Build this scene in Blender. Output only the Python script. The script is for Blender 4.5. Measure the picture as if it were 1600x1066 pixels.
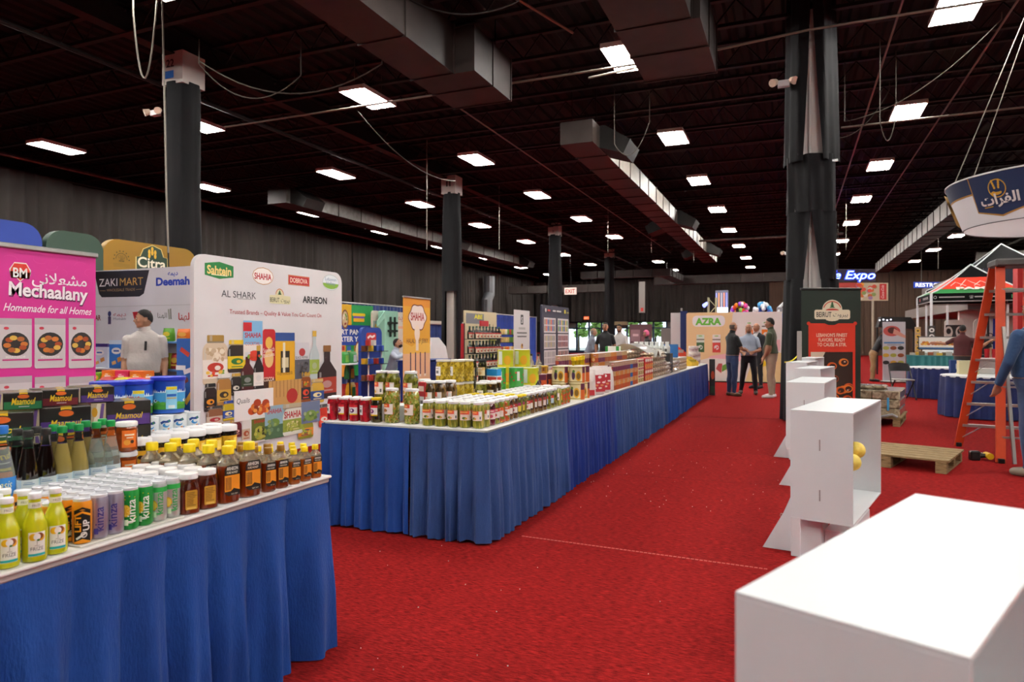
import bpy, bmesh, math, random
import numpy as np
from mathutils import Vector, Matrix, noise as mnoise
R_ = random.Random(7)
PI = math.pi
SC = bpy.context.scene
COL = SC.collection
for o in list(bpy.data.objects):
    bpy.data.objects.remove(o)

# ------------------------------------------------------------------ camera, world, exposure
EYE = 1.38
FPX, CXP, HYP = 1067.0, 800.0, 527.0
YAW = math.atan2(440, FPX)
SN, CS = math.sin(YAW), math.cos(YAW)
cd = bpy.data.cameras.new('camera'); cam = bpy.data.objects.new('camera', cd); COL.objects.link(cam)
cd.sensor_fit = 'HORIZONTAL'; cd.sensor_width = 36.0; cd.lens = FPX * 36 / 1600
cd.shift_y = -(533.0 - HYP) / 1600
cd.clip_start = 0.05; cd.clip_end = 300
cam.location = (0, 0, EYE); cam.rotation_euler = (PI / 2, 0, YAW)
cd.dof.use_dof = True; cd.dof.focus_distance = 4.2; cd.dof.aperture_fstop = 4.5
SC.camera = cam
SC.view_settings.view_transform = 'Standard'; SC.view_settings.look = 'None'
SC.view_settings.gamma = 1.0; SC.view_settings.use_curve_mapping = False
SC.view_settings.exposure = 1.15
LAMP = 82.0          # radiance of the fluorescent tubes
w = bpy.data.worlds.new('daylight'); SC.world = w; w.use_nodes = True
bg = w.node_tree.nodes['Background']; bg.inputs[0].default_value = (0.80, 0.90, 1.0, 1); bg.inputs[1].default_value = 1.2

def ray(u, v):
    a = (u - CXP) / FPX
    return Vector((-SN + a * CS, CS + a * SN, (HYP - v) / FPX))
def pz(u, v, z=0.0):
    r = ray(u, v); return r * ((z - EYE) / r.z) + Vector((0, 0, EYE))
def px(u, v, X):
    r = ray(u, v); return r * (X / r.x) + Vector((0, 0, EYE))
def py(u, v, Y):
    r = ray(u, v); return r * (Y / r.y) + Vector((0, 0, EYE))
def pd(u, v, d):
    return ray(u, v) * d + Vector((0, 0, EYE))

# ------------------------------------------------------------------ materials
def lin(h):
    if not isinstance(h, str): return tuple(h)[:3]
    h = h.lstrip('#')
    c = [int(h[i:i + 2], 16) / 255 for i in (0, 2, 4)]
    return tuple(x / 12.92 if x <= 0.04045 else ((x + 0.055) / 1.055) ** 2.4 for x in c)
MATS = {}
def mat(name, col='#808080', rough=0.5, metal=0.0, coat=0.0, emit=0.0, trans=0.0, alpha=1.0, var=None, bump=None, spec=0.5, sheen=0.0, ior=1.45, stretch=None, ecol=None):
    if name in MATS: return MATS[name]
    m = bpy.data.materials.new(name); m.use_nodes = True
    nt = m.node_tree; b = nt.nodes['Principled BSDF']; c = lin(col)
    b.inputs['Base Color'].default_value = (*c, 1); b.inputs['Roughness'].default_value = rough
    b.inputs['Metallic'].default_value = metal; b.inputs['Coat Weight'].default_value = coat
    b.inputs['Coat Roughness'].default_value = 0.08
    b.inputs['Specular IOR Level'].default_value = spec; b.inputs['IOR'].default_value = ior
    b.inputs['Transmission Weight'].default_value = trans; b.inputs['Alpha'].default_value = alpha
    b.inputs['Sheen Weight'].default_value = sheen
    if emit:
        b.inputs['Emission Color'].default_value = (*(lin(ecol) if ecol else c), 1); b.inputs['Emission Strength'].default_value = emit
    if var or bump:
        tc = nt.nodes.new('ShaderNodeTexCoord'); mp = nt.nodes.new('ShaderNodeMapping')
        nt.links.new(tc.outputs['Object'], mp.inputs[0])
        if stretch: mp.inputs['Scale'].default_value = stretch
    if var:
        c2, sc, kind = var[0], var[1], (var[2] if len(var) > 2 else 'noise')
        rp = nt.nodes.new('ShaderNodeValToRGB')
        if kind == 'vor':
            t = nt.nodes.new('ShaderNodeTexVoronoi'); out = t.outputs['Color']
        else:
            t = nt.nodes.new('ShaderNodeTexNoise'); t.inputs['Detail'].default_value = 4; out = t.outputs[0]
        t.inputs['Scale'].default_value = sc; nt.links.new(mp.outputs[0], t.inputs['Vector'])
        nt.links.new(out, rp.inputs[0])
        cs = [c] + [lin(q) for q in (c2 if isinstance(c2, (list,)) else [c2])]
        el = rp.color_ramp.elements
        lo, hi = (0.0, 0.9) if kind == 'vor' else (0.36, 0.64)
        while len(el) < len(cs): el.new(0.5)
        for i, q in enumerate(cs):
            el[i].position = lo + (hi - lo) * i / max(1, len(cs) - 1); el[i].color = (*q, 1)
        if kind == 'vor': rp.color_ramp.interpolation = 'CONSTANT'
        nt.links.new(rp.outputs[0], b.inputs['Base Color'])
    if bump:
        t2 = nt.nodes.new('ShaderNodeTexNoise'); t2.inputs['Scale'].default_value = bump[0]; t2.inputs['Detail'].default_value = 3
        nt.links.new(mp.outputs[0], t2.inputs['Vector'])
        bn = nt.nodes.new('ShaderNodeBump'); bn.inputs['Strength'].default_value = bump[1]; bn.inputs['Distance'].default_value = 0.02
        nt.links.new(t2.outputs[0], bn.inputs['Height']); nt.links.new(bn.outputs[0], b.inputs['Normal'])
    MATS[name] = m
    return m
def translucent(m, k=.5):
    nt = m.node_tree; b = nt.nodes['Principled BSDF']; out = nt.nodes['Material Output']
    tr = nt.nodes.new('ShaderNodeBsdfTranslucent'); tr.inputs[0].default_value = b.inputs['Base Color'].default_value
    mx = nt.nodes.new('ShaderNodeMixShader'); mx.inputs[0].default_value = k
    nt.links.new(b.outputs[0], mx.inputs[1]); nt.links.new(tr.outputs[0], mx.inputs[2]); nt.links.new(mx.outputs[0], out.inputs[0]); return m
def cm(col, rough=0.55, **k):
    "a printed or painted plain colour"
    key = 'ink_%s_%g' % (col.lstrip('#') if isinstance(col, str) else '_'.join('%.2f' % q for q in col), rough)
    return mat(key, col, rough, **k)
def M(m):
    if isinstance(m, (str, tuple)):
        return MATS[m] if m in MATS else cm(m)
    return m

# ------------------------------------------------------------------ mesh builder
class MB:
    def __init__(s): s.v = []; s.f = []; s.m = []; s.cm = 0
    def add(s, vs, fs):
        n = len(s.v); s.v += [tuple(q) for q in vs]; s.f += [tuple(i + n for i in f) for f in fs]; s.m += [s.cm] * len(fs); return s
    def mat(s, i): s.cm = i; return s
    def box(s, x0, x1, y0, y1, z0, z1):
        return s.add([(x0, y0, z0), (x1, y0, z0), (x1, y1, z0), (x0, y1, z0), (x0, y0, z1), (x1, y0, z1), (x1, y1, z1), (x0, y1, z1)],
                     [(3, 2, 1, 0), (4, 5, 6, 7), (0, 1, 5, 4), (1, 2, 6, 5), (2, 3, 7, 6), (3, 0, 4, 7)])
    def rbox(s, x0, x1, y0, y1, z0, z1, b=0.004):
        "box with bevelled edges"
        b = min(b, (x1 - x0) * .45, (y1 - y0) * .45, (z1 - z0) * .45)
        def ring(i, z): 
            return [(x0 + i, y0 + b, z), (x0 + b, y0 + i, z), (x1 - b, y0 + i, z), (x1 - i, y0 + b, z), (x1 - i, y1 - b, z), (x1 - b, y1 - i, z), (x0 + b, y1 - i, z), (x0 + i, y1 - b, z)]
        def ring_in(z): 
            return [(x0 + b, y0 + b, z)] * 2 + [(x1 - b, y0 + b, z)] * 2 + [(x1 - b, y1 - b, z)] * 2 + [(x0 + b, y1 - b, z)] * 2
        rs = [ring(0, z0 + b), ring(0, z1 - b)]
        vs = rs[0] + rs[1] + [(x0 + b, y0 + b, z0), (x1 - b, y0 + b, z0), (x1 - b, y1 - b, z0), (x0 + b, y1 - b, z0), (x0 + b, y0 + b, z1), (x1 - b, y0 + b, z1), (x1 - b, y1 - b, z1), (x0 + b, y1 - b, z1)]
        fs = [(i, (i + 1) % 8, 8 + (i + 1) % 8, 8 + i) for i in range(8)]
        B, T = 16, 20
        cor = [0, 0, 1, 1, 2, 2, 3, 3]
        for i in range(8):
            j = (i + 1) % 8
            if cor[i] == cor[j]:
                fs.append((j, i, B + cor[i])); fs.append((8 + i, 8 + j, T + cor[i]))
            else:
                fs.append((j, i, B + cor[i], B + cor[j])); fs.append((8 + i, 8 + j, T + cor[j], T + cor[i]))
        fs.append((B + 3, B + 2, B + 1, B)); fs.append((T, T + 1, T + 2, T + 3))
        return s.add(vs, fs)
    def obox(s, c, ax, ay, az):
        "box from centre and three half-axis vectors"
        c, ax, ay, az = map(Vector, (c, ax, ay, az))
        vs = [c + ax * i + ay * j + az * k for k in (-1, 1) for j in (-1, 1) for i in (-1, 1)]
        return s.add(vs, [(0, 2, 3, 1), (4, 5, 7, 6), (0, 1, 5, 4), (1, 3, 7, 5), (3, 2, 6, 7), (2, 0, 4, 6)])
    def bar(s, p0, p1, w, h=None, up=(0, 0, 1)):
        "rectangular bar between two points"
        p0, p1 = Vector(p0), Vector(p1); h = h or w; d = (p1 - p0); L = d.length; d = d / L
        up = Vector(up)
        if abs(d.dot(up)) > .95: up = Vector((1, 0, 0))
        sd = d.cross(up).normalized(); u2 = sd.cross(d)
        return s.obox((p0 + p1) / 2, d * L / 2, sd * w / 2, u2 * h / 2)
    def cyl(s, p0, p1, r0, r1=None, n=12, caps=True):
        r1 = r0 if r1 is None else r1
        p0, p1 = Vector(p0), Vector(p1); d = (p1 - p0).normalized()
        a = d.orthogonal().normalized(); b = d.cross(a)
        vs = []
        for p, r in ((p0, r0), (p1, r1)):
            vs += [p + (a * math.cos(2 * PI * i / n) + b * math.sin(2 * PI * i / n)) * r for i in range(n)]
        fs = [(i, (i + 1) % n, n + (i + 1) % n, n + i) for i in range(n)]
        if caps: fs += [tuple(range(n))[::-1], tuple(range(n, 2 * n))]
        return s.add(vs, fs)
    def lathe(s, prof, n=20, c=(0, 0, 0), a0=0.0, a1=2 * PI, sx=1.0, sy=1.0, caps=True):
        full = abs(a1 - a0 - 2 * PI) < 1e-6; k = n if full else n + 1
        vs = []; 
        for r, z in prof:
            for i in range(k):
                t = a0 + (a1 - a0) * i / n
                vs.append((c[0] + r * math.cos(t) * sx, c[1] + r * math.sin(t) * sy, c[2] + z))
        fs = []
        for j in range(len(prof) - 1):
            for i in range(n):
                i2 = (i + 1) % k
                fs.append((j * k + i, j * k + i2, (j + 1) * k + i2, (j + 1) * k + i))
        if full and caps:
            if prof[0][0] > 1e-6: fs.append(tuple(range(k))[::-1])
            if prof[-1][0] > 1e-6: fs.append(tuple(range((len(prof) - 1) * k, len(prof) * k)))
        return s.add(vs, fs)
    def prism(s, pts, o, xd, yd, th):
        "outline in the plane (o, xd, yd) extruded backwards by th along -normal"
        o, xd, yd = Vector(o), Vector(xd), Vector(yd); n = xd.cross(yd).normalized(); k = len(pts)
        vs = [o + xd * a + yd * b for a, b in pts] + [o + xd * a + yd * b - n * th for a, b in pts]
        fs = [tuple(range(k)), tuple(range(k, 2 * k))[::-1]] + [(i, k + i, k + (i + 1) % k, (i + 1) % k) for i in range(k)]
        return s.add(vs, fs)
    def tube(s, path, r, n=6):
        path = [Vector(p) for p in path]; vs = []; fs = []
        a = None
        for i, p in enumerate(path):
            d = (path[min(i + 1, len(path) - 1)] - path[max(i - 1, 0)]).normalized()
            if a is None: a = d.orthogonal().normalized()
            a = (a - d * a.dot(d)).normalized(); b = d.cross(a)
            rr = r[i] if isinstance(r, (list, tuple)) else r
            vs += [p + (a * math.cos(2 * PI * j / n) + b * math.sin(2 * PI * j / n)) * rr for j in range(n)]
        for i in range(len(path) - 1):
            fs += [(i * n + j, i * n + (j + 1) % n, (i + 1) * n + (j + 1) % n, (i + 1) * n + j) for j in range(n)]
        fs += [tuple(range(n))[::-1], tuple(range((len(path) - 1) * n, len(path) * n))]
        return s.add(vs, fs)
    def ball(s, c, rx, ry=None, rz=None, n=12, k=8):
        ry = rx if ry is None else ry; rz = rx if rz is None else rz
        vs = [(c[0], c[1], c[2] - rz)]
        for j in range(1, k):
            t = -PI / 2 + PI * j / k
            vs += [(c[0] + rx * math.cos(t) * math.cos(2 * PI * i / n), c[1] + ry * math.cos(t) * math.sin(2 * PI * i / n), c[2] + rz * math.sin(t)) for i in range(n)]
        vs.append((c[0], c[1], c[2] + rz)); e = len(vs) - 1
        fs = [(0, 1 + (i + 1) % n, 1 + i) for i in range(n)]
        for j in range(k - 2):
            fs += [(1 + j * n + i, 1 + j * n + (i + 1) % n, 1 + (j + 1) * n + (i + 1) % n, 1 + (j + 1) * n + i) for i in range(n)]
        fs += [(1 + (k - 2) * n + i, 1 + (k - 2) * n + (i + 1) % n, e) for i in range(n)]
        return s.add(vs, fs)
    def grid(s, f, nu, nv):
        vs = [f(i / nu, j / nv) for j in range(nv + 1) for i in range(nu + 1)]
        fs = [(j * (nu + 1) + i, j * (nu + 1) + i + 1, (j + 1) * (nu + 1) + i + 1, (j + 1) * (nu + 1) + i) for j in range(nv) for i in range(nu)]
        return s.add(vs, fs)
    def mesh(s, name, mats, smooth=35):
        me = bpy.data.meshes.new(name); me.from_pydata(s.v, [], s.f)
        for m in (mats if isinstance(mats, (list, tuple)) else [mats]): me.materials.append(M(m))
        if max(s.m, default=0) > 0: me.polygons.foreach_set('material_index', s.m)
        if smooth:
            me.polygons.foreach_set('use_smooth', [True] * len(me.polygons)); me.set_sharp_from_angle(angle=math.radians(smooth))
        me.update(); return me
    def build(s, name, mats, parent=None, loc=None, rz=0.0, smooth=35):
        return link(name, s.mesh(name, mats, smooth), parent, loc, rz)
def link(name, data, parent=None, loc=None, rz=0.0):
    o = bpy.data.objects.new(name, data); COL.objects.link(o)
    if parent is not None: o.parent = parent
    if loc is not None: o.location = loc
    if rz: o.rotation_euler = (0, 0, rz)
    return o
def tag(o, label=None, cat=None, group=None, kind=None):
    if label: o['label'] = label
    if cat: o['category'] = cat
    if group: o['group'] = group
    if kind: o['kind'] = kind
    return o
def thing(name, label, cat, loc=(0, 0, 0), rz=0.0, group=None):
    return tag(link(name, None, None, loc, rz), label, cat, group)
def struct(o): o['kind'] = 'structure'; return o
def copy_tree(o, parent=None):
    c = o.copy(); COL.objects.link(c); c.parent = parent
    for ch in o.children: copy_tree(ch, c)
    return c
ORD = 'first second third fourth fifth sixth seventh eighth ninth tenth eleventh twelfth'.split() + ['%dth' % i for i in range(13, 21)] + ['21st', '22nd', '23rd'] + ['%dth' % i for i in range(24, 31)] + ['31st', '32nd', '33rd'] + ['%dth' % i for i in range(34, 40)]
class Proto:
    "a thing built once; put() moves it the first time and copies it afterwards"
    def __init__(s, root): s.root = root; s.used = False; s.base = root.get('label', ''); root.location = (0, 0, -50)
    def put(s, x, y, z, rz=0.0, label=None, group=None, sc=None, suf=None):
        o = copy_tree(s.root) if s.used else s.root; s.used = True
        o.location = (x, y, z); o.rotation_euler = (0, 0, rz)
        if sc: o.scale = (sc, sc, sc) if not isinstance(sc, tuple) else sc
        if label: o['label'] = label
        if suf: o['label'] = s.base + ', ' + suf
        if group: o['group'] = group
        return o

# ------------------------------------------------------------------ flat print: lettering, logos, pictures
_TX = {}
TS = bpy.data.scenes.new('workbench')      # scratch scene so that evaluating one shape does not touch the whole hall
def baked(o):
    TS.collection.objects.link(o); vl = TS.view_layers[0]; vl.update(); dg = vl.depsgraph
    return bpy.data.meshes.new_from_object(o.evaluated_get(dg))
def text_geo(s, bold=0.0, shear=0.0):
    k = (s, bold, shear)
    if k in _TX: return _TX[k]
    c = bpy.data.curves.new('lettering', 'FONT'); c.body = s; c.resolution_u = 3; c.offset = bold; c.shear = shear
    o = bpy.data.objects.new('lettering', c)
    me = baked(o)
    vs = [(v.co.x, v.co.y) for v in me.vertices]; fs = [tuple(p.vertices) for p in me.polygons]
    bpy.data.objects.remove(o); bpy.data.curves.remove(c); bpy.data.meshes.remove(me)
    x0 = min((v[0] for v in vs), default=0); x1 = max((v[0] for v in vs), default=1)
    _TX[k] = (vs, fs, x0, x1); return _TX[k]
class Art:
    "coloured flat shapes in a plane, every one a little prouder than the one before"
    def __init__(s, dz=0.0004, z0=0.0006): s.v = []; s.f = []; s.m = []; s.mats = []; s.z = z0; s.dz = .00004 if dz <= .0004 else .00006 if dz <= .001 else .00015; s.ox = s.oy = 0.0; s.k = 1.0
    def _mi(s, c):
        c = M(c)
        if c not in s.mats: s.mats.append(c)
        return s.mats.index(c)
    def at(s, ox, oy, k=1.0): s.ox, s.oy, s.k = ox, oy, k; return s
    def raw(s, vs, fs, c):
        n = len(s.v); s.v += [(s.ox + a * s.k, s.oy + b * s.k, s.z) for a, b in vs]
        s.f += [tuple(i + n for i in f) for f in fs]; s.m += [s._mi(c)] * len(fs); s.z += s.dz; return s
    def poly(s, pts, c): return s.raw(pts, [tuple(range(len(pts)))], c)
    def rect(s, x0, y0, x1, y1, c, n=1):
        xs = [x0 + (x1 - x0) * i / n for i in range(n + 1)]
        return s.raw([(x, y) for y in (y0, y1) for x in xs], [(i, i + 1, n + 2 + i, n + 1 + i) for i in range(n)], c)
    def ell(s, cx, cy, rx, ry, c, n=20, a0=0, a1=2 * PI):
        e = n if abs(a1 - a0 - 2 * PI) < 1e-6 else n + 1
        return s.poly([(cx + rx * math.cos(a0 + (a1 - a0) * i / n), cy + ry * math.sin(a0 + (a1 - a0) * i / n)) for i in range(e)], c)
    def ring(s, cx, cy, rx, ry, t, c, n=24, a0=0, a1=2 * PI):
        vs = []; 
        for i in range(n + 1):
            a = a0 + (a1 - a0) * i / n
            vs += [(cx + rx * math.cos(a), cy + ry * math.sin(a)), (cx + (rx - t) * math.cos(a), cy + (ry - t) * math.sin(a))]
        return s.raw(vs, [(2 * i, 2 * i + 2, 2 * i + 3, 2 * i + 1) for i in range(n)], c)
    def rrect(s, x0, y0, x1, y1, r, c, n=4): return s.poly(rr(x0, y0, x1, y1, r, n), c)
    def line(s, pts, t, c):
        vs = []; 
        for i, (x, y) in enumerate(pts):
            a = pts[max(0, i - 1)]; b = pts[min(len(pts) - 1, i + 1)]
            dx, dy = b[0] - a[0], b[1] - a[1]; L = math.hypot(dx, dy) or 1
            vs += [(x - dy / L * t / 2, y + dx / L * t / 2), (x + dy / L * t / 2, y - dx / L * t / 2)]
        return s.raw(vs, [(2 * i, 2 * i + 1, 2 * i + 3, 2 * i + 2) for i in range(len(pts) - 1)], c)
    def text(s, t, x, y, h, c, al='c', bold=0.0, shear=0.0, w=None, rot=0.0):
        vs, fs, x0, x1 = text_geo(t, bold, shear)
        k = h / 0.70; kx = k if w is None else w / max(1e-6, (x1 - x0))
        off = {'c': -(x0 + x1) / 2, 'l': -x0, 'r': -x1}[al]
        ca, sa = math.cos(rot), math.sin(rot)
        out = []
        for a, b in vs:
            a = (a + off) * kx; b = b * k
            out.append((x + a * ca - b * sa, y + a * sa + b * ca))
        return s.raw(out, fs, c)
    def mesh(s, name, o=(0, 0, 0), xd=(1, 0, 0), yd=(0, 0, 1), bend=None, face=-PI / 2, prof=None):
        me = bpy.data.meshes.new(name); fs, mi = s.f, s.m
        if bend:
            vs = []; bm = bmesh.new(); bv = [bm.verts.new(v) for v in s.v]
            for f, m_ in zip(s.f, s.m):
                if len(set(f)) > 2:
                    try: bm.faces.new([bv[i] for i in f]).material_index = m_
                    except ValueError: pass
            st = bend * (.08 if bend < .5 else .04); x0, x1 = min(v[0] for v in s.v), max(v[0] for v in s.v)
            for q in range(int(math.floor(x0 / st)), int(x1 / st) + 1):
                bmesh.ops.bisect_plane(bm, geom=bm.verts[:] + bm.edges[:] + bm.faces[:], dist=1e-7, plane_co=(q * st, 0, 0), plane_no=(1, 0, 0))
            bm.verts.index_update(); fs = [tuple(v.index for v in f.verts) for f in bm.faces]; mi = [f.material_index for f in bm.faces]; flat = [tuple(v.co) for v in bm.verts]; bm.free()
            for x, y, z in flat:
                r = (prof(y) if prof else bend) + z; t = face + x / bend
                vs.append((r * math.cos(t), r * math.sin(t), y))
        else:
            o, xd, yd = Vector(o), Vector(xd), Vector(yd); n = xd.cross(yd).normalized()
            vs = [o + xd * x + yd * y + n * z for x, y, z in s.v]
        me.from_pydata(vs, [], fs)
        for m in s.mats: me.materials.append(m)
        me.polygons.foreach_set('material_index', mi); me.update()
        return me
    def build(s, name, parent=None, **k):
        return link(name, s.mesh(name, **k), parent)
def rr(x0, y0, x1, y1, r, n=4):
    if not isinstance(r, (tuple, list)): r = (r,) * 4
    out = []
    for (cx, cy, q, a) in ((x1, y0, r[1], -PI / 2), (x1, y1, r[2], 0), (x0, y1, r[3], PI / 2), (x0, y0, r[0], PI)):
        sx = 1 if cx == x0 else -1; sy = 1 if cy == y0 else -1
        if q <= 0: out.append((cx, cy)); continue
        for i in range(n + 1):
            t = a + PI / 2 * i / n
            out.append((cx + sx * q + q * math.cos(t), cy + sy * q + q * math.sin(t)))
    return out
FX, FY = (0, 1, 0), (0, 0, 1)      # picture axes of a wall that faces the aisle (+X)
# ------------------------------------------------------------------ materials of the hall
mat('carpet', '#8a1f1f', 0.95, var=(['#952221', '#801b1b', '#9d2423'], 9.0), stretch=(1.0, 5.0, 1), bump=(60, .5), spec=.05)
# finer pile pattern over the carpet
def _carpet():
    nt = MATS['carpet'].node_tree; b = nt.nodes['Principled BSDF']
    old = b.inputs['Base Color'].links[0].from_socket
    tc = nt.nodes.new('ShaderNodeTexCoord'); mp = nt.nodes.new('ShaderNodeMapping'); mp.inputs['Scale'].default_value = (26, 150, 1)
    t = nt.nodes.new('ShaderNodeTexNoise'); t.inputs['Scale'].default_value = 1; t.inputs['Detail'].default_value = 2
    rp = nt.nodes.new('ShaderNodeValToRGB'); rp.color_ramp.elements[0].position = .35; rp.color_ramp.elements[1].position = .62
    rp.color_ramp.elements[0].color = (.42, .30, .34, 1); rp.color_ramp.elements[1].color = (1.12, 1.0, 1.0, 1)
    mx = nt.nodes.new('ShaderNodeMix'); mx.data_type = 'RGBA'; mx.blend_type = 'MULTIPLY'; mx.inputs[0].default_value = .8
    nt.links.new(tc.outputs['Object'], mp.inputs[0]); nt.links.new(mp.outputs[0], t.inputs['Vector']); nt.links.new(t.outputs[0], rp.inputs[0])
    nt.links.new(old, mx.inputs[6]); nt.links.new(rp.outputs[0], mx.inputs[7]); nt.links.new(mx.outputs[2], b.inputs['Base Color'])
_carpet()
mat('deck', '#171615', 0.75, var=('#121211', 1.5), spec=.25)
mat('black_steel', '#1d1a18', 0.55, spec=.3, var=('#151311', 3))
mat('duct_bounce_brown', '#38302d', 0.55, var=('#2e2724', 2.0), spec=.35)  # red bounce from the carpet is put into this brown
mat('duct_lit_flank', '#6e675f', 0.5, metal=.3, var=('#5c564f', 2.5))  # light falling on the duct flank is put into this paler colour
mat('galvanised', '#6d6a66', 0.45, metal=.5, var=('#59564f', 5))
mat('drape_black', '#3a3633', 0.85, var=('#322e2c', .7), bump=(6, .25), spec=.2, stretch=(1, 1, .3))
mat('drape_column', '#1b1b1d', 0.8, var=('#151517', 1.5), bump=(5, .2), spec=.2, stretch=(1, 1, .3))
mat('wall_dark', '#1c1a19', 0.9)
mat('wall_brown', '#5a4434', 0.7, var=('#49362a', 3.0), stretch=(6, 6, .15))
mat('wall_grey', '#6b6661', 0.8, var=('#5d5854', 1.2))
mat('column_white', '#b9b2ab', 0.6)
mat('conduit', '#8c867a', 0.5, metal=.4)
mat('cable', '#4a463f', 0.6)
mat('tube', '#ffffff', 0.5, emit=LAMP, ecol=(1.0, .965, .92))
mat('reflector', '#e8e6e0', 0.35)
mat('white_plastic', '#eaeef0', 0.38, var=('#e5e9eb', 3))
mat('white_cloth', '#e4e0dc', 0.8, bump=(20, .2))
mat('skirt_royal', '#1f4893', 0.7, var=('#1a3e84', 7), bump=(140, .3), sheen=.06, spec=.2, stretch=(1, 1, .3))
mat('skirt_steel', '#334d82', 0.7, var=('#2c4476', 6), bump=(140, .3), sheen=.06, spec=.2, stretch=(1, 1, .3))
mat('skirt_navy', '#1b3380', 0.65, var=('#162b6e', 6), bump=(140, .3), sheen=.06, spec=.2, stretch=(1, 1, .3))
mat('wood_pallet', '#86704c', 0.8, var=(['#988058', '#6c5838'], 7), stretch=(1, 8, 8), bump=(30, .4))
mat('glass', '#f4faf8', 0.02, trans=1.0, ior=1.08, spec=.5, coat=.6)
mat('pane_glass', '#dfe9ea', 0.02, trans=1.0, ior=1.05)
mat('chrome', '#d8d8d8', 0.22, metal=1.0)
mat('aluminium', '#b4b2ae', 0.35, metal=.85)
mat('black_plastic', '#141414', 0.4)

# ------------------------------------------------------------------ the setting
ZC = 7.15
fl = struct(MB().box(-24, 26, -6, 60, -.1, 0).build('floor', 'carpet'))
mat('seam', '#c0645c', .9)
for i, (a, b, wd) in enumerate([(pz(815, 838), pz(1200, 890), .012), (pz(1040, 703), pz(1232, 713), .008), (pz(1050, 651), pz(1230, 655), .008), (pz(880, 735), pz(1232, 760), .004)]):
    mb = MB(); n = 60
    for k in range(n):
        p = a.lerp(b, (k + .1) / n); q = a.lerp(b, (k + .85) / n)
        mb.bar((p.x, p.y, .0012), (q.x, q.y, .0012), wd, .002)
    mb.build('seam', 'seam' if i in (0,) else mat('seam_dark', '#7c1416', .9), fl)
# litter on the carpet
mb = MB()
for k in range(100):
    u, v = (R_.uniform(900, 1225), R_.uniform(660, 800)) if k < 82 else (R_.uniform(540, 1140), R_.uniform(850, 1060))
    p = pz(u, v); r = R_.uniform(.001, .003); a = R_.uniform(0, PI)
    mb.obox((p.x, p.y, .002), (r * math.cos(a), r * math.sin(a), 0), (-r * .6 * math.sin(a), r * .6 * math.cos(a), 0), (0, 0, .0018))
tag(mb.build('carpet_litter', mat('litter', '#d8d2c4', .8)), 'tiny pale crumbs and paper bits scattered over the red carpet', 'litter', kind='stuff')
# ceiling: ribbed deck, joists, girders
mb = MB(); prof = []; x = -24.0
while x < 26:
    prof += [(x, ZC), (x + .12, ZC), (x + .17, ZC + .06), (x + .27, ZC + .06), (x + .32, ZC)]; x += .32
vs = [(a, y, b) for y in (-6, 60) for a, b in prof]; n = len(prof)
mb.add(vs, [(i, n + i, n + i + 1, i + 1) for i in range(n - 1)])
mb.box(-24, 26, -6, 60, ZC + .07, ZC + .15)
ceil = struct(mb.build('ceiling', 'deck'))
mb = MB()
mb.box(-24, 26, -.05, .05, ZC - .06, ZC - .005); mb.box(-24, 26, -.05, .05, ZC - .52, ZC - .46)
x = -24.0
while x < 25.5:
    mb.bar((x, 0, ZC - .06), (x + .35, 0, ZC - .47), .025); mb.bar((x + .35, 0, ZC - .47), (x + .7, 0, ZC - .06), .025); x += .7
jm = mb.mesh('joist', 'black_steel', 0)
y = 1.0
while y < 58:
    link('joist', jm, ceil, (0, y, 0)); y += 1.85
for X in (-10.75, .3, 11.3):
    mb = MB(); g0 = 12.3 if X == .3 else -6; mb.box(X - .12, X + .12, g0, 58, ZC - .06, ZC - .03); mb.box(X - .12, X + .12, g0, 58, ZC - .5, ZC - .47); mb.box(X - .015, X + .015, g0, 58, ZC - .47, ZC - .06)
    mb.build('girder', 'black_steel', ceil, smooth=0)
# walls
struct(MB().box(-22.6, -22.3, -6, 60, 0, ZC + .1).build('wall_left', 'wall_dark'))
struct(MB().box(26, 26.3, -6, 60, 0, ZC + .1).build('wall_right', 'wall_dark'))
struct(MB().box(-24, 26, -6.3, -6, 0, ZC + .1).build('wall_front', 'wall_dark'))
YB = 58.0
bx0, bx1 = py(880, 520, YB).x, py(1062, 520, YB).x
mb = MB(); mb.box(-22.3, bx0, YB + .35, YB + .6, 0, ZC + .1); mb.box(bx0, bx1, YB + .35, YB + .6, 2.75, ZC + .1); mb.box(bx1, 26, YB + .35, YB + .6, 0, ZC + .1)
struct(mb.build('wall_back', 'wall_dark'))
# storefront doors and windows in the back wall with daylight and trees outside
nb = 9
for i in range(nb):
    xa = bx0 + (bx1 - bx0) * i / nb; xb = bx0 + (bx1 - bx0) * (i + 1) / nb
    mb = MB(); t = .07
    mb.box(xa, xa + t, YB + .38, YB + .5, 0, 2.75); mb.box(xb - t, xb, YB + .38, YB + .5, 0, 2.75)
    mb.box(xa, xb, YB + .38, YB + .5, 2.66, 2.75); mb.box(xa, xb, YB + .38, YB + .5, 2.12, 2.22); mb.box(xa, xb, YB + .38, YB + .5, 0, .2)
    o = struct(mb.build('window_%d' % (i + 1), mat('door_frame', '#27364f', .5)))
    MB().box(xa + t, xb - t, YB + .43, YB + .44, .2, 2.12).build('pane', 'pane_glass', o)
    MB().box(xa + t, xb - t, YB + .43, YB + .44, 2.22, 2.66).build('pane', 'pane_glass' if i % 4 else 'wall_grey', o)
struct(MB().box(-26, 4, YB + .6, 90, -.12, -.02).build('pavement_outside', mat('pavement', '#a9a59c', .9)))
mat('leaf', '#6f9440', .6, var=(['#93b455', '#4d7030'], 3), trans=.0)
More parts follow.
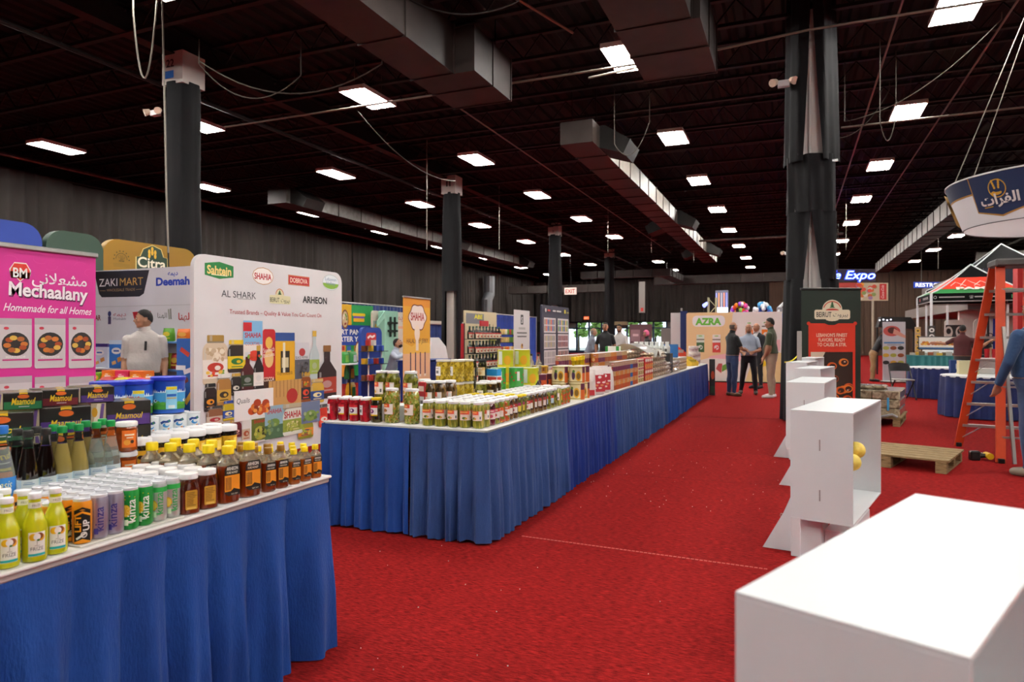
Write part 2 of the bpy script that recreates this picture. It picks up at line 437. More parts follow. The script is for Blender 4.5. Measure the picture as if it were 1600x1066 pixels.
for k in range(6):
    X = bx0 - 2 + k * (bx1 - bx0 + 4) / 5; rr_ = random.Random(k); mb = MB()
    t = thing('street_tree', '%s leafy tree outside the glass doors from the corner drapes' % 'first second third fourth fifth sixth'.split()[k], 'tree', (X, 66 + rr_.uniform(0, 4), -.02), group='trees beyond the glass doors')
    MB().cyl((0, 0, 0), (0, 0, 2), .12, .08, 8).build('trunk', mat('bark', '#5a4a3a', .9), t)
    for j in range(120):
        a, e, r = rr_.uniform(0, 2 * PI), rr_.uniform(-.6, 1.4), rr_.uniform(.2, .82)
        c = Vector((r * math.cos(a), r * math.sin(a), 2.4 + e * 1.5)); q = rr_.uniform(.2, .32)
        mb.ball(c, q, q, q * .7, 5, 3)
    mb.build('foliage', 'leaf', t)

# pleated hanging cloth along a path
def cloth(path, z0, z1, pitch, amp, seed, top_amp=.35, nz=8, hem=.0, step=None, sag=None, taper=1.0, cusp=False):
    "vertices of a pleated sheet hung along a polyline in plan"
    r = random.Random(seed); pts = [Vector((p[0], p[1], 0)) for p in path]
    L = [0.0]
    for a, b in zip(pts, pts[1:]): L.append(L[-1] + (b - a).length)
    tot = L[-1]; step = step or pitch / 7; n = max(8, int(tot / step))
    # irregular pleat phase
    ph = [0.0]; w_ = [1.0]; dr = [0.0]
    knots = [r.uniform(.65, 1.5) for _ in range(int(tot / pitch) * 2 + 8)]
    kamp = [r.uniform(.45, 1.25) for _ in range(len(knots))]
    kd = [r.uniform(-1, 1) for _ in range(len(knots))]
    mb = MB(); rows = nz
    def plan(s_):
        s_ = min(max(s_, 0), tot)
        for i in range(len(L) - 1):
            if s_ <= L[i + 1] or i == len(L) - 2:
                d = (pts[i + 1] - pts[i]).normalized(); p = pts[i] + d * (s_ - L[i])
                return p, Vector((d.y, -d.x, 0))
    phase = 0.0; cols = []
    for i in range(n + 1):
        s_ = tot * i / n; k = s_ / pitch; ki = int(k); f = k - ki
        rate = knots[ki] * (1 - f) + knots[ki + 1] * f
        if i: phase += 2 * PI * (tot / n) / pitch * rate
        A = kamp[ki] * (1 - f) + kamp[ki + 1] * f; D = kd[ki] * (1 - f) + kd[ki + 1] * f
        cols.append((s_, phase, A, D))
    vs = []
    for j in range(rows + 1):
        t = j / rows; z = z1 + (z0 - z1) * t; am = amp * (top_amp + (1 - top_amp) * min(1, t * 1.6))
        for (s_, phs, A, D) in cols:
            p, nrm = plan(s_)
            w1 = (1.7 * abs(math.sin((phs + D * 1.2 * t) / 2)) ** .75 - .9) if cusp else math.sin(phs + D * 1.2 * t); w2 = .35 * math.sin(phs * 2.3 + D * 3)
            off = am * A * (w1 + w2 * t)
            zz = z + (hem * D * t) 
            q = p + nrm * (off + amp * .6 * t * taper)
            vs.append((q.x, q.y, max(zz, 0.003)))
    m_ = n + 1
    mb.add(vs, [(j * m_ + i, (j + 1) * m_ + i, (j + 1) * m_ + i + 1, j * m_ + i + 1) for j in range(rows) for i in range(n)])
    return mb
# black drapes on the two walls
XL = -21.7; y = 9.0; k = 0
while y < 57.5:
    y2 = min(y + 3.05, 57.8)
    ln = ('%s black drape on the side wall counting from the column numbered 22' % ('first second third fourth fifth sixth seventh eighth ninth tenth eleventh twelfth thirteenth fourteenth fifteenth sixteenth seventeenth'.split()[k]))
    tag(cloth([(XL, y2), (XL, y)], .02, 6.35 + .08 * (k % 2), .5, .15, 100 + k, nz=5, taper=0, step=.06).build('black_drape', 'drape_black'), ln, 'curtain', 'black drapes along the side wall'); y = y2; k += 1
MB().cyl((XL, 8, 6.42), (XL, 58, 6.42), .03, n=8).build('curtain_rail', 'black_steel').update_tag()
tag(bpy.data.objects['curtain_rail'], 'long black rail carrying the side wall drapes', 'curtain rail')
x = -21.6; k = 0
while x < py(1165, 500, YB).x:
    x2 = x + 3.3; zb = 2.75 if (x2 > bx0 and x < bx1) else .02
    tag(cloth([(x, YB), (x2, YB)], zb, 6.3, .5, .14, 200 + k, nz=5, taper=0, step=.07).build('black_drape', 'drape_black'),
        '%s black drape from the corner on the far wall%s' % ('first second third fourth fifth sixth seventh eighth ninth'.split()[k], ' above the glass doors' if zb > 1 else ''), 'curtain', 'black drapes across the far wall'); x = x2; k += 1
# brown panelled wall to the right of the drapes
xr0 = x
mb = MB(); n = 46
wb = struct(MB().box(xr0, 14, YB + .1, YB + .3, 0, 6.3).build('wall_panelled', 'wall_brown'))
pm = MB().box(0, .36, -.06, 0, 0, 6.2).mesh('panel', 'wall_brown', 0)
for i in range(40): link('panel', pm, wb, (xr0 + .03 + i * .42, YB + .1, 0))
# lower lit ceiling bulkhead and grey rooms at far right
mb = MB(); mb.box(10.0, 26, 47.8, 48.1, 0, 6.4)
struct(mb.build('wall_restroom', 'wall_grey'))
mb = MB(); mb.box(7.2, 26, 40.0, 47.8, 3.5, 4.3)
struct(mb.build('trim_1', mat('bulkhead', '#8b857f', .7)))

# ------------------------------------------------------------------ ceiling lights
def make_fixture():
    t = thing('ceiling_light', 'x', 'ceiling light')
    mb = MB(); Lh, Wh = .61, .31
    mb.box(-Wh, Wh, -Lh, Lh, .05, .075)
    for s_ in (-1, 1): mb.obox((s_ * Wh, 0, .02), (.004, 0, 0), (0, Lh, 0), (0, 0, .035)); mb.obox((0, s_ * Lh, .02), (Wh, 0, 0), (0, .004, 0), (0, 0, .035))
    mb.build('housing', mat('housing', '#d9d5cc', .45), t, smooth=0)
    for i in range(6):
        x = -.25 + i * .1
        MB().lathe([(.013, -.56), (.013, .56)], 8).build('tube', 'tube', t)
        o = t.children[-1]; o.rotation_euler = (PI / 2, 0, 0); o.location = (x, 0, 0)
    mb = MB()
    for i in range(5):
        x = -.2 + i * .1; mb.add([(x - .012, -.58, .05), (x, -.58, .0), (x + .012, -.58, .05), (x - .012, .58, .05), (x, .58, .0), (x + .012, .58, .05)], [(0, 1, 4, 3), (1, 2, 5, 4), (0, 2, 1), (3, 4, 5)])
    mb.build('reflector', 'reflector', t, smooth=0)
    for s_ in (-1, 1): MB().cyl((0, s_ * .5, .07), (0, s_ * .5, ZC - 6.48), .006, n=5).build('hanger', 'cable', t)
    MB().box(.26, .31, -.68, -.62, -.03, .04).build('sensor', mat('sensor_beige', '#cfc5a8', .5), t)
    return t
LX = [-18.4, -13.2, -8.45, -2.85, 2.35, 7.55, 12.8]
LY = [-3.9, 1.5, 6.9, 12.3, 17.7, 23.0, 28.3, 34.0, 40.2, 46.3, 52.6]
rown = ['in the row by the side wall drapes', 'in the second row from the side wall', 'in the third row from the side wall', 'in the row above the aisle carpet', 'in the row beside the draped white column', 'in the row over the hanging round sign', 'in the outermost row']
ordn = 'first second third fourth fifth sixth seventh eighth ninth tenth eleventh'.split()
pf = None
fx0 = make_fixture()
tubes = [c for c in fx0.children if c.name.startswith('tube')]
for c in tubes[1:]: c.data = tubes[0].data
pf = Proto(fx0)
skip = {(2, 8), (5, 3), (5, 4)}
for i, X in enumerate(LX):
    for j, Y in enumerate(LY):
        if (i, j) in skip: continue
        jx = R_.uniform(-.06, .06)
        pf.put(X + jx, Y + R_.uniform(-.1, .1), 6.48, 0, '%s bright tube ceiling light %s' % (ordn[j], rown[i]), 'tube ceiling lights')

# ------------------------------------------------------------------ ducts
def duct(name, label, boxes, side='duct_bounce_brown', flange=.03):
    "boxes: list of (x0,x1,y0,y1,z0,z1), one per sheet-metal section"
    t = thing(name, label, 'duct', ((boxes[0][0] + boxes[0][1]) / 2, boxes[0][2], boxes[0][4]))
    for b in boxes:
        c = t.location; mb = MB()
        bb = (b[0] - c.x, b[1] - c.x, b[2] - c.y, b[3] - c.y, b[4] - c.z, b[5] - c.z)
        n0 = 0
        mb.box(*bb)
        mb.box(bb[0] - .02, bb[1] + .02, bb[3] - flange, bb[3], bb[4] - .02, bb[5] + .02)
        mb.m = [1 if i in (3, 5) else 0 for i in range(6)] + [0] * 6  # flanks coloured brighter than the underside, light painted in by material
        mb.build('duct_section', ['duct_bounce_brown', side], t, smooth=0)
    zb = max(b[5] for b in boxes)
    for b in boxes[::3] + boxes[-1:]:
        for s_ in (.12, .88): x = b[0] + (b[1] - b[0]) * s_ - t.location.x; y = (b[2] + b[3]) / 2 - t.location.y; MB().cyl((x, y, b[5] - t.location.z), (x, y, ZC - t.location.z), .012, n=4).build('hanger', 'black_steel', t)
    return t
def run_y(x0, x1, y0, y1, z0, z1, ln):
    n = max(1, round((y1 - y0) / ln)); return [(x0, x1, y0 + (y1 - y0) * i / n, y0 + (y1 - y0) * (i + 1) / n - .01, z0, z1) for i in range(n)]
d = duct('air_duct', 'long brown air duct with bright side over the aisle', run_y(-4.85, -4.1, 14.6, 41, 5.7, 6.2, 1.25), 'duct_lit_flank')
def outlet(t, x, y, z, sgn):
    "angled discharge box on a duct flank"
    mb = MB(); x -= t.location.x; y -= t.location.y; z -= t.location.z
    mb.prism([(0, 0), (.55 * sgn, -.18), (.7 * sgn, .12), (.12 * sgn, .5), (0, .5)], (x, y, z), (1, 0, 0), (0, 0, 1), 1.0) if sgn > 0 else mb.prism([(0, 0), (0, .5), (-.12, .5), (-.7, .12), (-.55, -.18)], (x, y, z), (1, 0, 0), (0, 0, 1), 1.0)
    mb.build('outlet', 'black_steel', t, smooth=0)
for yy in (15.2, 26.5, 36.0): outlet(d, -4.1, yy, 5.72, 1)
for yy in (27.5, 37.0): outlet(d, -4.85, yy, 5.72, -1)
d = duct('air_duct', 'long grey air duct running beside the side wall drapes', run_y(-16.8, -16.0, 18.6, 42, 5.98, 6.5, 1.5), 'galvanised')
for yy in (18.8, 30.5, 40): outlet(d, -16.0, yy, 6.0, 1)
d = duct('air_duct', 'air duct with ribbed pale flank behind the hanging round sign', run_y(4.9, 5.65, 25, 50, 5.55, 6.15, 1.25), 'duct_lit_flank')
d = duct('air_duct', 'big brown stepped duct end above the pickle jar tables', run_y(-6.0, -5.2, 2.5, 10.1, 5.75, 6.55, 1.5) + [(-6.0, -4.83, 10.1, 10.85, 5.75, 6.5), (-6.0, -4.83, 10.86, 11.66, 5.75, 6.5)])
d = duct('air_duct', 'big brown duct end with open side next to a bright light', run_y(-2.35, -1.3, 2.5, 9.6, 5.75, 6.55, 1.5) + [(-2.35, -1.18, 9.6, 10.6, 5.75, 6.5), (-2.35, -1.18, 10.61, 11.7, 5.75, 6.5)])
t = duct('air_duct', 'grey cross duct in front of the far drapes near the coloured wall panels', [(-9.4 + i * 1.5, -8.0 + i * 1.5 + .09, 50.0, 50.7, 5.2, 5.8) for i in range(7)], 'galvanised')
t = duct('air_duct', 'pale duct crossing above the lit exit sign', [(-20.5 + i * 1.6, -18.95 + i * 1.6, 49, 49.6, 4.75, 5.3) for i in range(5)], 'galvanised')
t = duct('air_duct', 'low bent duct below the far end of the aisle duct', [(-13.2 + i * 1.2, -12.05 + i * 1.2, 44, 44.7, 5.3, 5.75) for i in range(5)] + run_y(-8.0, -7.2, 44.75, 49.5, 5.3, 5.75, 1.2), 'duct_bounce_brown')
# vertical grey riser on the far side wall
p = px(757, 480, XL + .5)
tag(MB().tube([(XL + .75, p.y + .3, 5.9), (XL + .75, p.y + .3, 4.6), (XL + .8, p.y - .2, 4.1), (XL + .8, p.y - .2, 0)], .42, 10).build('pipe_riser', mat('riser', '#5d5f62', .5)), 'round grey air pipe bending down the side wall drapes', 'pipe')

# ------------------------------------------------------------------ conduits and cables under the ceiling
def pipe(label, pts, r, m='conduit', cat='pipe', name='conduit'):
    return tag(MB().tube(pts, r, 6).build(name, m), label, cat)
pipe('thin conduit running along the ceiling beside the draped white column', [(1.55, 3, 6.55), (1.55, 52, 6.55)], .02)
pipe('thin conduit along the ceiling between column and hanging sign', [(3.15, 3, 6.5), (3.15, 50, 6.5)], .018)
pipe('thin wire line along the ceiling left of the aisle duct', [(-6.9, 11, 6.5), (-6.9, 42, 6.5)], .018)
pipe('dark sprinkler pipe along the ceiling over the pickle tables', [(-11.4, 2, 6.3), (-11.4, 50, 6.3)], .045, 'black_steel')
pipe('sprinkler pipe high beside the side wall drapes', [(-20.6, 8, 6.55), (-20.6, 56, 6.55)], .06, 'galvanised')
pipe('conduit crossing the ceiling behind the draped white column', [(-3.5, 12.2, 6.17), (.2, 11.6, 6.17), (9, 11.5, 6.17)], .02)
pipe('conduit crossing the ceiling above the hanging round sign', [(1, 17.3, 6.17), (12, 17.0, 6.17)], .022)
pipe('conduit crossing the ceiling between the two big duct ends', [(-12, 11.9, 6.17), (-2.4, 11.9, 6.17)], .02)
pipe('pinkish pipe slanting under the ceiling between the big ducts', [(-4.3, 8.6, 6.6), (-3.4, 10.9, 6.45)], .022, mat('copper', '#8a6254', .5))
pipe('slim rail crossing under the ceiling behind the aisle duct', [(-4.2, 33, 5.9), (2, 33, 5.9)], .05, 'galvanised')
def cable(label, a, b, sag, r=.009, m='cable', n=14, up=True):
    a, b = Vector(a), Vector(b)
    top = [] if a.z > 6.6 or not up else [Vector((a.x, a.y, ZC - .53))]; end = [] if b.z > 6.6 or not up else [Vector((b.x, b.y, ZC - .53))]
    return pipe(label, top + [a.lerp(b, i / n) - Vector((0, 0, sag * 4 * (i / n) * (1 - i / n))) for i in range(n + 1)] + end, r, m, 'cable', 'cable')
C22 = px(287, 95, -10.6); C22.z = 0
cable('pale cable loop hanging high left of the column numbered 22', pd(208, 20, 9.5), pd(245, 0, 9.5), 1.0, .012, 'conduit')
pipe('long pale cord hanging straight down in front of the column numbered 22', [pd(253, -20, 9.0), pd(257, 150, 9.0), pd(260, 300, 9.0), pd(263, 395, 9.0)], .012, 'conduit', 'cable', 'cable')
cable('slack cable pair from the column numbered 22 to the big duct', pd(311, 95, 12.0), pd(597, 100, 12.0), .55, .012)
cable('second slack cable beside the column numbered 22', pd(311, 100, 12.0), pd(470, 118, 12.0), .5, .010)
cable('wire dipping under the ceiling towards the mid draped column', pd(560, 175, 14), pd(712, 283, 18.6), .35, .010, up=False)
cable('short dark cable sagging between the big ducts', pd(640, 0, 10), pd(810, 2, 10), .2, .014, 'black_steel')
cable('dark cable drooping beside the aisle duct end', pd(960, 225, 14.5), pd(1015, 190, 14.5), .45, .010)
cable('long wire sagging beside the draped white column', pd(1320, 190, 13), pd(1565, 30, 11), .3, .009)
cable('drooping wire left of the hanging round sign', pd(1300, 215, 14), pd(1390, 140, 14), .3, .009)
cable('loose wire dangling by the conduit near the white column', pd(1375, 190, 12), pd(1400, 180, 12.5), .4, .009)
for q, (u, v0, v1, d_) in enumerate([(667, 240, 390, 20), (1322, 300, 390, 26), (780, 310, 390, 26), (1018, 395, 370, 36), (1466, 366, 420, 30), (1084, 330, 410, 34), (950, 360, 395, 30)]):
    pipe('thin vertical drop rod %s' % ['over the tall white product wall', 'beside the neon sign', 'between the mid columns', 'at the aisle duct end', 'left of the peaked tents', 'near the aisle duct outlet', 'above the lit exit sign'][q], [(*pd(u, v0, d_).xy, ZC), pd(u, max(v0, v1), d_)], .012)

# ------------------------------------------------------------------ columns wrapped in black cloth
def wrapped_column(x, y, r, label, zt, gaps=(), number=None, seed=1, zcloth=None):
    t = struct(thing('column', label, 'column', (x, y, 0)))
    del t['category']
    MB().box(-.13, .13, -.13, .13, 0, ZC - .5).build('post', 'column_white', t)
    n = 40; rnd = random.Random(seed); ph = [rnd.uniform(0, 6.28) for _ in range(4)]
    def surf(z0, z1, a0, a1, r0, r1):
        def f(i, j):
            a = a0 + (a1 - a0) * i; z = z1 + (z0 - z1) * j
            rad = (r1 + (r0 - r1) * j) * (1 + .04 * math.sin(5 * a + ph[0] + .3 * j) + .02 * math.sin(11 * a + ph[1]) + .03 * math.sin(z * 2 + ph[2]))
            return (rad * math.cos(a), rad * math.sin(a), z)
        return MB().grid(f, n, 10)
    zs = zcloth or [(0, zt)]
    for (z0, z1, a0, a1, r0, r1) in zs:
        surf(z0, z1, a0, a1, r0, r1).build('cloth_wrap', 'drape_column', t)
    return t
FULL = (0, 2 * PI)
for k, (u, v, nm, zt) in enumerate([(287, 95, 'column numbered 22 wrapped in black cloth behind the booths', 6.15), (706, 290, 'middle column wrapped in black cloth behind the beige product wall', 6.2), (867, 362, 'far column wrapped in black cloth left of the lit exit sign', 6.3), (952, 405, 'farthest black column beside the glass doors', 6.4)]):
    Y = [9.6, 20.4, 31.2, 42.0][k]; X = py(u, v, Y).x
    zc = [(0, zt, 0, 2 * PI, .33, .28)] if k in (0, 3) else [(2.9, zt, 0, 2 * PI, .34, .28), (.3, 3.2, .35 - .9, 2 * PI - 1.9, .34, .32)]
    t = wrapped_column(X, Y, .3, nm, zt, seed=k, zcloth=zc)
    MB().box(-.26, .26, -.26, .26, zt - .05, zt + .55).build('capital', 'column_white', t)
    a = Art()
    if k == 0:
        a.text('22', -.05, zt + .27, .14, '#222222', bold=.02); a.rect(-.2, zt + .06, .04, zt + .2, '#1f62b4')
    elif k == 1: a.rect(-.08, zt + .18, -.02, zt + .36, '#3a3a3a'); a.rect(.03, zt + .18, .09, zt + .36, '#3a3a3a')
    else: a.rect(-.05, zt + .1, .05, zt + .2, '#8a8a86')
    a.build('number_print', t, o=(0, -.262, 0), xd=(1, 0, 0), yd=(0, 0, 1))
# the near draped white column
t = struct(thing('column', 'white column half wrapped in black cloth by the white display boxes', 'x', (.26, 12.2, 0))); del t['category']
MB().box(-.24, .24, -.24, .24, 0, ZC - .5).build('post', mat('column_pink', '#d6cfca', .6), t)
MB().cyl((-.02, -.262, 0), (-.02, -.262, 6), .022, n=8).build('pipe', mat('column_pink'), t)
def half(z0, z1, e0, e1, r0, r1, seed, nm='cloth_wrap'):
    "cloth round the back and flanks, open on the camera side between the edge angles (which change with height)"
    rnd = random.Random(seed); ph = [rnd.uniform(0, 6) for _ in range(4)]
    def f(i, j):
        z = z1 + (z0 - z1) * j; h0 = e0[0] + (e0[1] - e0[0]) * j; h1 = e1[0] + (e1[1] - e1[0]) * j
        a = h0 + (h1 - h0) * i
        rad = (r1 + (r0 - r1) * j) * (1 + .06 * math.sin(6 * a + ph[0] + j) + .03 * math.sin(13 * a + ph[1] - j))
        return (rad * math.cos(a), rad * math.sin(a), z)
    MB().grid(f, 60, 16).build(nm, 'drape_column', t)
B = -PI / 2
half(4.2, 7.0, (B + .0, B + .42), (B + 2 * PI - .0, B + 2 * PI - .32), .40, .345, 3)
half(2.3, 3.4, (B + .0, B + .36), (B + 2 * PI - .0, B + 2 * PI - .30), .385, .365, 5)
half(3.38, 4.3, (B, B), (B + 2 * PI, B + 2 * PI), .365, .37, 6)
half(.02, 2.32, (B + .36, B + .5), (B + 2 * PI - .30, B + 2 * PI - .4), .45, .385, 7)
MB().box(.3, .38, -.4, -.37, 4.13, 4.17).build('clip', 'chrome', t)
# emergency lights on columns
def elight(label, p):
    e = thing('emergency_light', label, 'lamp', p)
    MB().rbox(-.09, .09, -.05, .05, -.05, .05).build('housing', 'white_plastic', e)
    for s_ in (-1, 1): MB().cyl((s_ * .12, -.02, .04), (s_ * .17, -.1, .0), .05, .065, 10).build('lamp_head', mat('lamp_cream', '#d8c2ae', .5), e)
elight('twin head emergency light on the near draped column', (-.15, 11.95, 5.5))
p = py(243, 177, 9.3); elight('twin head emergency light left of the column numbered 22', p)
p = pd(1230, 396, 24); elight('small emergency light far behind the draped white column', p); MB().cyl((0, 0, .05), (0, 0, ZC - .53 - p.z), .012, n=5).build('drop_rod', 'black_steel', bpy.data.objects['emergency_light.002'])
# exit signs
for nm, p, k in (('lit white exit sign with red letters above the far doors', py(891, 455, 40), 1.0), ('small orange exit sign low on the far drapes', py(916, 497, 56), .55)):
    e = thing('exit_sign', nm, 'exit sign', p)
    MB().rbox(-.38 * k, .38 * k, 0, .08, -.21 * k, .21 * k, .01).build('box', mat('exit_glow', '#ffe9dc', .5, emit=.25) if k == 1 else mat('exit_orange', '#ff6a3a', .5, emit=.7), e)
    if k == 1:
        a = Art(.002); a.text('EXIT', 0, -.12, .24, mat('exit_red', '#c01204', .6), bold=.012, w=.6); a.build('lettering', e, o=(0, -.002, 0))
    else:
        a = Art(.002); a.text('EXIT', 0, -.06, .12, '#fff2e6', bold=.03, w=.3); a.build('lettering', e, o=(0, -.002, 0))
    MB().cyl((0, .04, .2 * k), (0, .04, ZC - p.z), .012, n=5).build('hanger', 'black_steel', e)
# ------------------------------------------------------------------ skirted tables
TZ = .76
def make_table(label, x0, x1, y0, y1, group):
    t = thing('folding_table', label, 'table', ((x0 + x1) / 2, (y0 + y1) / 2, 0), group=group)
    hx, hy = (x1 - x0) / 2, (y1 - y0) / 2
    MB().rbox(-hx, hx, -hy, hy, TZ - .035, TZ - .006, .008).build('tabletop', mat('table_grey', '#b9b6b0', .6), t)
    MB().rbox(-hx - .012, hx + .012, -hy, hy, TZ - .012, TZ, .004).build('plastic_cover', 'white_cloth', t)
    for sx in (-1, 1):
        for sy in (-1, 1):
            MB().tube([(sx * (hx - .1), sy * (hy - .18), TZ - .03), (sx * (hx - .1), sy * (hy - .2), .0)], .014, 8).build('leg', mat('leg_grey', '#5a5a5a', .4, metal=.6), t)
    return t
make_table('near display table with blue skirt carrying cans and honey bottles', -3.14, -1.93, .06, 2.53, 'skirted display tables')
make_table('near display table carrying yellow drinks at the picture edge', -3.14, -1.93, -2.4, .055, 'skirted display tables')
for k in range(5):
    y0 = 4.14 + 2.5 * k
    make_table('%s table from the near corner in the long skirted row' % ordn[k], -3.21, -1.9, y0, y0 + 2.495, 'skirted display tables')
def skirt(label, path, m, seed, zt=TZ - .014, z0=.012, pitch=.15, amp=.028, hem=.012, taper=.5):
    t = tag(cloth(path, z0, zt - .03, pitch, amp, seed, nz=14, hem=hem, top_amp=.2, step=.011, cusp=True, taper=taper).build('table_skirt', m, smooth=60), label, 'table skirt', 'blue table skirts')
    cloth(path, zt - .035, zt, pitch, .002, seed + 1, nz=1, step=.05, taper=0).build('header_band', m, t)
    return t
skirt('royal blue pleated skirt round the near table of drinks and honey', [(-1.935, -2.3), (-1.935, 2.52), (-3.14, 2.52)], 'skirt_royal', 11, pitch=.23, amp=.07, taper=.1)
xe, ye = -1.875, 4.12
xs = py(640, 670, ye).x
skirt('royal blue pleated skirt below the red jars', [(-3.22, 8.0), (-3.22, ye), (xs, ye)], 'skirt_royal', 12, pitch=.12, amp=.034)
ys = [px(u, 640, xe).y for u in (886, 960, 1040, 1076)]
skirt('steel blue pleated skirt wrapping the near corner of the pickle table', [(xs - .01, ye), (xe, ye), (xe, ys[0])], 'skirt_steel', 13, pitch=.15, amp=.044)
skirt('deep blue pleated skirt next to the steel blue corner skirt', [(xe, ys[0] - .02), (xe, ys[1])], 'skirt_navy', 14, pitch=.13, amp=.036)
skirt('steel blue pleated skirt halfway along the pickle table row', [(xe, ys[1] - .02), (xe, ys[2])], 'skirt_steel', 15, pitch=.13, amp=.036)
skirt('deep blue pleated skirt before the dark end of the table row', [(xe, ys[2] - .02), (xe, ys[3])], 'skirt_royal', 16, pitch=.14, amp=.036)
skirt('dark navy pleated skirt at the far end of the table row', [(xe, ys[3] - .02), (xe, 16.66), (-3.1, 16.66)], 'skirt_navy', 17, pitch=.2)
# box half pushed under the near skirt
p = pz(362, 1056); b = thing('carton', 'small white printed carton poking out under the near blue skirt', 'box', (p.x - .02, p.y, 0), .5)
MB().rbox(-.08, .08, -.1, .1, 0, .05, .003).build('body', 'white_plastic', b)
a = Art(); a.rect(-.07, .01, .0, .04, '#c9a23a'); a.build('print', b, o=(0, -.101, 0))

# ------------------------------------------------------------------ product prototypes
mat('can_metal', '#dcdce0', .38, metal=.35)
def sup(mb, secs, n=24):
    "loft of superellipse sections (z, rx, ry, exponent)"
    vs = []
    for z, rx, ry, e in secs:
        for i in range(n):
            t = 2 * PI * i / n; c, s_ = math.cos(t), math.sin(t)
            vs.append((rx * math.copysign(abs(c) ** (2 / e), c), ry * math.copysign(abs(s_) ** (2 / e), s_), z))
    fs = [(j * n + i, j * n + (i + 1) % n, (j + 1) * n + (i + 1) % n, (j + 1) * n + i) for j in range(len(secs) - 1) for i in range(n)]
    fs += [tuple(range(n))[::-1], tuple(range((len(secs) - 1) * n, len(secs) * n))]
    mb.add(vs, fs); return mb
def slim_can(label, body, art):
    r, h = .0262, .134
    o = tag(MB().lathe([(.019, 0), (.0225, .002), (r, .009), (r, .115), (.0235, .126)], 22).build('soda_can', body), label, 'soda can', 'slim soda cans')
    mb = MB(); mb.lathe([(.0236, .1255), (.0232, .1325), (.0215, .134), (.0205, .1335), (.0195, .1285), (.0, .1285)], 22)
    mb.rbox(-.006, .006, -.012, .006, .129, .131, .001)
    mb.build('lid', 'can_metal', o)
    art.build('print', o, bend=r, face=-PI / 2)
    return Proto(o)
def art_kinza(txt, tcol, extra=None):
    a = Art(.00012, .0002)
    if extra: extra(a)
    a.text('kinza', .012 if extra else .006, .062, .024, tcol, rot=PI / 2, bold=.01, w=.072)
    a.text('|', -.012 + (.012 if extra else .006), .024, .016, tcol, rot=PI / 2)
    a.rect(-.02, .016, -.008, .034, tcol if not extra else '#d9f2d0', 3)
    return a
def lemon(a):
    a.ell(-.016, .062, .015, .019, '#f4c613'); a.ell(-.016, .062, .012, .0155, '#f7e06a')
    for q in range(6):
        t = q * PI / 3; a.poly([(-.016, .062), (-.016 + .011 * math.cos(t - .4), .062 + .0145 * math.sin(t - .4)), (-.016 + .011 * math.cos(t + .4), .062 + .0145 * math.sin(t + .4))], '#f2b90f')
    for q in range(16):
        a.ell(-.036 + R_.uniform(0, .05), .03 + (R_.uniform(0, .016) if q % 2 else R_.uniform(.06, .08)), .0016, .002, '#e7c912', 6)
def lemon_half(a):
    a.rect(-.08, .098, .08, .1145, '#2fae4e', 40)
    a.ell(-.018, .055, .013, .017, '#e3b21c'); a.ell(-.018, .055, .010, .0135, '#f1d75a')
mat('can_green', '#189a3c', .35, metal=.25, coat=.5); mat('can_purple', '#a9a3b4', .32, metal=.6, coat=.4); mat('can_white', '#c6cbc8', .32, metal=.55, coat=.4); mat('can_orange', '#f09a17', .4, metal=.15, coat=.5)
def lift(a):
    a.rect(-.0235, .006, .0235, .1, '#141210', 10)
    for q in range(2): a.line([(-.0235, .096 - q * .012), (0, .107 - q * .012), (.0235, .096 - q * .012)], .006, '#141210' if q == 0 else '#f09a17')
    a.poly([(-.0235, .006), (0, .016), (.0235, .006), (.0235, .003), (-.0235, .003)], '#f09a17')
    a.text('LIFT', -.004, .062, .017, '#f6a81d', rot=PI / 2, bold=.03, w=.05); a.text('UP', .0185, .056, .017, '#f5f3ee', rot=PI / 2, bold=.03, w=.032)
    a.line([(-.016, .016), (.01, .034)], .006, '#e9e6e0'); a.ring(.004, .028, .009, .009, .003, '#e9e6e0', 12)
_l = Art(.00012, .0002); lift(_l)
P_lift = slim_can('slim orange can with black chevrons', 'can_orange', _l)
P_kp = slim_can('slim lilac silver can with purple lettering', 'can_purple', art_kinza('kinza', '#3d3a8c'))
P_kg = slim_can('slim green can with lemon slice print', 'can_green', art_kinza('kinza', '#f4faf0', lemon))
P_kw = slim_can('slim silver can with green top band', 'can_white', art_kinza('kinza', '#37b05a', lemon_half))
tag(MB().rbox(-2.28, -1.935, 1.369, 1.742, TZ + .0005, TZ + .007, .002).build('card_tray', mat('card_white', '#ded9cf', .8)), 'thin white card tray under the packed soda cans', 'tray')
CX0, CY0 = -1.966, 1.397
for k in range(6):
    for j in range(7):
        P = [P_lift, P_kp, P_kp, P_kg, P_kg, P_kw, P_kw][j]
        P.put(CX0 - k * .0545, CY0 + j * .0530, TZ + .007, PI / 2 - (R_.uniform(.5, .62) if j == 0 else R_.uniform(.35, .75)), suf='%s row back, %s from the juice bottles' % (ORD[k], ORD[j]))
for k, (x, y, q) in enumerate(((-2.022, 1.343, 1.6), (-2.076, 1.343, 1.9), (-2.13, 1.343, 1.5))): P_lift.put(x, y, TZ, q, suf='%s from the edge touching the juice bottles' % ORD[k])

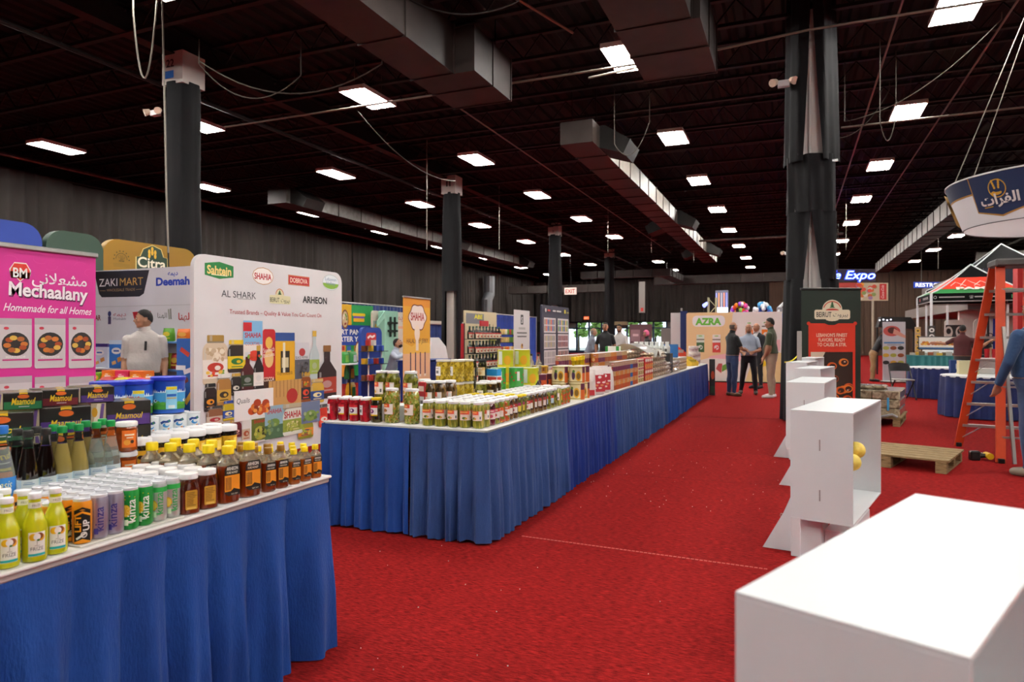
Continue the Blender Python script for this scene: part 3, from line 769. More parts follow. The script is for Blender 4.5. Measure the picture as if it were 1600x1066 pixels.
# yellow-green drink bottles
mat('juice', '#c9c916', .2, coat=.8, var=('#b9bd12', 12), spec=.5)
def frize():
    prof = [(.02, 0), (.0285, .003), (.0305, .012), (.0305, .088), (.029, .103), (.0205, .128), (.0150, .145), (.0142, .176)]
    o = tag(MB().lathe(prof, 24).build('juice_bottle', 'juice'), 'yellow green juice bottle with white cap', 'bottle', 'yellow green juice bottles')
    MB().lathe([(.0155, .172), (.0162, .175), (.0162, .184), (.0145, .187), (0, .187)], 20).build('cap', mat('cap_white', '#f0eef0', .35), o)
    def rad(y):
        for (r0, z0), (r1, z1) in zip(prof, prof[1:]):
            if z0 <= y <= z1: return r0 + (r1 - r0) * (y - z0) / (z1 - z0 + 1e-9)
        return prof[-1][0]
    a = Art(.00012, .0003)
    a.rect(-.0205, .018, .0205, .084, '#efede2', 12)
    a.ell(-.009, .071, .010, .010, '#eeb90f', 12); a.ell(.009, .069, .010, .010, '#e7a50d', 12); a.ell(.006, .073, .009, .009, '#8a4a1e', 12); a.ell(0, .071, .0085, .0095, '#f6f1ea', 12); a.ell(.003, .062, .004, .003, '#3d7a2a', 8)
    a.line([(0, .060), (0, .05), (-.006, .047), (.006, .047)], .001, '#6b5a3a')
    a.text('FRIZE', 0, .034, .0095, '#4b4236', w=.030, bold=.0); a.rect(-.0205, .019, .0205, .0255, '#17a9a4', 12)
    a.build('label', o, bend=.0305)
    a = Art(.00012, .0003); a.rect(-.03, .147, .03, .163, '#ecead6', 20); a.text('FRIZE', .002, .151, .007, '#6b675c', w=.021); a.build('neck_label', o, bend=.0148, prof=lambda y: .0150)
    return Proto(o)
P_fr = frize()
for k in range(4):
    for j in range(0 if k == 0 else 1, 6):
        P_fr.put(-1.962 - k * .0655 + (.012 if j % 2 else 0), 1.315 - j * .066 + (k % 2) * .012, TZ, PI / 2 - .42 - R_.uniform(-.1, .1), suf='%s row back, %s from the orange cans' % (ORD[k], ORD[j]))

# brown honey jars with white lids
mat('honey_dark', '#4a1806', .12, coat=1.0, var=('#6a2408', 14), spec=.6)
mat('honey_amber', '#8e3a0a', .10, coat=1.0, var=('#742a06', 10), spec=.6, trans=.25)
mat('honey_light', '#c0641a', .10, coat=1.0, var=('#a04c10', 10), spec=.6, trans=.25)
mat('lid_white', '#efecec', .35)
mat('clear_top', '#d9c7a8', .08, trans=.75, coat=.6)
def honey_jar():
    secs = [(0, .028, .024, 3), (.004, .035, .030, 3), (.07, .036, .031, 3), (.1, .034, .030, 2.6), (.118, .029, .028, 2.2), (.124, .0275, .0275, 2)]
    o = tag(sup(MB(), secs, 24).build('honey_jar', 'honey_dark'), 'dark honey jar with white lid', 'jar', 'dark honey jars with white lids')
    MB().lathe([(.030, .122), (.0315, .124), (.0315, .138), (.030, .141), (0, .141)], 24).build('lid', 'lid_white', o)
    a = Art(.00015); a.rrect(-.020, .018, .020, .085, .004, '#c9962a')
    for q in range(9): a.rect(-.017, .076 - q * .0055, .017 - R_.uniform(0, .012), .078 - q * .0055, '#5a3a0a')
    a.rect(-.015, .021, .015, .026, '#e8c064')
    a.build('label', o, o=(0, -.0315, 0))
    return Proto(o)
P_hj = honey_jar()
for k in range(5):
    for j in range(2 if k < 2 else 3):
        P_hj.put(-1.972 - k * .072, 1.79 + j * .082 - (.05 if k > 1 else 0) + k * .004, TZ, PI / 2 - .3 + R_.uniform(-.15, .15), suf='%s row back, %s from the cans' % (ORD[k], ORD[j]))
# squeeze honey bottles, three sizes
mat('cap_yellow', '#f3d20a', .4); mat('cap_gold', '#a3772e', .35, metal=.4)
def honey_bottle(name, label, group, h, wd, dp, cap, liquid):
    hb = h * .80
    secs = [(0, wd * .40, dp * .40, 3.2), (.004, wd * .47, dp * .46, 3.2), (hb * .25, wd * .49, dp * .48, 3), (hb * .55, wd * .455, dp * .46, 3), (hb * .80, wd * .48, dp * .47, 2.8), (hb * .83, wd * .475, dp * .465, 2.8)]
    o = tag(sup(MB(), secs, 24).build(name, liquid), label, 'bottle', group)
    sup(MB(), [(hb * .83, wd * .475, dp * .465, 2.8), (hb * .92, wd * .43, dp * .44, 2.4), (hb, wd * .24, wd * .24, 2), (h * .88, wd * .22, wd * .22, 2)], 20).build('clear_shoulder', 'clear_top', o)
    mb = MB().lathe([(wd * .25, h * .86), (wd * .25, h * .985), (wd * .23, h), (0, h)], 18); mb.build('cap', cap, o)
    a = Art(.0002); k = wd / .086
    y0, y1 = hb * .17, hb * .84; W_ = wd * .36
    a.poly([(-W_, y0 + .012 * k), (-W_, y1 - .016 * k), (-W_ * .6, y1), (W_ * .9, y1), (W_, y1 - .01 * k), (W_, y0), (-W_ * .5, y0)], '#17120c')
    a.rect(-W_, hb * .36, W_, hb * .62, '#e8921c'); a.poly([(-W_, hb * .36), (W_, hb * .36), (W_, hb * .28), (W_ * .2, hb * .33), (-W_ * .2, hb * .27), (-W_, hb * .27)], '#e8921c')
    for q in range(4): a.rect(-W_ * .86 + q * W_ * .2, hb * .30, -W_ * .76 + q * W_ * .2, hb * .58, '#17120c')
    a.text('ARHEON', 0, hb * .73, .0125 * k, '#f1ece2', w=W_ * 1.5, bold=.02); a.text('PURE HONEY', 0, hb * .655, .008 * k, '#e9dfc8', w=W_ * 1.45, bold=.01)
    a.text('NET WT', W_ * .3, hb * .19, .005 * k, '#e9dfc8')
    a.build('label', o, o=(0, -dp * .482, 0))
    return Proto(o)
P_hl = honey_bottle('honey_bottle', 'large amber honey bottle with yellow cap', 'large honey squeeze bottles', .212, .087, .056, 'cap_yellow', 'honey_amber')
P_hm = honey_bottle('honey_bottle', 'medium amber honey bottle with gold cap', 'medium honey squeeze bottles', .176, .062, .046, 'cap_gold', 'honey_amber')
P_hs = honey_bottle('honey_bottle', 'small light honey bottle with yellow cap', 'small honey squeeze bottles', .146, .056, .044, 'cap_yellow', 'honey_light')
for k in range(5):
    for j in range(2): P_hl.put(-1.965 - k * .084, 1.965 + j * .108 - k * .012, TZ, PI / 2 - .28 + R_.uniform(-.1, .1), suf='%s row back, %s from the honey jars' % (ORD[k], ORD[j]))
for k in range(4):
    for j in range(2): P_hm.put(-1.955 - k * .07, 2.165 + j * .074, TZ, PI / 2 - .28 + R_.uniform(-.1, .1), suf='%s row back, %s from the honey jars' % (ORD[k], ORD[j]))
for k in range(4):
    for j in range(3): P_hs.put(-1.955 - k * .064, 2.318 + j * .07, TZ, PI / 2 - .35 + R_.uniform(-.15, .15), suf='%s row back, %s from the gold caps' % (ORD[k], ORD[j]))

# riser and the bottles behind the cans
tag(MB().rbox(-3.1, -2.315, .4, 2.5, TZ + .0005, .82, .004).build('riser_board', 'white_plastic'), 'low white riser board under the rear products of the near table', 'riser')
RZ = .8205
def soda_bottle(name, label, group, liquid, cap, top=.195):
    prof = [(.02, 0), (.030, .004), (.032, .015), (.032, .09), (.030, .115), (.024, .15), (.0165, .19), (.013, .215), (.0128, .236)]
    i = [k for k, (r, z) in enumerate(prof) if z <= top][-1]
    o = tag(MB().lathe(prof[:i + 1], 22).build(name, liquid), label, 'bottle', group)
    MB().lathe(prof[i:], 22).build('clear_neck', 'glass', o)
    MB().lathe([(.0145, .226), (.0155, .228), (.0155, .246), (.014, .249), (0, .249)], 18).build('cap', cap, o)
    a = Art(.00015, .0004); a.rect(-.05, .045, .05, .088, '#bcd8ec', 24); a.rect(-.026, .045, .03, .088, '#d3dde0', 14)
    a.line([(-.008, .058), (.004, .054), (.014, .062)], .004, '#8aa04a'); a.rect(-.02, .072, .012, .075, '#7a98b8', 4); a.rect(-.018, .078, .006, .080, '#7a98b8', 3)
    a.build('label', o, bend=.032)
    return Proto(o)
mat('cola', '#120604', .08, coat=1.0); mat('tan_drink', '#a08c4c', .1, coat=1.0, trans=.15); mat('clear_drink', '#d6e0d8', .06, trans=.8, coat=.6, ior=1.1)
mat('cap_black', '#22211f', .4); mat('cap_green', '#0f8f43', .4); mat('cap_blue', '#1f6fc8', .4)
P_so_d = soda_bottle('soda_bottle', 'dark cola bottle with black cap', 'dark cola bottles', 'cola', 'cap_black')
P_so_t = soda_bottle('soda_bottle', 'tan drink bottle with green cap', 'tan drink bottles with green caps', 'tan_drink', 'cap_green')
P_so_c = soda_bottle('soda_bottle', 'clear lemonade bottle with green cap', 'clear bottles with green caps', 'clear_drink', 'cap_green', .2)
BX = -2.36
for k, u in enumerate((44, 72)): P_so_d.put(BX, px(u, 700, BX).y, RZ, 1.2, suf='front row, %s from the water bottle' % ORD[k])
for k, u in enumerate((27, 57)): P_so_d.put(BX - .07, px(u, 700, BX - .07).y, RZ, 1.1, suf='rear row, %s from the water bottle' % ORD[k])
for k, u in enumerate((97, 123)): P_so_t.put(BX, px(u, 700, BX).y, RZ, 1.2, suf='front row, %s from the cola' % ORD[k])
for k, u in enumerate((84, 110, 134)): P_so_t.put(BX - .07, px(u, 700, BX - .07).y, RZ, 1.2, suf='rear row, %s from the cola' % ORD[k])
for k, u in enumerate((150.5, 173)): P_so_c.put(BX, px(u, 700, BX).y, RZ, 1.2, suf='front row, %s from the tan drinks' % ORD[k])
for k, u in enumerate((160,)): P_so_c.put(BX - .07, px(u, 700, BX - .07).y, RZ, 1.2, suf='rear row')
o = soda_bottle('water_bottle', 'clear water bottle with blue cap and blue label at the picture edge', None, 'clear_drink', 'cap_blue', .2)
o.put(BX + .04, px(3, 700, BX + .04).y, RZ, 1.1, sc=1.12)
a = Art(.0002, .0008); a.rect(-.045, .04, .045, .105, '#2d7fd0', 20); a.text('Oasis', .0, .075, .022, '#e8e4b0', shear=.3, w=.045); a.build('brand_label', o.root, bend=.032)
# orange jam jars
mat('jam', '#7a2b06', .12, coat=1.0, var=('#a8480c', 16))
o = tag(MB().lathe([(.03, 0), (.037, .006), (.038, .03), (.038, .085), (.034, .098)], 24).build('jam_jar', 'jam'), 'orange jam jar with white lid', 'jar', 'orange jam jars')
MB().lathe([(.036, .097), (.038, .099), (.038, .112), (.036, .115), (0, .115)], 24).build('lid', 'lid_white', o)
a = Art(.00015, .0004); a.rect(-.026, .018, .026, .084, '#e8701c', 12); a.ell(-.008, .038, .012, .011, '#f0a23a', 12); a.ell(.01, .04, .007, .007, '#3a1a08', 10); a.rect(-.016, .064, .018, .07, '#f6e6d0', 5); a.rect(-.01, .054, .014, .058, '#f6e6d0', 5); a.build('label', o, bend=.038)
P_j = Proto(o)
yj = px(198, 690, -2.40).y
for k, z in enumerate((RZ, RZ + .116)): P_j.put(-2.40, yj, z, 1.15, suf=['lower', 'upper'][k] + ' one of the front stack')
P_j.put(-2.47, yj - .05, RZ + .116, 1.2, suf='upper one of the rear stack'); P_j.put(-2.47, yj - .05, RZ, 1.2, suf='lower one of the rear stack')
# dark tahini jars with big white lids
mat('molasses', '#1b100a', .15, coat=.8)
o = tag(MB().lathe([(.034, 0), (.042, .006), (.043, .02), (.043, .11), (.040, .122)], 24).build('spread_jar', 'molasses'), 'dark spread jar with broad white lid', 'jar', 'dark spread jars with broad white lids')
MB().lathe([(.0435, .120), (.045, .122), (.045, .142), (.042, .147), (0, .148)], 24).build('lid', 'lid_white', o)
a = Art(.00015, .0004); a.rect(-.06, .035, .06, .100, '#d9a21c', 28); a.ell(-.002, .074, .011, .008, '#2a1a10', 12); a.line([(-.002, .066), (.0, .052)], .002, '#2a1a10'); a.rect(.02, .05, .045, .09, '#e8c866', 6); a.rect(-.05, .036, .05, .044, '#5a2010', 24); a.build('label', o, bend=.043)
P_t = Proto(o)
for k in range(2):
    for j in range(6): P_t.put(-2.47 - k * .094, 2.0 + j * .093, RZ, 1.1 + R_.uniform(-.2, .2), suf='%s row, %s from the orange jam' % (['front', 'rear'][k], ORD[j]))
# white milk cans, two high
mat('milk_white', '#e9eef0', .35, coat=.4)
o = tag(MB().lathe([(.0355, 0), (.037, .002), (.0365, .004), (.0365, .084), (.037, .086), (.0355, .088), (.034, .084), (0, .084)], 24).build('milk_can', 'milk_white'), 'white milk can with blue waves', 'can', 'white milk cans')
MB().lathe([(.0368, .0835), (.0374, .0855), (.036, .0888), (.0345, .085), (0, .0846)], 24).build('lid', 'can_metal', o)
a = Art(.00015, .0004); a.poly([(-.024, .06), (-.012, .068), (.0, .066), (.016, .072), (.022, .062), (.008, .056), (-.008, .058), (-.02, .05)], '#1b3f86'); a.ell(0, .046, .014, .010, '#3b8fd0', 14); a.ell(.004, .05, .009, .007, '#e9eef0', 12)
a.poly([(-.024, .022), (-.01, .03), (.006, .024), (.024, .034), (.024, .02), (.0, .014), (-.024, .016)], '#58aee0'); a.ell(.012, .029, .006, .004, '#e8944a', 8); a.ell(.012, .064, .004, .004, '#3a8a3a', 8); a.build('print', o, bend=.0365)
P_m = Proto(o)
tag(MB().rbox(-2.87, -2.63, 1.9, 2.49, RZ, RZ + .0235, .003).build('riser_board', 'white_plastic'), 'thin white board under the white milk cans', 'riser')
for k in range(3):
    for j in range(7):
        for z in range(2): P_m.put(-2.67 - k * .076, 1.98 + j * .0775 + k * .004, RZ + .024 + z * .0885, 1.05 + R_.uniform(-.25, .25), suf='%s layer, %s row back, %s from the cookie boxes' % (['lower', 'upper'][z], ORD[k], ORD[j]))
# blue milk powder tubs
mat('tub_blue', '#1a3fae', .35, coat=.3, var=('#2059b8', 3))
o = tag(MB().lathe([(.066, 0), (.07, .003), (.068, .01), (.072, .15), (.072, .155)], 28).build('powder_tub', 'tub_blue'), 'x', 'tub', 'blue milk powder tubs')
MB().lathe([(.0735, .152), (.0765, .154), (.0765, .168), (.073, .171), (.07, .168), (0, .168)], 28).build('lid', mat('tub_lid', '#1c2fb0', .35), o)
a = Art(.00015, .0012)
a.rect(-.13, .036, .13, .1, '#4aa3dd', 40); a.rect(-.13, .02, .13, .05, '#3f8f2f', 40)
for q in range(26): x = -.125 + q * .01; a.poly([(x - .006, .098), (x, .104 + R_.uniform(.0, .014)), (x + .006, .098)], '#e9f3fa')
for q in range(10): x = -.11 + q * .024; a.ell(x, .052 + R_.uniform(-.006, .006), .013, .007, '#57a53a', 10)
for x in (-.075, .07, .1): a.ell(x, .06, .012, .007, '#efefe9', 10); a.ell(x + .004, .061, .005, .005, '#1d1d1d', 8)
a2 = Art(.00015, .0032); a2.rect(-.024, .022, .024, .128, '#8fd0ee', 10); a2.rect(-.022, .112, .022, .126, '#efd022', 8); a2.rect(-.02, .08, .02, .092, '#1f5fb8', 8); a2.rect(-.02, .07, .02, .076, '#d9b878', 8); a2.rect(-.014, .026, .014, .04, '#e8eef0', 6)
a.build('print', o, bend=.072, prof=lambda y: .0685 + .004 * y / .15)
P_tub = Proto(o)
zt = RZ + .201 + .002
o = P_tub.put(-2.74, px(263, 620, -2.74).y, zt, 1.05, 'rightmost blue milk powder tub with pale panel on the milk cans'); a2.build('panel_print', o, bend=.072, prof=lambda y: .0685 + .004 * y / .15)
o = P_tub.put(-2.80, px(212, 620, -2.80).y, zt - .012, 1.05, 'middle blue milk powder tub with red lettering'); a3 = Art(.0002, .0045); a3.text('NINO', -.018, .074, .026, '#d21f2c', bold=.03, w=.05); a3.build('brand_print', o, bend=.072, prof=lambda y: .0685 + .004 * y / .15)
P_tub.put(-2.84, px(170, 620, -2.84).y, zt - .012, 2.4, 'blue milk powder tub half hidden behind the black boxes')
# black cookie boxes
def cookie_box(label, accent, rz=0, wd=.25, hh=.098, dp=.17):
    t = thing('cookie_box', label, 'box', group='black cookie boxes')
    MB().rbox(-wd / 2, wd / 2, -dp / 2, dp / 2, 0, hh, .002).build('carton', mat('carton_black', '#191716', .4, coat=.3), t)
    a = Art(.0002); k = wd / .25
    a.rect(-.06 * k, .0, .12 * k, hh * .46, accent); a.poly([(-.06 * k, hh * .46), (.12 * k, hh * .46), (.12 * k, hh * .62), (.03 * k, hh * .52)], '#191716')
    a.rect(.012 * k, hh * .66, .052 * k, hh, '#e0b41c'); a.ell(.032 * k, hh * .76, .034 * k, hh * .16, '#2a2320', 18); a.ell(.032 * k, hh * .76, .028 * k, hh * .12, '#e0661c', 18)
    a.text('Maamoul', .032 * k, hh * .28, .024, '#e8c21c', w=.115 * k, shear=.25, bold=.012); a.rect(.01 * k, hh * .14, .06 * k, hh * .17, '#d9d2e2')
    a.rect(-.125 * k, hh * .02, -.065 * k, hh * .98, '#b9a98c'); a.poly([(-.118 * k, hh * .05), (-.1 * k, hh * .95), (-.085 * k, hh * .95), (-.095 * k, hh * .05)], '#e6ddca'); a.poly([(-.095 * k, hh * .05), (-.082 * k, hh * .95), (-.07 * k, hh * .95), (-.08 * k, hh * .05)], '#6a4a8c')
    a.ell(-.11 * k, hh * .6, .012 * k, hh * .2, '#d9a01c', 10)
    a.build('front_print', t, o=(0, -dp / 2 - .0005, 0))
    a = Art(.0002); a.rect(.012 * k, -dp / 2, .052 * k, dp / 2, '#8a701c'); a.rect(-.12 * k, -.01, .12 * k, .0, '#8a701c'); a.build('top_print', t, o=(0, 0, hh + .0005), xd=(1, 0, 0), yd=(0, 1, 0))
    return t
def put_box(lab, acc, u, X, z, rz, tilt=0, **k):
    b = cookie_box(lab, acc, **k); b.location = (X, px(u, 640, X).y, z); b.rotation_euler = (tilt, 0, rz); return b
FZ = PI / 2 - .55
for (u, nm) in ((-16, 'edge'), (88, 'middle'), (186, 'right')):
    for lv in range(2):
        put_box('%s black cookie box in the %s stack of the lower layers' % (['bottom', 'second'][lv], nm), '#3d2468', u, -2.62, RZ + lv * .099, FZ, wd=.25 if u < 0 else .215)
put_box('black cookie box with picture flap and yellow lettering at the picture edge', '#14502f', -16, -2.62, RZ + .198, FZ)
put_box('black cookie box with broad purple band and yellow script in the middle', '#4a2a78', 88, -2.62, RZ + .198, FZ, wd=.215)
put_box('black cookie box with purple band behind the orange jam', '#4a2a78', 186, -2.62, RZ + .198, FZ, wd=.215)
put_box('tilted cookie box with green band on top of the stack', '#1c6a3e', 26, -2.66, RZ + .299, FZ, -.0, hh=.06, wd=.155)
put_box('tilted cookie box with maroon band on top of the stack', '#6a1420', 84, -2.67, RZ + .299, FZ, -.0, hh=.06, wd=.155)
put_box('cookie box with purple band on top beside the blue tubs', '#4a2a78', 141, -2.67, RZ + .299, FZ, -.0, hh=.06, wd=.155)
# ------------------------------------------------------------------ jars and tins on the long table
mat('brine_green', '#8b8a1f', .14, coat=1.0, var=(['#a7a03a', '#5c6a16', '#b8ab4e'], 30), stretch=(1, 1, .16))
mat('mixed_pickle', '#7a7a24', .14, coat=1.0, var=(['#a8702c', '#8f9a3c', '#b8aa62', '#5a6a1c', '#7d8a2c', '#98964a'], 75, 'vor'))
mat('beet_red', '#8f0f1c', .12, coat=1.0, var=(['#b81826', '#6a0812'], 34, 'vor'))
mat('olive_dark', '#2a2a12', .14, coat=1.0, var=(['#3f3a18', '#1b1a0c', '#54481f'], 44, 'vor'))
mat('olive_brown', '#4a3414', .14, coat=1.0, var=(['#6b4c1c', '#33210c', '#7d5a2a'], 36, 'vor'))
mat('olive_green', '#66661a', .14, coat=1.0, var=(['#82822e', '#4a4c10', '#8f8a3c'], 40, 'vor'))
mat('lupin_yellow', '#b0921f', .14, coat=1.0, var=(['#c7aa3a', '#8d741a', '#d3bb58'], 60, 'vor'))
mat('pepper_mix', '#8a6a1c', .14, coat=1.0, var=(['#b3481a', '#6a7a1c', '#c9a23a'], 40, 'vor'))
mat('beet_dark', '#3a0812', .12, coat=1.0, var=('#5c0e1c', 22))
mat('lid_yellow', '#e6c614', .4)
def jar(name, label, group, h, r, content, lid, art=None, neck=.84, n=20, parts=True):
    lh = min(.016, h * .09)
    prof = [(r * .82, 0), (r * .97, h * .025), (r, h * .07), (r, h * .72), (r * .95, h * .80), (r * neck, h - lh)]
    o = tag(MB().lathe(prof, n).build(name, content), label, 'jar', group)
    MB().lathe([(r * neck + .001, h - lh - .002), (r * neck + .004, h - lh), (r * neck + .004, h - .003), (r * neck + .001, h), (0, h)], n).build('lid', lid, o)
    if art:
        a = Art(.0002, .0005); art(a, r, h); a.build('label', o, bend=r)
    return Proto(o)
def lab_peach(a, r, h):
    w_ = r * 1.15; a.rect(-w_, h * .30, w_, h * .66, '#efd9cc', 12); a.rect(-w_, h * .52, w_ * .45, h * .66, '#e2583a', 9); a.rect(-w_, h * .58, w_ * .2, h * .63, '#f3b35c', 6)
    a.ell(-w_ * .3, h * .38, w_ * .34, h * .05, '#5d7a2a', 12); a.ell(-w_ * .05, h * .37, w_ * .2, h * .04, '#d9a23a', 10); a.rect(w_ * .55, h * .34, w_ * .9, h * .62, '#f6f2ee', 4); a.rect(w_ * .62, h * .36, w_ * .82, h * .46, '#6a6460', 3)
def lab_bowl(a, r, h):
    w_ = r * 1.1; a.rect(-w_, h * .26, w_, h * .56, '#f0e6dc', 14); a.rect(-w_, h * .46, w_ * .6, h * .56, '#e0542c', 10); a.rect(-w_ * .8, h * .485, w_ * .3, h * .53, '#f6c070', 7)
    a.ell(-w_ * .1, h * .36, w_ * .5, h * .065, '#f3ece4', 14); a.ell(-w_ * .1, h * .365, w_ * .42, h * .05, '#b0722c', 14)
    for q in range(6): a.ell(-w_ * .1 + w_ * .3 * math.cos(q), h * (.365 + .03 * math.sin(q)), w_ * .09, h * .013, ['#7d8a2e', '#d0602a', '#e8d9b0'][q % 3], 8)
def lab_redjar(a, r, h):
    w_ = r * 1.1; a.rect(-w_, h * .28, w_, h * .70, '#f1ece8', 12); a.rect(-w_, h * .60, w_, h * .70, '#d3222a', 12); a.rect(-w_, h * .28, w_, h * .33, '#e9c51a', 12); a.ell(0, h * .46, w_ * .45, h * .09, '#6a2a6a', 12); a.ell(-.004, h * .47, w_ * .2, h * .05, '#e8dce8', 10)
def lab_bar(a, r, h):
    w_ = r * .55; a.rect(-w_, h * .30, w_, h * .70, '#eeeae6', 6); a.rect(-w_ * .5, h * .4, w_ * .5, h * .52, '#6b6763', 3); a.rect(-w_ * .6, h * .6, w_ * .5, h * .63, '#9b9793', 3)
def lab_two(c1, c2):
    def f(a, r, h):
        w_ = r * 1.2; a.rect(-w_, h * .26, w_, h * .66, c1, 12); a.rect(-w_, h * .52, w_, h * .66, c2, 12); a.ell(0, h * .38, w_ * .4, h * .07, c2, 10); a.rect(-w_ * .7, h * .57, w_ * .5, h * .61, '#f6f0e6', 6)
    return f
G1 = 'jars on the pickle table'
J_red = [jar('pickle_jar', 'bright red jar with white lid', 'red jars', .175, .038, 'beet_red', 'lid_white', lab_redjar), jar('pickle_jar', 'bright red jar with narrow barcode label', 'red jars with narrow label', .175, .038, 'beet_red', 'lid_white', lab_bar)]
YF = 4.225
for k, u in enumerate((519.5, 537, 554, 570.5)):
    for q in range(2): J_red[0 if k in (1, 2) else 1].put(py(u, 640, YF).x + q * -.03, YF + q * .085, TZ, -.45 + (.5 if k == 2 else 0), suf='%s row, %s from the table end' % (['front', 'rear'][q], ORD[k]))
jar('olive_jar', 'dark olive jar with yellow lid and white label beside the red jars', 'olive jars', .18, .042, 'olive_dark', 'lid_yellow', lab_redjar).put(py(588.5, 640, YF).x, YF, TZ, -.4)
J_tall = jar('pickle_jar', 'tall wide mixed pickle jar with bowl picture label', 'tall mixed pickle jars', .25, .056, 'mixed_pickle', 'lid_white', lab_bowl, .78, 26)
J_tallg = jar('pickle_jar', 'tall green pickle jar behind the mixed pickles', 'tall green pickle jars', .25, .056, 'olive_green', 'lid_white', lab_peach, .78, 26)
J_tallo = jar('olive_jar', 'tall wide brown olive jar with pale label', 'tall brown olive jars', .25, .056, 'olive_brown', 'lid_white', lab_peach, .78, 26)
for u in (612.5, 644): J_tall.put(py(u, 640, YF + .03).x, YF + .03, TZ, -.45, suf='nearer the red jars' if u < 620 else 'nearer the green pickles')
tag(MB().rbox(-3.05, -2.56, YF + .12, YF + .3, TZ + .001, TZ + .115, .003).build('riser_box', 'white_plastic'), 'white riser box under the tall green pickle jars', 'riser')
for k, u in enumerate((597, 614, 642)): J_tallg.put(py(u, 640, YF + .21).x, YF + .21, TZ + .1155, -.45, suf='%s from the red jars' % ORD[k])
RZ2 = TZ
for k, (u, y) in enumerate(((672, 4.62), (687, 4.66), (703, 4.75), (664, 4.78))): J_tallo.put(py(u, 620, y).x, y, TZ + .035, -.4, suf=['leftmost in front', 'middle', 'rightmost', 'behind the red carton'][k])
tag(MB().rbox(-2.95, -2.42, 4.52, 6.2, TZ + .001, TZ + .0345, .003).build('riser_board', 'white_plastic'), 'low white board under the tall brown olive jars', 'riser')
b = thing('snack_carton', 'slim red carton with white panel between tall pickle jars', 'box', (py(661, 620, 4.56).x - .012, 4.60, TZ + .035), -.35)
MB().rbox(-.04, .04, -.03, .03, 0, .24, .003).build('carton', mat('carton_red', '#b3202a', .5), b); a = Art(.0003); a.rect(-.034, .03, .034, .13, '#e9e4e0'); a.rect(-.03, .17, .03, .21, '#e9c9c0'); a.rect(-.01, .06, .02, .1, '#5c5856'); a.build('print', b, o=(0, -.0303, 0))
# the pickle block along the aisle edge
J = {}
J['green'] = jar('pickle_jar', 'green pickle jar with peach label', 'green pickle jars', .178, .041, 'brine_green', 'lid_white', lab_peach, .80)
J['beet'] = jar('beet_jar', 'dark beet jar with pink label', 'dark beet jars', .17, .039, 'beet_dark', 'lid_white', lab_two('#e8d3cc', '#c9506a'), .80)
J['okra'] = jar('pickle_jar', 'grey green pickle jar with red and white label', 'grey green pickle jars', .17, .039, 'olive_green', 'lid_white', lab_two('#ece4dc', '#c93a2a'), .80)
J['mix'] = jar('pickle_jar', 'mixed pepper jar with white and orange label', 'mixed pepper jars', .17, .039, 'pepper_mix', 'lid_white', lab_two('#efe6dc', '#d9642a'), .80)
J['yel'] = jar('pepper_jar', 'pepper jar with yellow lid', 'pepper jars with yellow lids', .17, .037, 'olive_green', 'lid_yellow', lab_two('#e6cf4a', '#b3306a'), .80)
J['dark'] = jar('olive_jar', 'dark olive jar with red white label', 'dark olive jars with red labels', .17, .037, 'olive_brown', 'lid_white', lab_two('#efe9e0', '#b32a2a'), .80)
J['blue'] = jar('leaf_jar', 'vine leaf jar with pale blue label', 'vine leaf jars', .17, .044, 'olive_green', 'lid_white', lab_two('#b9cfe0', '#d94a2a'), .80)
J['pink'] = jar('olive_jar', 'dark olive jar with pinkish label and white lid', 'dark olive jars with pinkish labels', .17, .044, 'olive_brown', 'lid_white', lab_two('#e0cfc8', '#a33a3a'), .80)
J['pep'] = jar('pepper_jar', 'yellow green pepper jar with orange label', 'yellow pepper jars', .165, .04, 'pepper_mix', 'lid_white', lab_two('#e0d23a', '#e0601c'), .80)
seq = ['green', 'green', 'beet', 'okra', 'mix', 'mix', 'dark', 'dark', 'yel', 'yel', 'okra', 'dark', 'dark', 'pink', 'pink', 'blue', 'blue', 'blue', 'green', 'pep', 'pep', 'pep']
y = YF - .012
for k, t_ in enumerate(seq):
    ncol = 5 if k < 13 else 4
    for c in range(ncol):
        J[t_].put(-1.985 - c * .097 + R_.uniform(-.004, .004), y + R_.uniform(-.003, .003), TZ, .35 - .03 * k + R_.uniform(-.5, .3), suf='%s row along, %s from the edge' % (ORD[k], ORD[c]))
    y += .09 if k < 13 else .098
YE = y
# big yellow lupin jars on a riser behind, two high
J_lup = jar('lupin_jar', 'big yellow lupin jar with pale label', 'big yellow lupin jars', .195, .072, 'lupin_yellow', mat('lid_cream', '#d8cfc0', .4), lab_bar, .92, 26)
for z in (TZ + .035, TZ + .2305):
    for k, (u, yy) in enumerate(((694, 5.25), (713, 5.3), (728, 5.42))): J_lup.put(py(u, 600, yy).x, yy, z, -.5, suf='%s layer, %s from the brown olives' % ('lower' if z < .9 else 'upper', ORD[k]))
J_dk = jar('sauce_jar', 'dark sauce jar with cream label beside the lupin jars', 'dark sauce jars', .19, .04, 'olive_dark', mat('lid_black', '#1b1a1a', .4), lab_two('#e3cda0', '#d9b070'), .85)
for z in (TZ + .035, TZ + .2255): 
    for u in (738, 747): J_dk.put(py(u, 600, 5.5).x, 5.5 + (u - 738) * .01, z, -.2, suf='%s %s one' % ('lower' if z < .9 else 'upper', 'near' if u < 740 else 'far'))
J_ol2 = jar('olive_jar', 'tall green olive jar with white lid near the white carton', 'tall green olive jars', .22, .047, 'olive_green', 'lid_white', lab_bar, .85)
J_ol3 = jar('olive_jar', 'tall dark red olive jar with white lid near the white carton', 'tall dark olive jars', .22, .047, 'olive_brown', 'lid_white', lab_bar, .85)
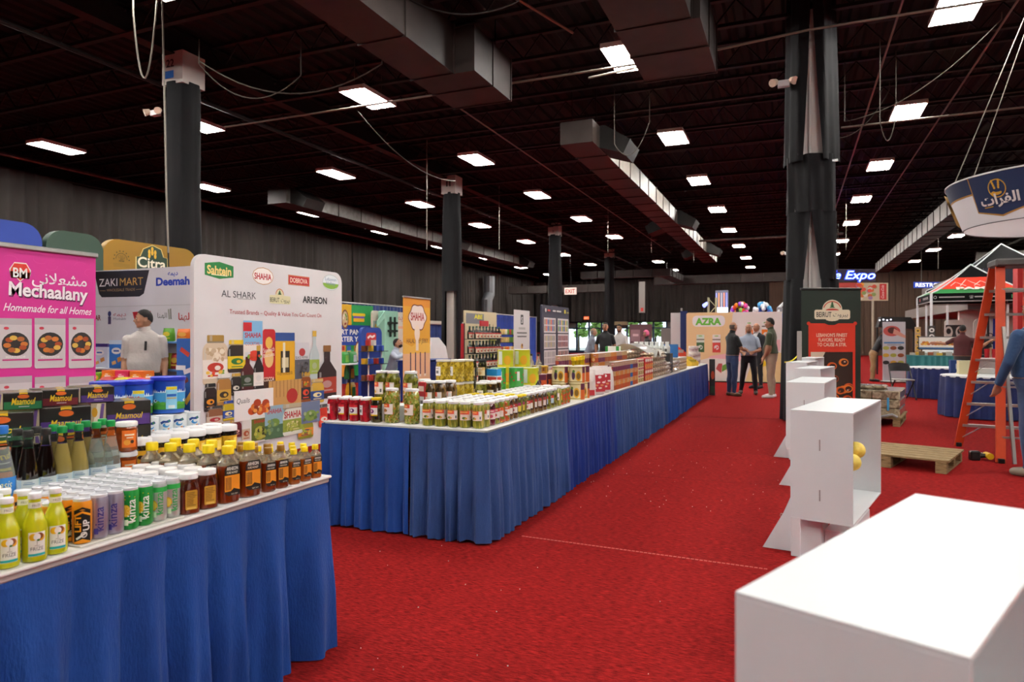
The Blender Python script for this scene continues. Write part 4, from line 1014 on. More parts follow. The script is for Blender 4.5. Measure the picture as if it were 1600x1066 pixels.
for u, yy, P in ((752, 5.05, J_ol2), (768, 5.12, J_ol3), (757, 5.25, J_ol2), (775, 5.3, J_ol3)): P.put(py(u, 600, yy).x, yy, TZ + .035, .2, suf='front one' if yy < 5.2 else 'rear one')
tag(MB().ball((0, 0, .03), .11, .07, .03, 14, 6).build('olive_pack', 'olive_dark', None, (py(786, 620, 5.2).x, 5.2, TZ)), 'flat dark vacuum pack of olives by the green tins', 'pack')
# cartons and tins
def carton(name, label, cat, size, base, art, loc, rz, group=None):
    t = thing(name, label, cat, loc, rz, group); sx, sy, sz = size
    MB().rbox(-sx / 2, sx / 2, -sy / 2, sy / 2, 0, sz, .003).build('carton', base, t)
    if art:
        a = Art(.0003); art(a, sx, sz); a.build('front_print', t.children[0], o=(0, -sy / 2 - .0002, 0))
        a = Art(.0003); art(a, sy, sz); a.build('side_print', t.children[0], o=(sx / 2 + .0002, 0, 0), xd=FX, yd=FY)
    return t
def wb_art(a, w_, h): a.rect(-w_ / 2, h * .8, w_ / 2, h, '#1f8fd0'); a.rect(-w_ * .45, h * .66, w_ * .45, h * .76, '#d94a3a'); a.rect(-w_ * .3, h * .45, w_ * .3, h * .58, '#e8a23a')
yy = 5.62
carton('cereal_carton', 'white carton with blue top left of the green tins', 'box', (.12, .06, .30), 'white_plastic', wb_art, (py(772, 580, yy).x, yy, TZ + .035), -.3)
def tin(name, label, group, h, r, base, art, n=24, lidm='can_metal', tex=None):
    o = tag(MB().lathe([(r, 0), (r + .001, .002), (r, .004), (r, h - .004), (r + .001, h - .002), (r, h)], n).build(name, base), label, 'tin', group)
    MB().lathe([(r - .001, h - .001), (r - .002, h + .0015), (r - .004, h - .003), (0, h - .003)], n).build('lid', lidm, o)
    if art: a = Art(.0002, .0012); art(a, r, h); a.build('print', o, bend=r)
    return Proto(o)
def g_art(a, r, h):
    for q in range(14): a.ell(-.13 + .02 * q, h * (.2 + .6 * ((q * 7) % 10) / 10), .009, .009, '#c23a2a', 8)
    a.rect(.02, h * .3, .045, h * .8, '#e9ece4', 4)
T_green = tin('ghee_tin', 'tall green tin with red dots', 'green tins', .17, .068, mat('tin_green', '#3b9a3a', .35, coat=.5), g_art)
for z in (0, .1705):
    for u in (779, 801): T_green.put(py(u, 600, 5.75).x, 5.75 + (u - 779) * .004, TZ + z, .2, suf='%s one %s the pale carton' % ('upper' if z else 'lower', 'beside' if u < 790 else 'away from'))
def y_art(a, r, h):
    w_ = r * 1.3; a.rect(-w_ * .2, h * .15, w_ * .25, h * .92, '#dfe3d8', 6); a.ell(-w_ * .7, h * .4, w_ * .35, h * .28, '#b8862a', 12); a.ell(w_ * .75, h * .4, w_ * .35, h * .28, '#e0a21c', 12); a.rect(-w_, 0, w_, h * .12, '#e8cf1c', 14)
T_lime = tin('mushroom_tin', 'lime yellow tin with mushroom picture', 'lime yellow tins', .165, .078, mat('tin_lime', '#c3c51c', .35, coat=.5), y_art)
for (u, yy, z) in ((790, 6.1, .33), (816, 6.25, .33), (790, 6.1, .165), (816, 6.25, .165), (790, 6.1, 0), (816, 6.25, 0), (826, 6.05, 0), (829, 6.05, .165)): T_lime.put(py(u, 580, yy).x, yy, TZ + z * 1.006, -.2 + R_.uniform(-.3, .3), suf='%s layer, %s column from the pale carton' % (ORD[round(z / .165)], ORD[0 if u < 800 else 1 if u < 820 else 2 if u < 828 else 3]))
def cream_art(a, r, h):
    w_ = r * 1.5; a.rect(-w_, h * .9, w_, h * .94, '#8a7a3a', 16); a.rect(-w_, h * .06, w_, h * .1, '#8a7a3a', 16); a.ell(-w_ * .25, h * .45, w_ * .16, h * .26, '#3d1c4a', 14); a.ell(-w_ * .22, h * .7, w_ * .12, h * .09, '#4f7a2a', 10); a.ell(w_ * .2, h * .42, w_ * .25, h * .3, '#e0a81c', 14); a.ell(w_ * .2, h * .42, w_ * .17, h * .2, '#7a5a1c', 12)
    a.rect(w_ * .55, h * .02, w_ * 1.1, h * .98, '#d0601c', 10); a.rect(w_ * .55, h * .6, w_ * 1.1, h * .98, '#5a1c3a', 10)
T_cream = tin('aubergine_tin', 'large cream tin with aubergine print', 'cream aubergine tins', .165, .078, mat('tin_cream', '#e3d9a8', .4, coat=.4), cream_art)
def flame_art(a, r, h):
    w_ = r * 1.5; a.rect(-w_, 0, w_, h, '#c9501c', 16); a.rect(-w_, h * .55, w_, h, '#5a1838', 16); a.ell(w_ * .2, h * .35, w_ * .16, h * .22, '#2e1438', 12); a.rect(-w_ * .4, h * .15, -w_ * .2, h * .95, '#e9e2d8', 3)
T_flame = tin('aubergine_tin', 'smaller tin with purple orange flame print', 'flame print tins', .125, .062, mat('tin_flame', '#b0461c', .4, coat=.4), flame_art)
for z in (0, .166):
    for k, (X, Y) in enumerate(((-2.0, 6.55), (-2.16, 6.5), (-2.0, 6.72), (-2.17, 6.68))): T_cream.put(X, Y, TZ + z, .25 + R_.uniform(-.3, .3), suf='%s one of the %s stack' % ('upper' if z else 'lower', ['near edge', 'near inner', 'far edge', 'far inner'][k]))
    for j in range(4): [T_flame.put(-2.33 - j * .13, yq, TZ + z * .757, .3 + R_.uniform(-.4, .4), suf='%s %s row, %s from the cream tins' % ('upper' if z else 'lower', 'front' if yq < 6.5 else 'rear', ORD[j])) for yq in (6.4, 6.54)]
def sauce_bottle(name, label, group, h, r, liquid, cap, art=None):
    o = tag(MB().lathe([(r * .8, 0), (r, .006), (r, h * .5), (r * .92, h * .58), (r * .42, h * .72), (r * .38, h * .92)], 18).build(name, liquid), label, 'bottle', group)
    MB().lathe([(r * .46, h * .9), (r * .46, h * .99), (r * .4, h), (0, h)], 14).build('cap', cap, o)
    if art: a = Art(.0002, .0004); art(a, r, h); a.build('label', o, bend=r)
    return Proto(o)
S_dk = sauce_bottle('molasses_bottle', 'dark molasses bottle with white label between lime and cream tins', 'dark molasses bottles', .30, .045, 'cola', 'cap_black', lambda a, r, h: a.rect(-r * .5, h * .15, r * .4, h * .42, '#e0dcd6', 6))
S_dk.put(py(838, 580, 6.05).x, 6.05, TZ, .1, suf='front one'); S_dk.put(py(833, 580, 6.35).x, 6.35, TZ, .1, suf='rear one')
S_cl = sauce_bottle('vinegar_bottle', 'clear vinegar bottle standing on the flame print tins', 'clear vinegar bottles', .2, .03, 'clear_drink', 'cap_black', lambda a, r, h: a.rect(-r * .5, h * .15, r * .5, h * .42, '#d9d2c6', 6))
for j, X in enumerate((-2.36, -2.46, -2.58, -2.7)): S_cl.put(X, 6.42 + .06 * (j % 2), TZ + .2515, 0, suf='%s from the cream tins' % ORD[j])
def roll_art(a, w_, h):
    a.rect(-w_ * .45, h * .2, w_ * .45, h * .85, '#a3762a')
    for q in range(5): a.rect(-w_ * .4 + q * w_ * .17, h * .3, -w_ * .3 + q * w_ * .17, h * .75, '#6a3a14')
carton('date_carton', 'small yellow brown carton lying on the flame print tins', 'box', (.2, .12, .075), mat('carton_ochre', '#c9a02a', .5), roll_art, (-2.44, 6.62, TZ + .2515), .2)
# rice bags
mat('bag_white', '#d9d0cc', .35, coat=.4, bump=(25, .5)); mat('bag_red', '#b8313a', .35, coat=.4, var=(['#d9c4b8', '#b8313a', '#c9a050'], 22), bump=(25, .5)); mat('bag_yellow', '#d9ab1c', .35, coat=.4, bump=(25, .5))
def bag(name, label, w_, d_, h, m1, loc, rz, art=None, group=None):
    t = thing(name, label, 'bag', loc, rz, group)
    sup(MB(), [(0, w_ * .42, d_ * .38, 4), (h * .06, w_ * .5, d_ * .5, 3), (h * .5, w_ * .49, d_ * .52, 2.6), (h * .8, w_ * .47, d_ * .38, 2.6), (h * .92, w_ * .46, d_ * .12, 3), (h, w_ * .47, d_ * .05, 4)], 22).build('bag', m1, t)
    if art: a = Art(.0004); art(a, w_, h); a.build('print', t, o=(0, -d_ * .535, 0))
    return t
def rice_art(a, w_, h):
    a.rect(-w_ * .36, h * .12, w_ * .36, h * .72, '#b8313a')
    for q in range(6): a.ell(w_ * (-.22 + .1 * q), h * (.25 + .1 * (q % 3)), w_ * .1, h * .035, ['#e6dccb', '#d98f5a', '#efe6dc'][q % 3], 10)
    a.ell(w_ * .05, h * .64, w_ * .1, h * .05, '#f2efe9', 12)
bag('flour_bag', 'tall white bag with red foot beside the cream tins', .17, .12, .28, 'bag_white', (-2.0, 6.93, TZ), .5, lambda a, w_, h: a.rect(-w_ * .36, h * .05, w_ * .36, h * .25, '#c2313a'))
bag('rice_bag', 'big red rice bag with dish picture and handle', .24, .15, .30, 'bag_white', (-1.99, 7.15, TZ), .95, rice_art)
bag('rice_bag', 'big red rice bag behind the first rice bag', .24, .15, .30, 'bag_white', (-2.0, 7.42, TZ), .95, rice_art)
bag('rice_bag', 'white rice bag end facing the printed cans', .22, .14, .28, 'bag_white', (-2.0, 7.66, TZ), 1.1)
mat('oil', '#c9a81c', .08, coat=1.0, trans=.3)
S_oil = sauce_bottle('oil_jug', 'golden oil bottle with yellow cap behind the rice bags', 'oil bottles', .41, .055, 'oil', 'lid_yellow')
for k, (X, Y) in enumerate(((-2.16, 6.95), (-2.17, 7.1), (-2.18, 7.26), (-2.2, 7.42),)): S_oil.put(X, Y, TZ, 0, suf='%s row, %s from the tins' % (('front', ORD[k]) if k < 4 else ('rear', ORD[k - 4])))
# small food cans in blocks
def bean_art(c1, c2, c3):
    def f(a, r, h):
        w_ = r * 1.5; a.rect(-w_, 0, w_, h * .5, c2, 14); a.ell(-w_ * .3, h * .32, w_ * .35, h * .2, c3, 12); a.ell(0, h * .78, w_ * .3, h * .1, '#b5202a', 10); a.rect(-w_ * .25, h * .75, w_ * .25, h * .81, '#f1ece2', 5)
    return f
FC = [tin('bean_can', 'small cream brown bean can', 'cream bean cans', .108, .037, mat('tin_cr2', '#c2a478', .4, coat=.3), bean_art('#dcc9a0', '#a3502a', '#6a2a14'), 16),
      tin('bean_can', 'small orange label bean can', 'orange bean cans', .108, .037, mat('tin_or2', '#c9833a', .4, coat=.3), bean_art('', '#b0481c', '#e0b070'), 16),
      tin('bean_can', 'small purple cream bean can', 'purple fava cans', .108, .037, mat('tin_pu2', '#b8977e', .4, coat=.3), bean_art('', '#6a2a4a', '#b5482a'), 16),
      tin('bean_can', 'small blue label bean can', 'blue chickpea cans', .108, .037, mat('tin_bl2', '#bfa37c', .4, coat=.3), bean_art('', '#1f5fa8', '#3aa0a8'), 16)]
Y0 = 7.86
for j in range(17):
    for z in range(3):
        q = 3 if 11 <= j <= 12 else (1 if j % 3 and z < 2 else 0 if z < 2 else 2)
        FC[q].put(-1.965, Y0 + j * .0765, TZ + z * .1095, .35 + R_.uniform(-.3, .3), suf='edge row, %s layer, %s from the rice bags' % (ORD[z], ORD[j]))
carton('shipping_carton', 'plain brown carton carrying the raised rows of food cans', 'box', (.7, 2.9, .205), mat('kraft', '#a3825a', .8), None, (-2.52, 8.2, TZ), 0)
for j in range(36):
    for c in range(2):
        for z in range(2): FC[(j // 4 + c + z) % 3].put(-2.215 - c * .078, 6.86 + j * .0768 + (0 if j > -1 else 0), TZ + .2065 + z * .1095, .3 + R_.uniform(-.4, .4), suf='raised %s row, %s layer, %s from the tins' % (['front', 'rear'][c], ['lower', 'upper'][z], ORD[j])) if not (c == 0 and j < 14) else None
# rows with cream gaps: upright cartons and packs further on
def pack_art(c1, c2):
    def f(a, w_, h):
        a.rect(-w_ * .48, h * .05, w_ * .48, h * .5, c1); a.rect(-w_ * .48, h * .68, w_ * .48, h * .92, c2)
        for q in range(4): a.ell(w_ * (-.3 + .2 * q), h * .3, w_ * .08, h * .12, ['#e9d9b0', '#7a3a1c', '#d9a23a', '#5a7a2a'][q], 10)
    return f
cols = [('#d9c9a0', '#a04a2a', '#6a7a3a', 'cream carton with fruit print'), ('#b5241f', '#d9b04a', '#e9e4dc', 'red carton with yellow fruit print')]
for j in range(3):
    for z in range(3): carton('food_carton', '%s cream fruit print carton in the %s column past the cans' % (ordn[z], ordn[j]), 'box', (.11, .12, .105), mat('ct_cream', '#d9cba4', .5), pack_art('#8a7a3a', '#a33a5a'), (-2.0, 9.24 + j * .125, TZ + z * .1055), PI / 2, 'cream fruit print cartons')
for j in range(4):
    for z in range(2): carton('food_carton', '%s red fruit print carton in the %s column before the bean packs' % (ordn[z], ordn[j]), 'box', (.12, .14, .16), mat('ct_red', '#a8221f', .5), pack_art('#d9802a', '#d9d0c8'), (-2.0, 9.66 + j * .145, TZ + z * .1605), PI / 2, 'red fruit print cartons')
mat('bean_pack', '#c9b394', .3, coat=.6, var=(['#e0d0b4', '#6a4030', '#a8865c', '#efe4d0'], 26, 'vor'))
mat('bean_pack2', '#4a2a2a', .3, coat=.6, var=(['#d9c49a', '#5a2a24', '#b59a6a', '#2e1a1a'], 24, 'vor'))
def pillow(name, label, m, loc, rz, w_, d_, h, group, base=None):
    mb = MB(); 
    def f(i, j, top):
        a, b = i * 2 - 1, j * 2 - 1; e = (1 - a ** 4) * (1 - b ** 4)
        return (a * w_ / 2, b * d_ / 2, h / 2 + (h / 2 if top else -h / 2) * max(.06, e ** .5))
    mb.grid(lambda i, j: f(i, j, 1), 8, 8); mb.grid(lambda i, j: f(1 - i, j, 0), 8, 8)
    return tag(mb.build(name, m, None, loc, rz), label, 'bag', group)
pb = Proto(pillow('bean_pack', 'flat clear pack of beans', 'bean_pack', (0, 0, 0), 0, .26, .18, .06, 'clear bean packs'))
pb2 = Proto(pillow('bean_pack', 'flat clear pack of dark beans', 'bean_pack2', (0, 0, 0), 0, .26, .18, .06, 'dark bean packs'))
for j in range(6):
    for z in range(8): (pb if z < 5 else pb2).put(-2.02 - .03 * (z % 2), 10.35 + j * .185, TZ + z * .047, PI / 2 + R_.uniform(-.1, .1), suf='edge stack %s past the red cartons, %s layer' % (ORD[j], ORD[z]))
for j in range(6):
    for z in range(7): (pb2 if z > 3 else pb).put(-2.3, 9.75 + j * .2, TZ + z * .06, PI / 2, suf='rear stack %s past the red cartons, %s layer' % (ORD[j], ORD[z]))
ch = Proto(pillow('chip_bag', 'shiny blue and gold snack bag on the table edge', mat('chip_blue', '#1d2f8a', .25, coat=.8, var=(['#1d2f8a', '#c9a23a', '#e6e2dc', '#8a3a1c'], 9)), (0, 0, 0), 0, .2, .28, .08, 'blue snack bags'))
for j, yc in enumerate((11.5, 11.68, 12.28, 12.46, 12.64)):
    for z in range(3): ch.put(-2.02, yc, TZ + z * .065, R_.uniform(-.2, .2), suf='%s pile, %s layer' % (ORD[j], ORD[z]))
# far end goods
W_ = Proto(jar('wrapped_jar', 'cream lidded spread jar in the wrapped block', 'wrapped cream jars', .12, .055, mat('wrap_cream', '#b9a88c', .3, coat=.5, var=('#8f7a5a', 12)), mat('lid_cr', '#e6dfd2', .4), lab_two('#cbb89a', '#8a7050')).root)
W_.used = False
for j in range(9):
    for z in range(2): W_.put(-2.0, 12.8 + j * .115, TZ + z * .1205, .6, suf='edge row, %s layer, %s along' % (ORD[z], ORD[j])); W_.put(-2.12, 12.8 + j * .115, TZ + z * .1205, .6, suf='rear row, %s layer, %s along' % (ORD[z], ORD[j]))
def disp(nm, label, w_, d_, h, c, c2, loc, rz):
    t = thing('display_box', label, 'box', loc, rz)
    mb = MB(); mb.box(-w_ / 2, w_ / 2, -d_ / 2, d_ / 2, 0, .01); mb.box(-w_ / 2, w_ / 2, d_ / 2 - .006, d_ / 2, 0, h * 1.25)
    for s_ in (-1, 1): mb.prism([(-d_ / 2, 0), (d_ / 2, 0), (d_ / 2, h * 1.25), (-d_ / 2, h * .55)], (s_ * w_ / 2 + .003, 0, 0), (0, 1, 0), (0, 0, 1), .006)
    mb.box(-w_ / 2, w_ / 2, -d_ / 2, -d_ / 2 + .006, 0, h * .55); mb.build('tray', c, t, smooth=0)
    r = random.Random(nm)
    for q in range(14): MB().rbox(-.02, .02, -.006, .006, 0, h * .8, .003).build('snack_bar', c2, t, (-w_ / 2 + .04 + (q % 7) * (w_ - .08) / 6, -d_ / 4 + (q // 7) * d_ / 3, .012), r.uniform(-.4, .4))
    return t
disp(1, 'orange red display box of small wrapped sweets on top', .3, .2, .2, mat('disp_red', '#d9401c', .5), mat('swt', '#7a1c1c', .4, var=('#e0e0d8', 40)), (-2.2, 14.3, TZ + .19), 1.2)
disp(2, 'yellow display box of small packets under the orange one', .32, .22, .18, mat('disp_yel', '#e6b81c', .5), mat('swt2', '#8a5a1c', .4, var=('#e0c83a', 40)), (-2.2, 14.3, TZ), 1.2)
disp(3, 'yellow packet display box at the end of the table row', .3, .2, .16, mat('disp_yel2', '#d9b43a', .5), mat('swt3', '#3a3a1c', .4, var=('#e0c83a', 40)), (-2.05, 15.1, TZ), 1.2)
tb = Proto(jar('sweet_tub', 'white lidded sweet tub stacked at the table end', 'white sweet tubs', .14, .075, mat('tub_wh', '#cfc4c0', .4), mat('lid_wh2', '#e6e0dc', .4), lab_two('#b59a94', '#8a6a7a'), .97).root); tb.used = False
for j in range(5):
    for z in range(3 if j in (1, 2) else 2): tb.put(-2.05 - .05 * (j % 2), 15.45 + j * .17, TZ + z * .1405, .4, suf='%s stack, %s layer' % (ORD[j], ORD[z]))
sb = Proto(jar('biscuit_stack', 'clear round biscuit tub with white lid behind the orange display box', 'clear biscuit tubs', .11, .08, mat('bisc', '#a89a7a', .3, coat=.6, var=('#d9cbb0', 20)), 'lid_white', None, .97).root); sb.used = False
for j in range(3):
    for z in range(4): sb.put(-2.5, 14.6 + j * .18, TZ + z * .1105, 0, suf='%s stack, %s layer' % (ORD[j], ORD[z]))
# upright goods along the back of the long table
carton('tea_carton', 'green and white tall carton behind the bean cans', 'box', (.2, .1, .30), mat('ct_gw', '#dfe3da', .5), lambda a, w_, h: (a.rect(-w_ / 2, 0, -w_ * .3, h, '#2f8a3a'), a.rect(w_ * .3, 0, w_ / 2, h, '#2f8a3a'), a.rect(-w_ * .15, h * .3, w_ * .15, h * .6, '#5a8a4a')), (py(958, 550, 9.6).x, 9.6, TZ + .19), -.1)
carton('brown_carton', 'open brown carton holding a clear plastic sheet', 'box', (.28, .24, .2), mat('kraft2', '#c09a5c', .7), None, (py(983, 560, 10.6).x, 10.6, TZ + .15), .2)
mb = MB(); r = random.Random(3)
mb.grid(lambda i, j: ((i - .5) * .8, (j - .5) * .5, .12 * math.sin(i * 3.1) + .05 * math.sin(j * 9 + i * 5)), 16, 10)
p = py(990, 545, 10.6); tag(mb.build('plastic_sheet', mat('film', '#d9dcdc', .15, trans=.6), None, (p.x, 10.6, TZ + .36)), 'crumpled clear plastic sheet over the brown carton', 'plastic sheet')
for q, (u, yy, c, nm) in enumerate([(1000, 11.3, '#b01c24', 'red carton stack left of the white bottles'), (1008, 11.5, '#8a1c24', 'dark red carton with white panel by the white bottles')]):
    carton('cracker_carton', nm, 'box', (.22, .16, .44), cm(c), lambda a, w_, h: (a.rect(-w_ * .3, h * .1, w_ * .1, h * .45, '#e0d6d0'), a.rect(-w_ * .45, h * .6, w_ * .45, h * .85, '#c9403a')), (py(u, 560, yy).x, yy, TZ), 0)
for j in range(4):
    carton('cracker_carton', '%s low red carton under the clear plastic sheet' % ordn[j], 'box', (.16, .2, .14), mat('ct_red2', '#b5262a', .5), lambda a, w_, h: a.rect(-w_ * .3, h * .2, w_ * .1, h * .8, '#e6dcd6'), (py(968 + j * 12, 570, 10.2).x, 10.2 + j * .02, TZ + .05 * (j % 2 > 5)), .1, 'low red cartons')
S_w = sauce_bottle('rosewater_bottle', 'small white bottle with black cap in the white bottle block', 'white bottle block', .2, .032, mat('wh_bottle', '#e0e4de', .3, coat=.5), mat('cap_wh', '#f0f0ec', .4), lambda a, r, h: a.rect(-r * .6, h * .15, r * .6, h * .4, '#3a3a36', 6))
tag(MB().rbox(-.34, .34, -.16, .16, 0, .34, .004).build('dark_crate', mat('crate_dk', '#26282a', .5), None, (-2.3, 12.0, TZ), 0), 'dark crate under the block of white bottles', 'crate')
for j in range(7):
    for c in range(3): S_w.put(-2.3 - .27 + j * .09, 11.88 + c * .11, TZ + .341, 0, suf='%s row, %s across' % (ORD[c], ORD[j]))
carton('blue_carton', 'flat blue carton right of the white bottle block', 'box', (.28, .1, .24), cm('#2a6aa8'), None, (py(1047, 550, 12.6).x, 12.6, TZ + .25), 0)
for j in range(3): carton('grey_carton', '%s pale carton in the small tower before the orange display box' % ordn[j], 'box', (.2, .2, .12), cm('#c9c2ba'), pack_art('#8a8a90', '#6a3a3a'), (-2.35, 13.35, TZ + j * .1205), .3, 'pale carton tower')
# black standee closing the table end
e = thing('end_board', 'dark upright panel with orange print closing the end of the table row', 'panel', (-1.72, 16.75, 0), 0)
MB().rbox(-.13, .0, 0, .05, 0, .86, .006).build('board', mat('board_dark', '#2f2d2c', .6), e)
a = Art(.001); a.ell(-.05, .48, .04, .1, '#b5482a', 14); a.rect(-.1, .06, -.01, .22, '#2a4a34'); a.build('print', e, o=(0, -.001, 0))
# ------------------------------------------------------------------ booth walls and banners on the left
mat('fabric_white', '#dcd9da', .7, bump=(4, .12), var=('#d5d2d3', 1.5))
AR_MECH = '\ufef2\ufee7\ufefc\ufecc\ufeb8\ufee3'; AR_DEEM = '\ufeea\ufee4\ufef3\ufea9'; AR_BEI = '\ufe95\ufeed\ufeae\ufef4\ufe91'; AR_FUR = '\ufe95\ufe8d\ufeae\ufed4\ufedf\ufe8d'; AR_HANA = '\ufe8e\ufee8\ufeec\ufedf\ufe8d'
class Wall:
    "upright display wall; P(u, v) turns a photograph pixel into print coordinates on it"
    def __init__(s, name, label, cat, axis, c, a0, a1, h, m, r=.12, th=.05, z0=0.0, group=None, part='panel'):
        s.axis, s.c, s.a0 = axis, c, a0
        s.W = a1 - a0; s.H = h
        s.t = thing(name, label, cat, (c, a0, 0) if axis == 'x' else (a0, c, 0), 0, group)
        s.xd = (0, 1, 0) if axis == 'x' else (1, 0, 0)
        s.panel = MB().prism(rr(0, z0, s.W, h, (0, 0, r, r), 6), (0, 0, 0), s.xd, (0, 0, 1), th).build(part, m, s.t, smooth=30)
    def P(s, u, v):
        p = px(u, v, s.c) if s.axis == 'x' else py(u, v, s.c)
        return ((p.y if s.axis == 'x' else p.x) - s.a0, p.z)
    def box(s, u0, v0, u1, v1):
        x0, z1 = s.P(u0, (v0)); x1, _ = s.P(u1, v0); _, z0 = s.P((u0 + u1) / 2, v1); _, z1 = s.P((u0 + u1) / 2, v0)
        return x0, z0, x1, z1
    def art(s, a, name='print', parent=None): return a.build(name, s.panel, xd=s.xd, yd=(0, 0, 1))
# small picture vocabulary used on printed walls
def tint(c): q = lin(c); return tuple(min(1, x * .6 + .22) for x in q)
def pj(a, x0, y0, x1, y1, body, lid, lab, lab2='#f0e9dc', neck=.8):
    w_, h = x1 - x0, y1 - y0; c = (x0 + x1) / 2
    a.rrect(x0, y0, x1, y0 + h * .86, (w_ * .1, w_ * .1, w_ * .3, w_ * .3), body, 5); a.rect(x0 + w_ * .06, y0 + h * .1, x0 + w_ * .14, y0 + h * .72, tint(body))
    a.rrect(c - w_ * neck / 2, y0 + h * .84, c + w_ * neck / 2, y1, .012, lid, 3); a.rect(c - w_ * neck / 2, y0 + h * .845, c + w_ * neck / 2, y0 + h * .87, '#8a8276'); a.rect(c - w_ * neck * .35, y0 + h * .88, c - w_ * neck * .2, y1 - .005, tint(lid))
    a.rect(x0, y0 + h * .12, x1, y0 + h * .5, lab); a.ell(c, y0 + h * .34, w_ * .32, h * .1, lab2, 14); a.rect(x0 + w_ * .2, y0 + h * .16, x1 - w_ * .2, y0 + h * .19, lab2); a.ell(c + w_ * .08, y0 + h * .33, w_ * .12, h * .05, lab, 10)
def pbx(a, x0, y0, x1, y1, c1, c2, c3):
    h = y1 - y0; w_ = x1 - x0; a.rect(x0, y0, x1, y1, c1); a.rect(x0, y0 + h * .8, x1, y1, c2); a.rect(x0 + w_ * .15, y0 + h * .3, x1 - w_ * .15, y0 + h * .6, c3)
def pbt(a, x0, y0, x1, y1, body, cap, lab):
    w_, h = x1 - x0, y1 - y0; c = (x0 + x1) / 2
    a.poly([(x0, y0), (x1, y0), (x1, y0 + h * .5), (c + w_ * .16, y0 + h * .7), (c + w_ * .16, y0 + h * .9), (c - w_ * .16, y0 + h * .9), (c - w_ * .16, y0 + h * .7), (x0, y0 + h * .5)], body)
    a.rect(c - w_ * .2, y0 + h * .88, c + w_ * .2, y1, cap); a.rect(x0 + w_ * .1, y0 + h * .05, x0 + w_ * .2, y0 + h * .5, tint(body)); a.rect(x0, y0 + h * .1, x1, y0 + h * .4, lab); a.ell(c, y0 + h * .27, w_ * .25, h * .07, tint(lab), 12); a.rect(x0 + w_ * .2, y0 + h * .14, x1 - w_ * .2, y0 + h * .17, tint(lab))
# --- tall white product wall
XW = -5.67; yw0 = px(303, 400, XW).y; yw1 = px(534, 430, XW).y
W = Wall('backdrop_wall', 'tall white fabric backdrop printed with grocery products and brand logos', 'backdrop', 'x', XW, yw0, yw1, 2.245, 'fabric_white', .14, .05)
mb = MB(); 
for s_ in (.3, W.W - .3): mb.rbox(-.1, .2, s_ - .04, s_ + .04, 0, .02, .005)
mb.build('foot', 'aluminium', W.t)
a = Art(.0006, .001)
def sq(x, y): return W.P(290 + x / 3.4385, 390 + y / 3.4385)
def bx_(x0, y0, x1, y1): return W.box(290 + x0 / 3.4385, 390 + y0 / 3.4385, 290 + x1 / 3.4385, 390 + y1 / 3.4385)
def tx(t, x, y, wpx, hpx, c, **k):
    p = sq(x, y); q = sq(x + wpx / 2, y); p0 = sq(x - wpx / 2, y); z2 = sq(x, y - hpx)[1]
    a.text(t, (p0[0] + q[0]) / 2, p[1] - (z2 - p[1]) / 2, z2 - p[1], c, w=q[0] - p0[0], **k)
def spots(b, n, cols, r, seed):
    x0, y0, x1, y1 = bx_(*b); q = random.Random(seed)
    for i in range(n): a.ell(q.uniform(x0 + r, x1 - r), q.uniform(y0 + r, y1 - r), r * q.uniform(.6, 1.1), r * q.uniform(.5, .9), q.choice(cols), 8)
X0, Y0, X1, Y1 = bx_(102, 66, 257, 158); cx, cy = (X0 + X1) / 2, (Y0 + Y1) / 2
a.poly([(X0, Y0 + .03), (cx, Y0 - .0), (X1, Y0 + .03), (X1, Y1 - .03), (cx, Y1), (X0, Y1 - .03)], '#1f7a3a'); tx('Sahtein', 180, 112, 130, 44, '#f0d080', bold=.03); a.rect(cx - .11, Y0 + .035, cx + .11, Y0 + .045, '#e9e4c0')
X0, Y0, X1, Y1 = bx_(358, 96, 472, 190); cx, cy = (X0 + X1) / 2, (Y0 + Y1) / 2
a.ell(cx, cy, (X1 - X0) / 2, (Y1 - Y0) / 2, '#b5824a', 12); a.ell(cx, cy, (X1 - X0) / 2 - .008, (Y1 - Y0) / 2 - .008, '#efe9e4', 12); tx('SHAHIA', 415, 145, 92, 32, '#b5202a', bold=.03)
X0, Y0, X1, Y1 = bx_(551, 142, 665, 194); a.rect(X0, Y0, X1, Y1, '#b5202a'); a.rect(X0 + .006, Y0 + .006, X1 - .006, Y1 - .006, '#d9a24a'); a.rect(X0 + .01, Y0 + .01, X1 - .01, Y1 - .01, '#b5202a'); tx('DOBROVA', 608, 168, 92, 26, '#f3e6d0', bold=.01)
X0, Y0, X1, Y1 = bx_(735, 136, 823, 220); cx, cy = (X0 + X1) / 2, (Y0 + Y1) / 2; a.ell(cx, cy, (X1 - X0) / 2, (Y1 - Y0) / 2, '#a9b5b0'); a.ell(cx, cy, (X1 - X0) / 2 - .006, (Y1 - Y0) / 2 - .006, '#dfe6ea'); a.ell(cx, cy - (Y1 - Y0) * .06, (X1 - X0) / 2 - .008, (Y1 - Y0) / 2 - .03, '#7fae3a', 16, PI, 2 * PI); tx('Lebanon', 779, 160, 60, 18, '#6a86a8'); tx('Valley', 779, 182, 50, 18, '#6a86a8')
tx('AL SHARK', 285, 242, 186, 36, '#3c3c40'); a.line([sq(280, 264), sq(360, 268)], .004, '#3c3c40')
X0, Y0, X1, Y1 = bx_(450, 248, 563, 292); a.rrect(X0, Y0, X1, Y1, .02, '#d9d3a8'); p = sq(505, 248); a.ell(p[0], p[1], .075, .085, '#d9d3a8', 16, 0, PI); a.ring(p[0], p[1], .072, .082, .008, '#c23a2a', 16, .2, PI - .2); a.poly([(p[0] - .03, p[1] + .01), (p[0] + .03, p[1] + .01), (p[0], p[1] + .07)], '#2f5a34'); tx('BEIRUT', 478, 270, 50, 24, '#3a3a34', bold=.01); tx(AR_BEI, 534, 272, 46, 24, '#3a3a34')
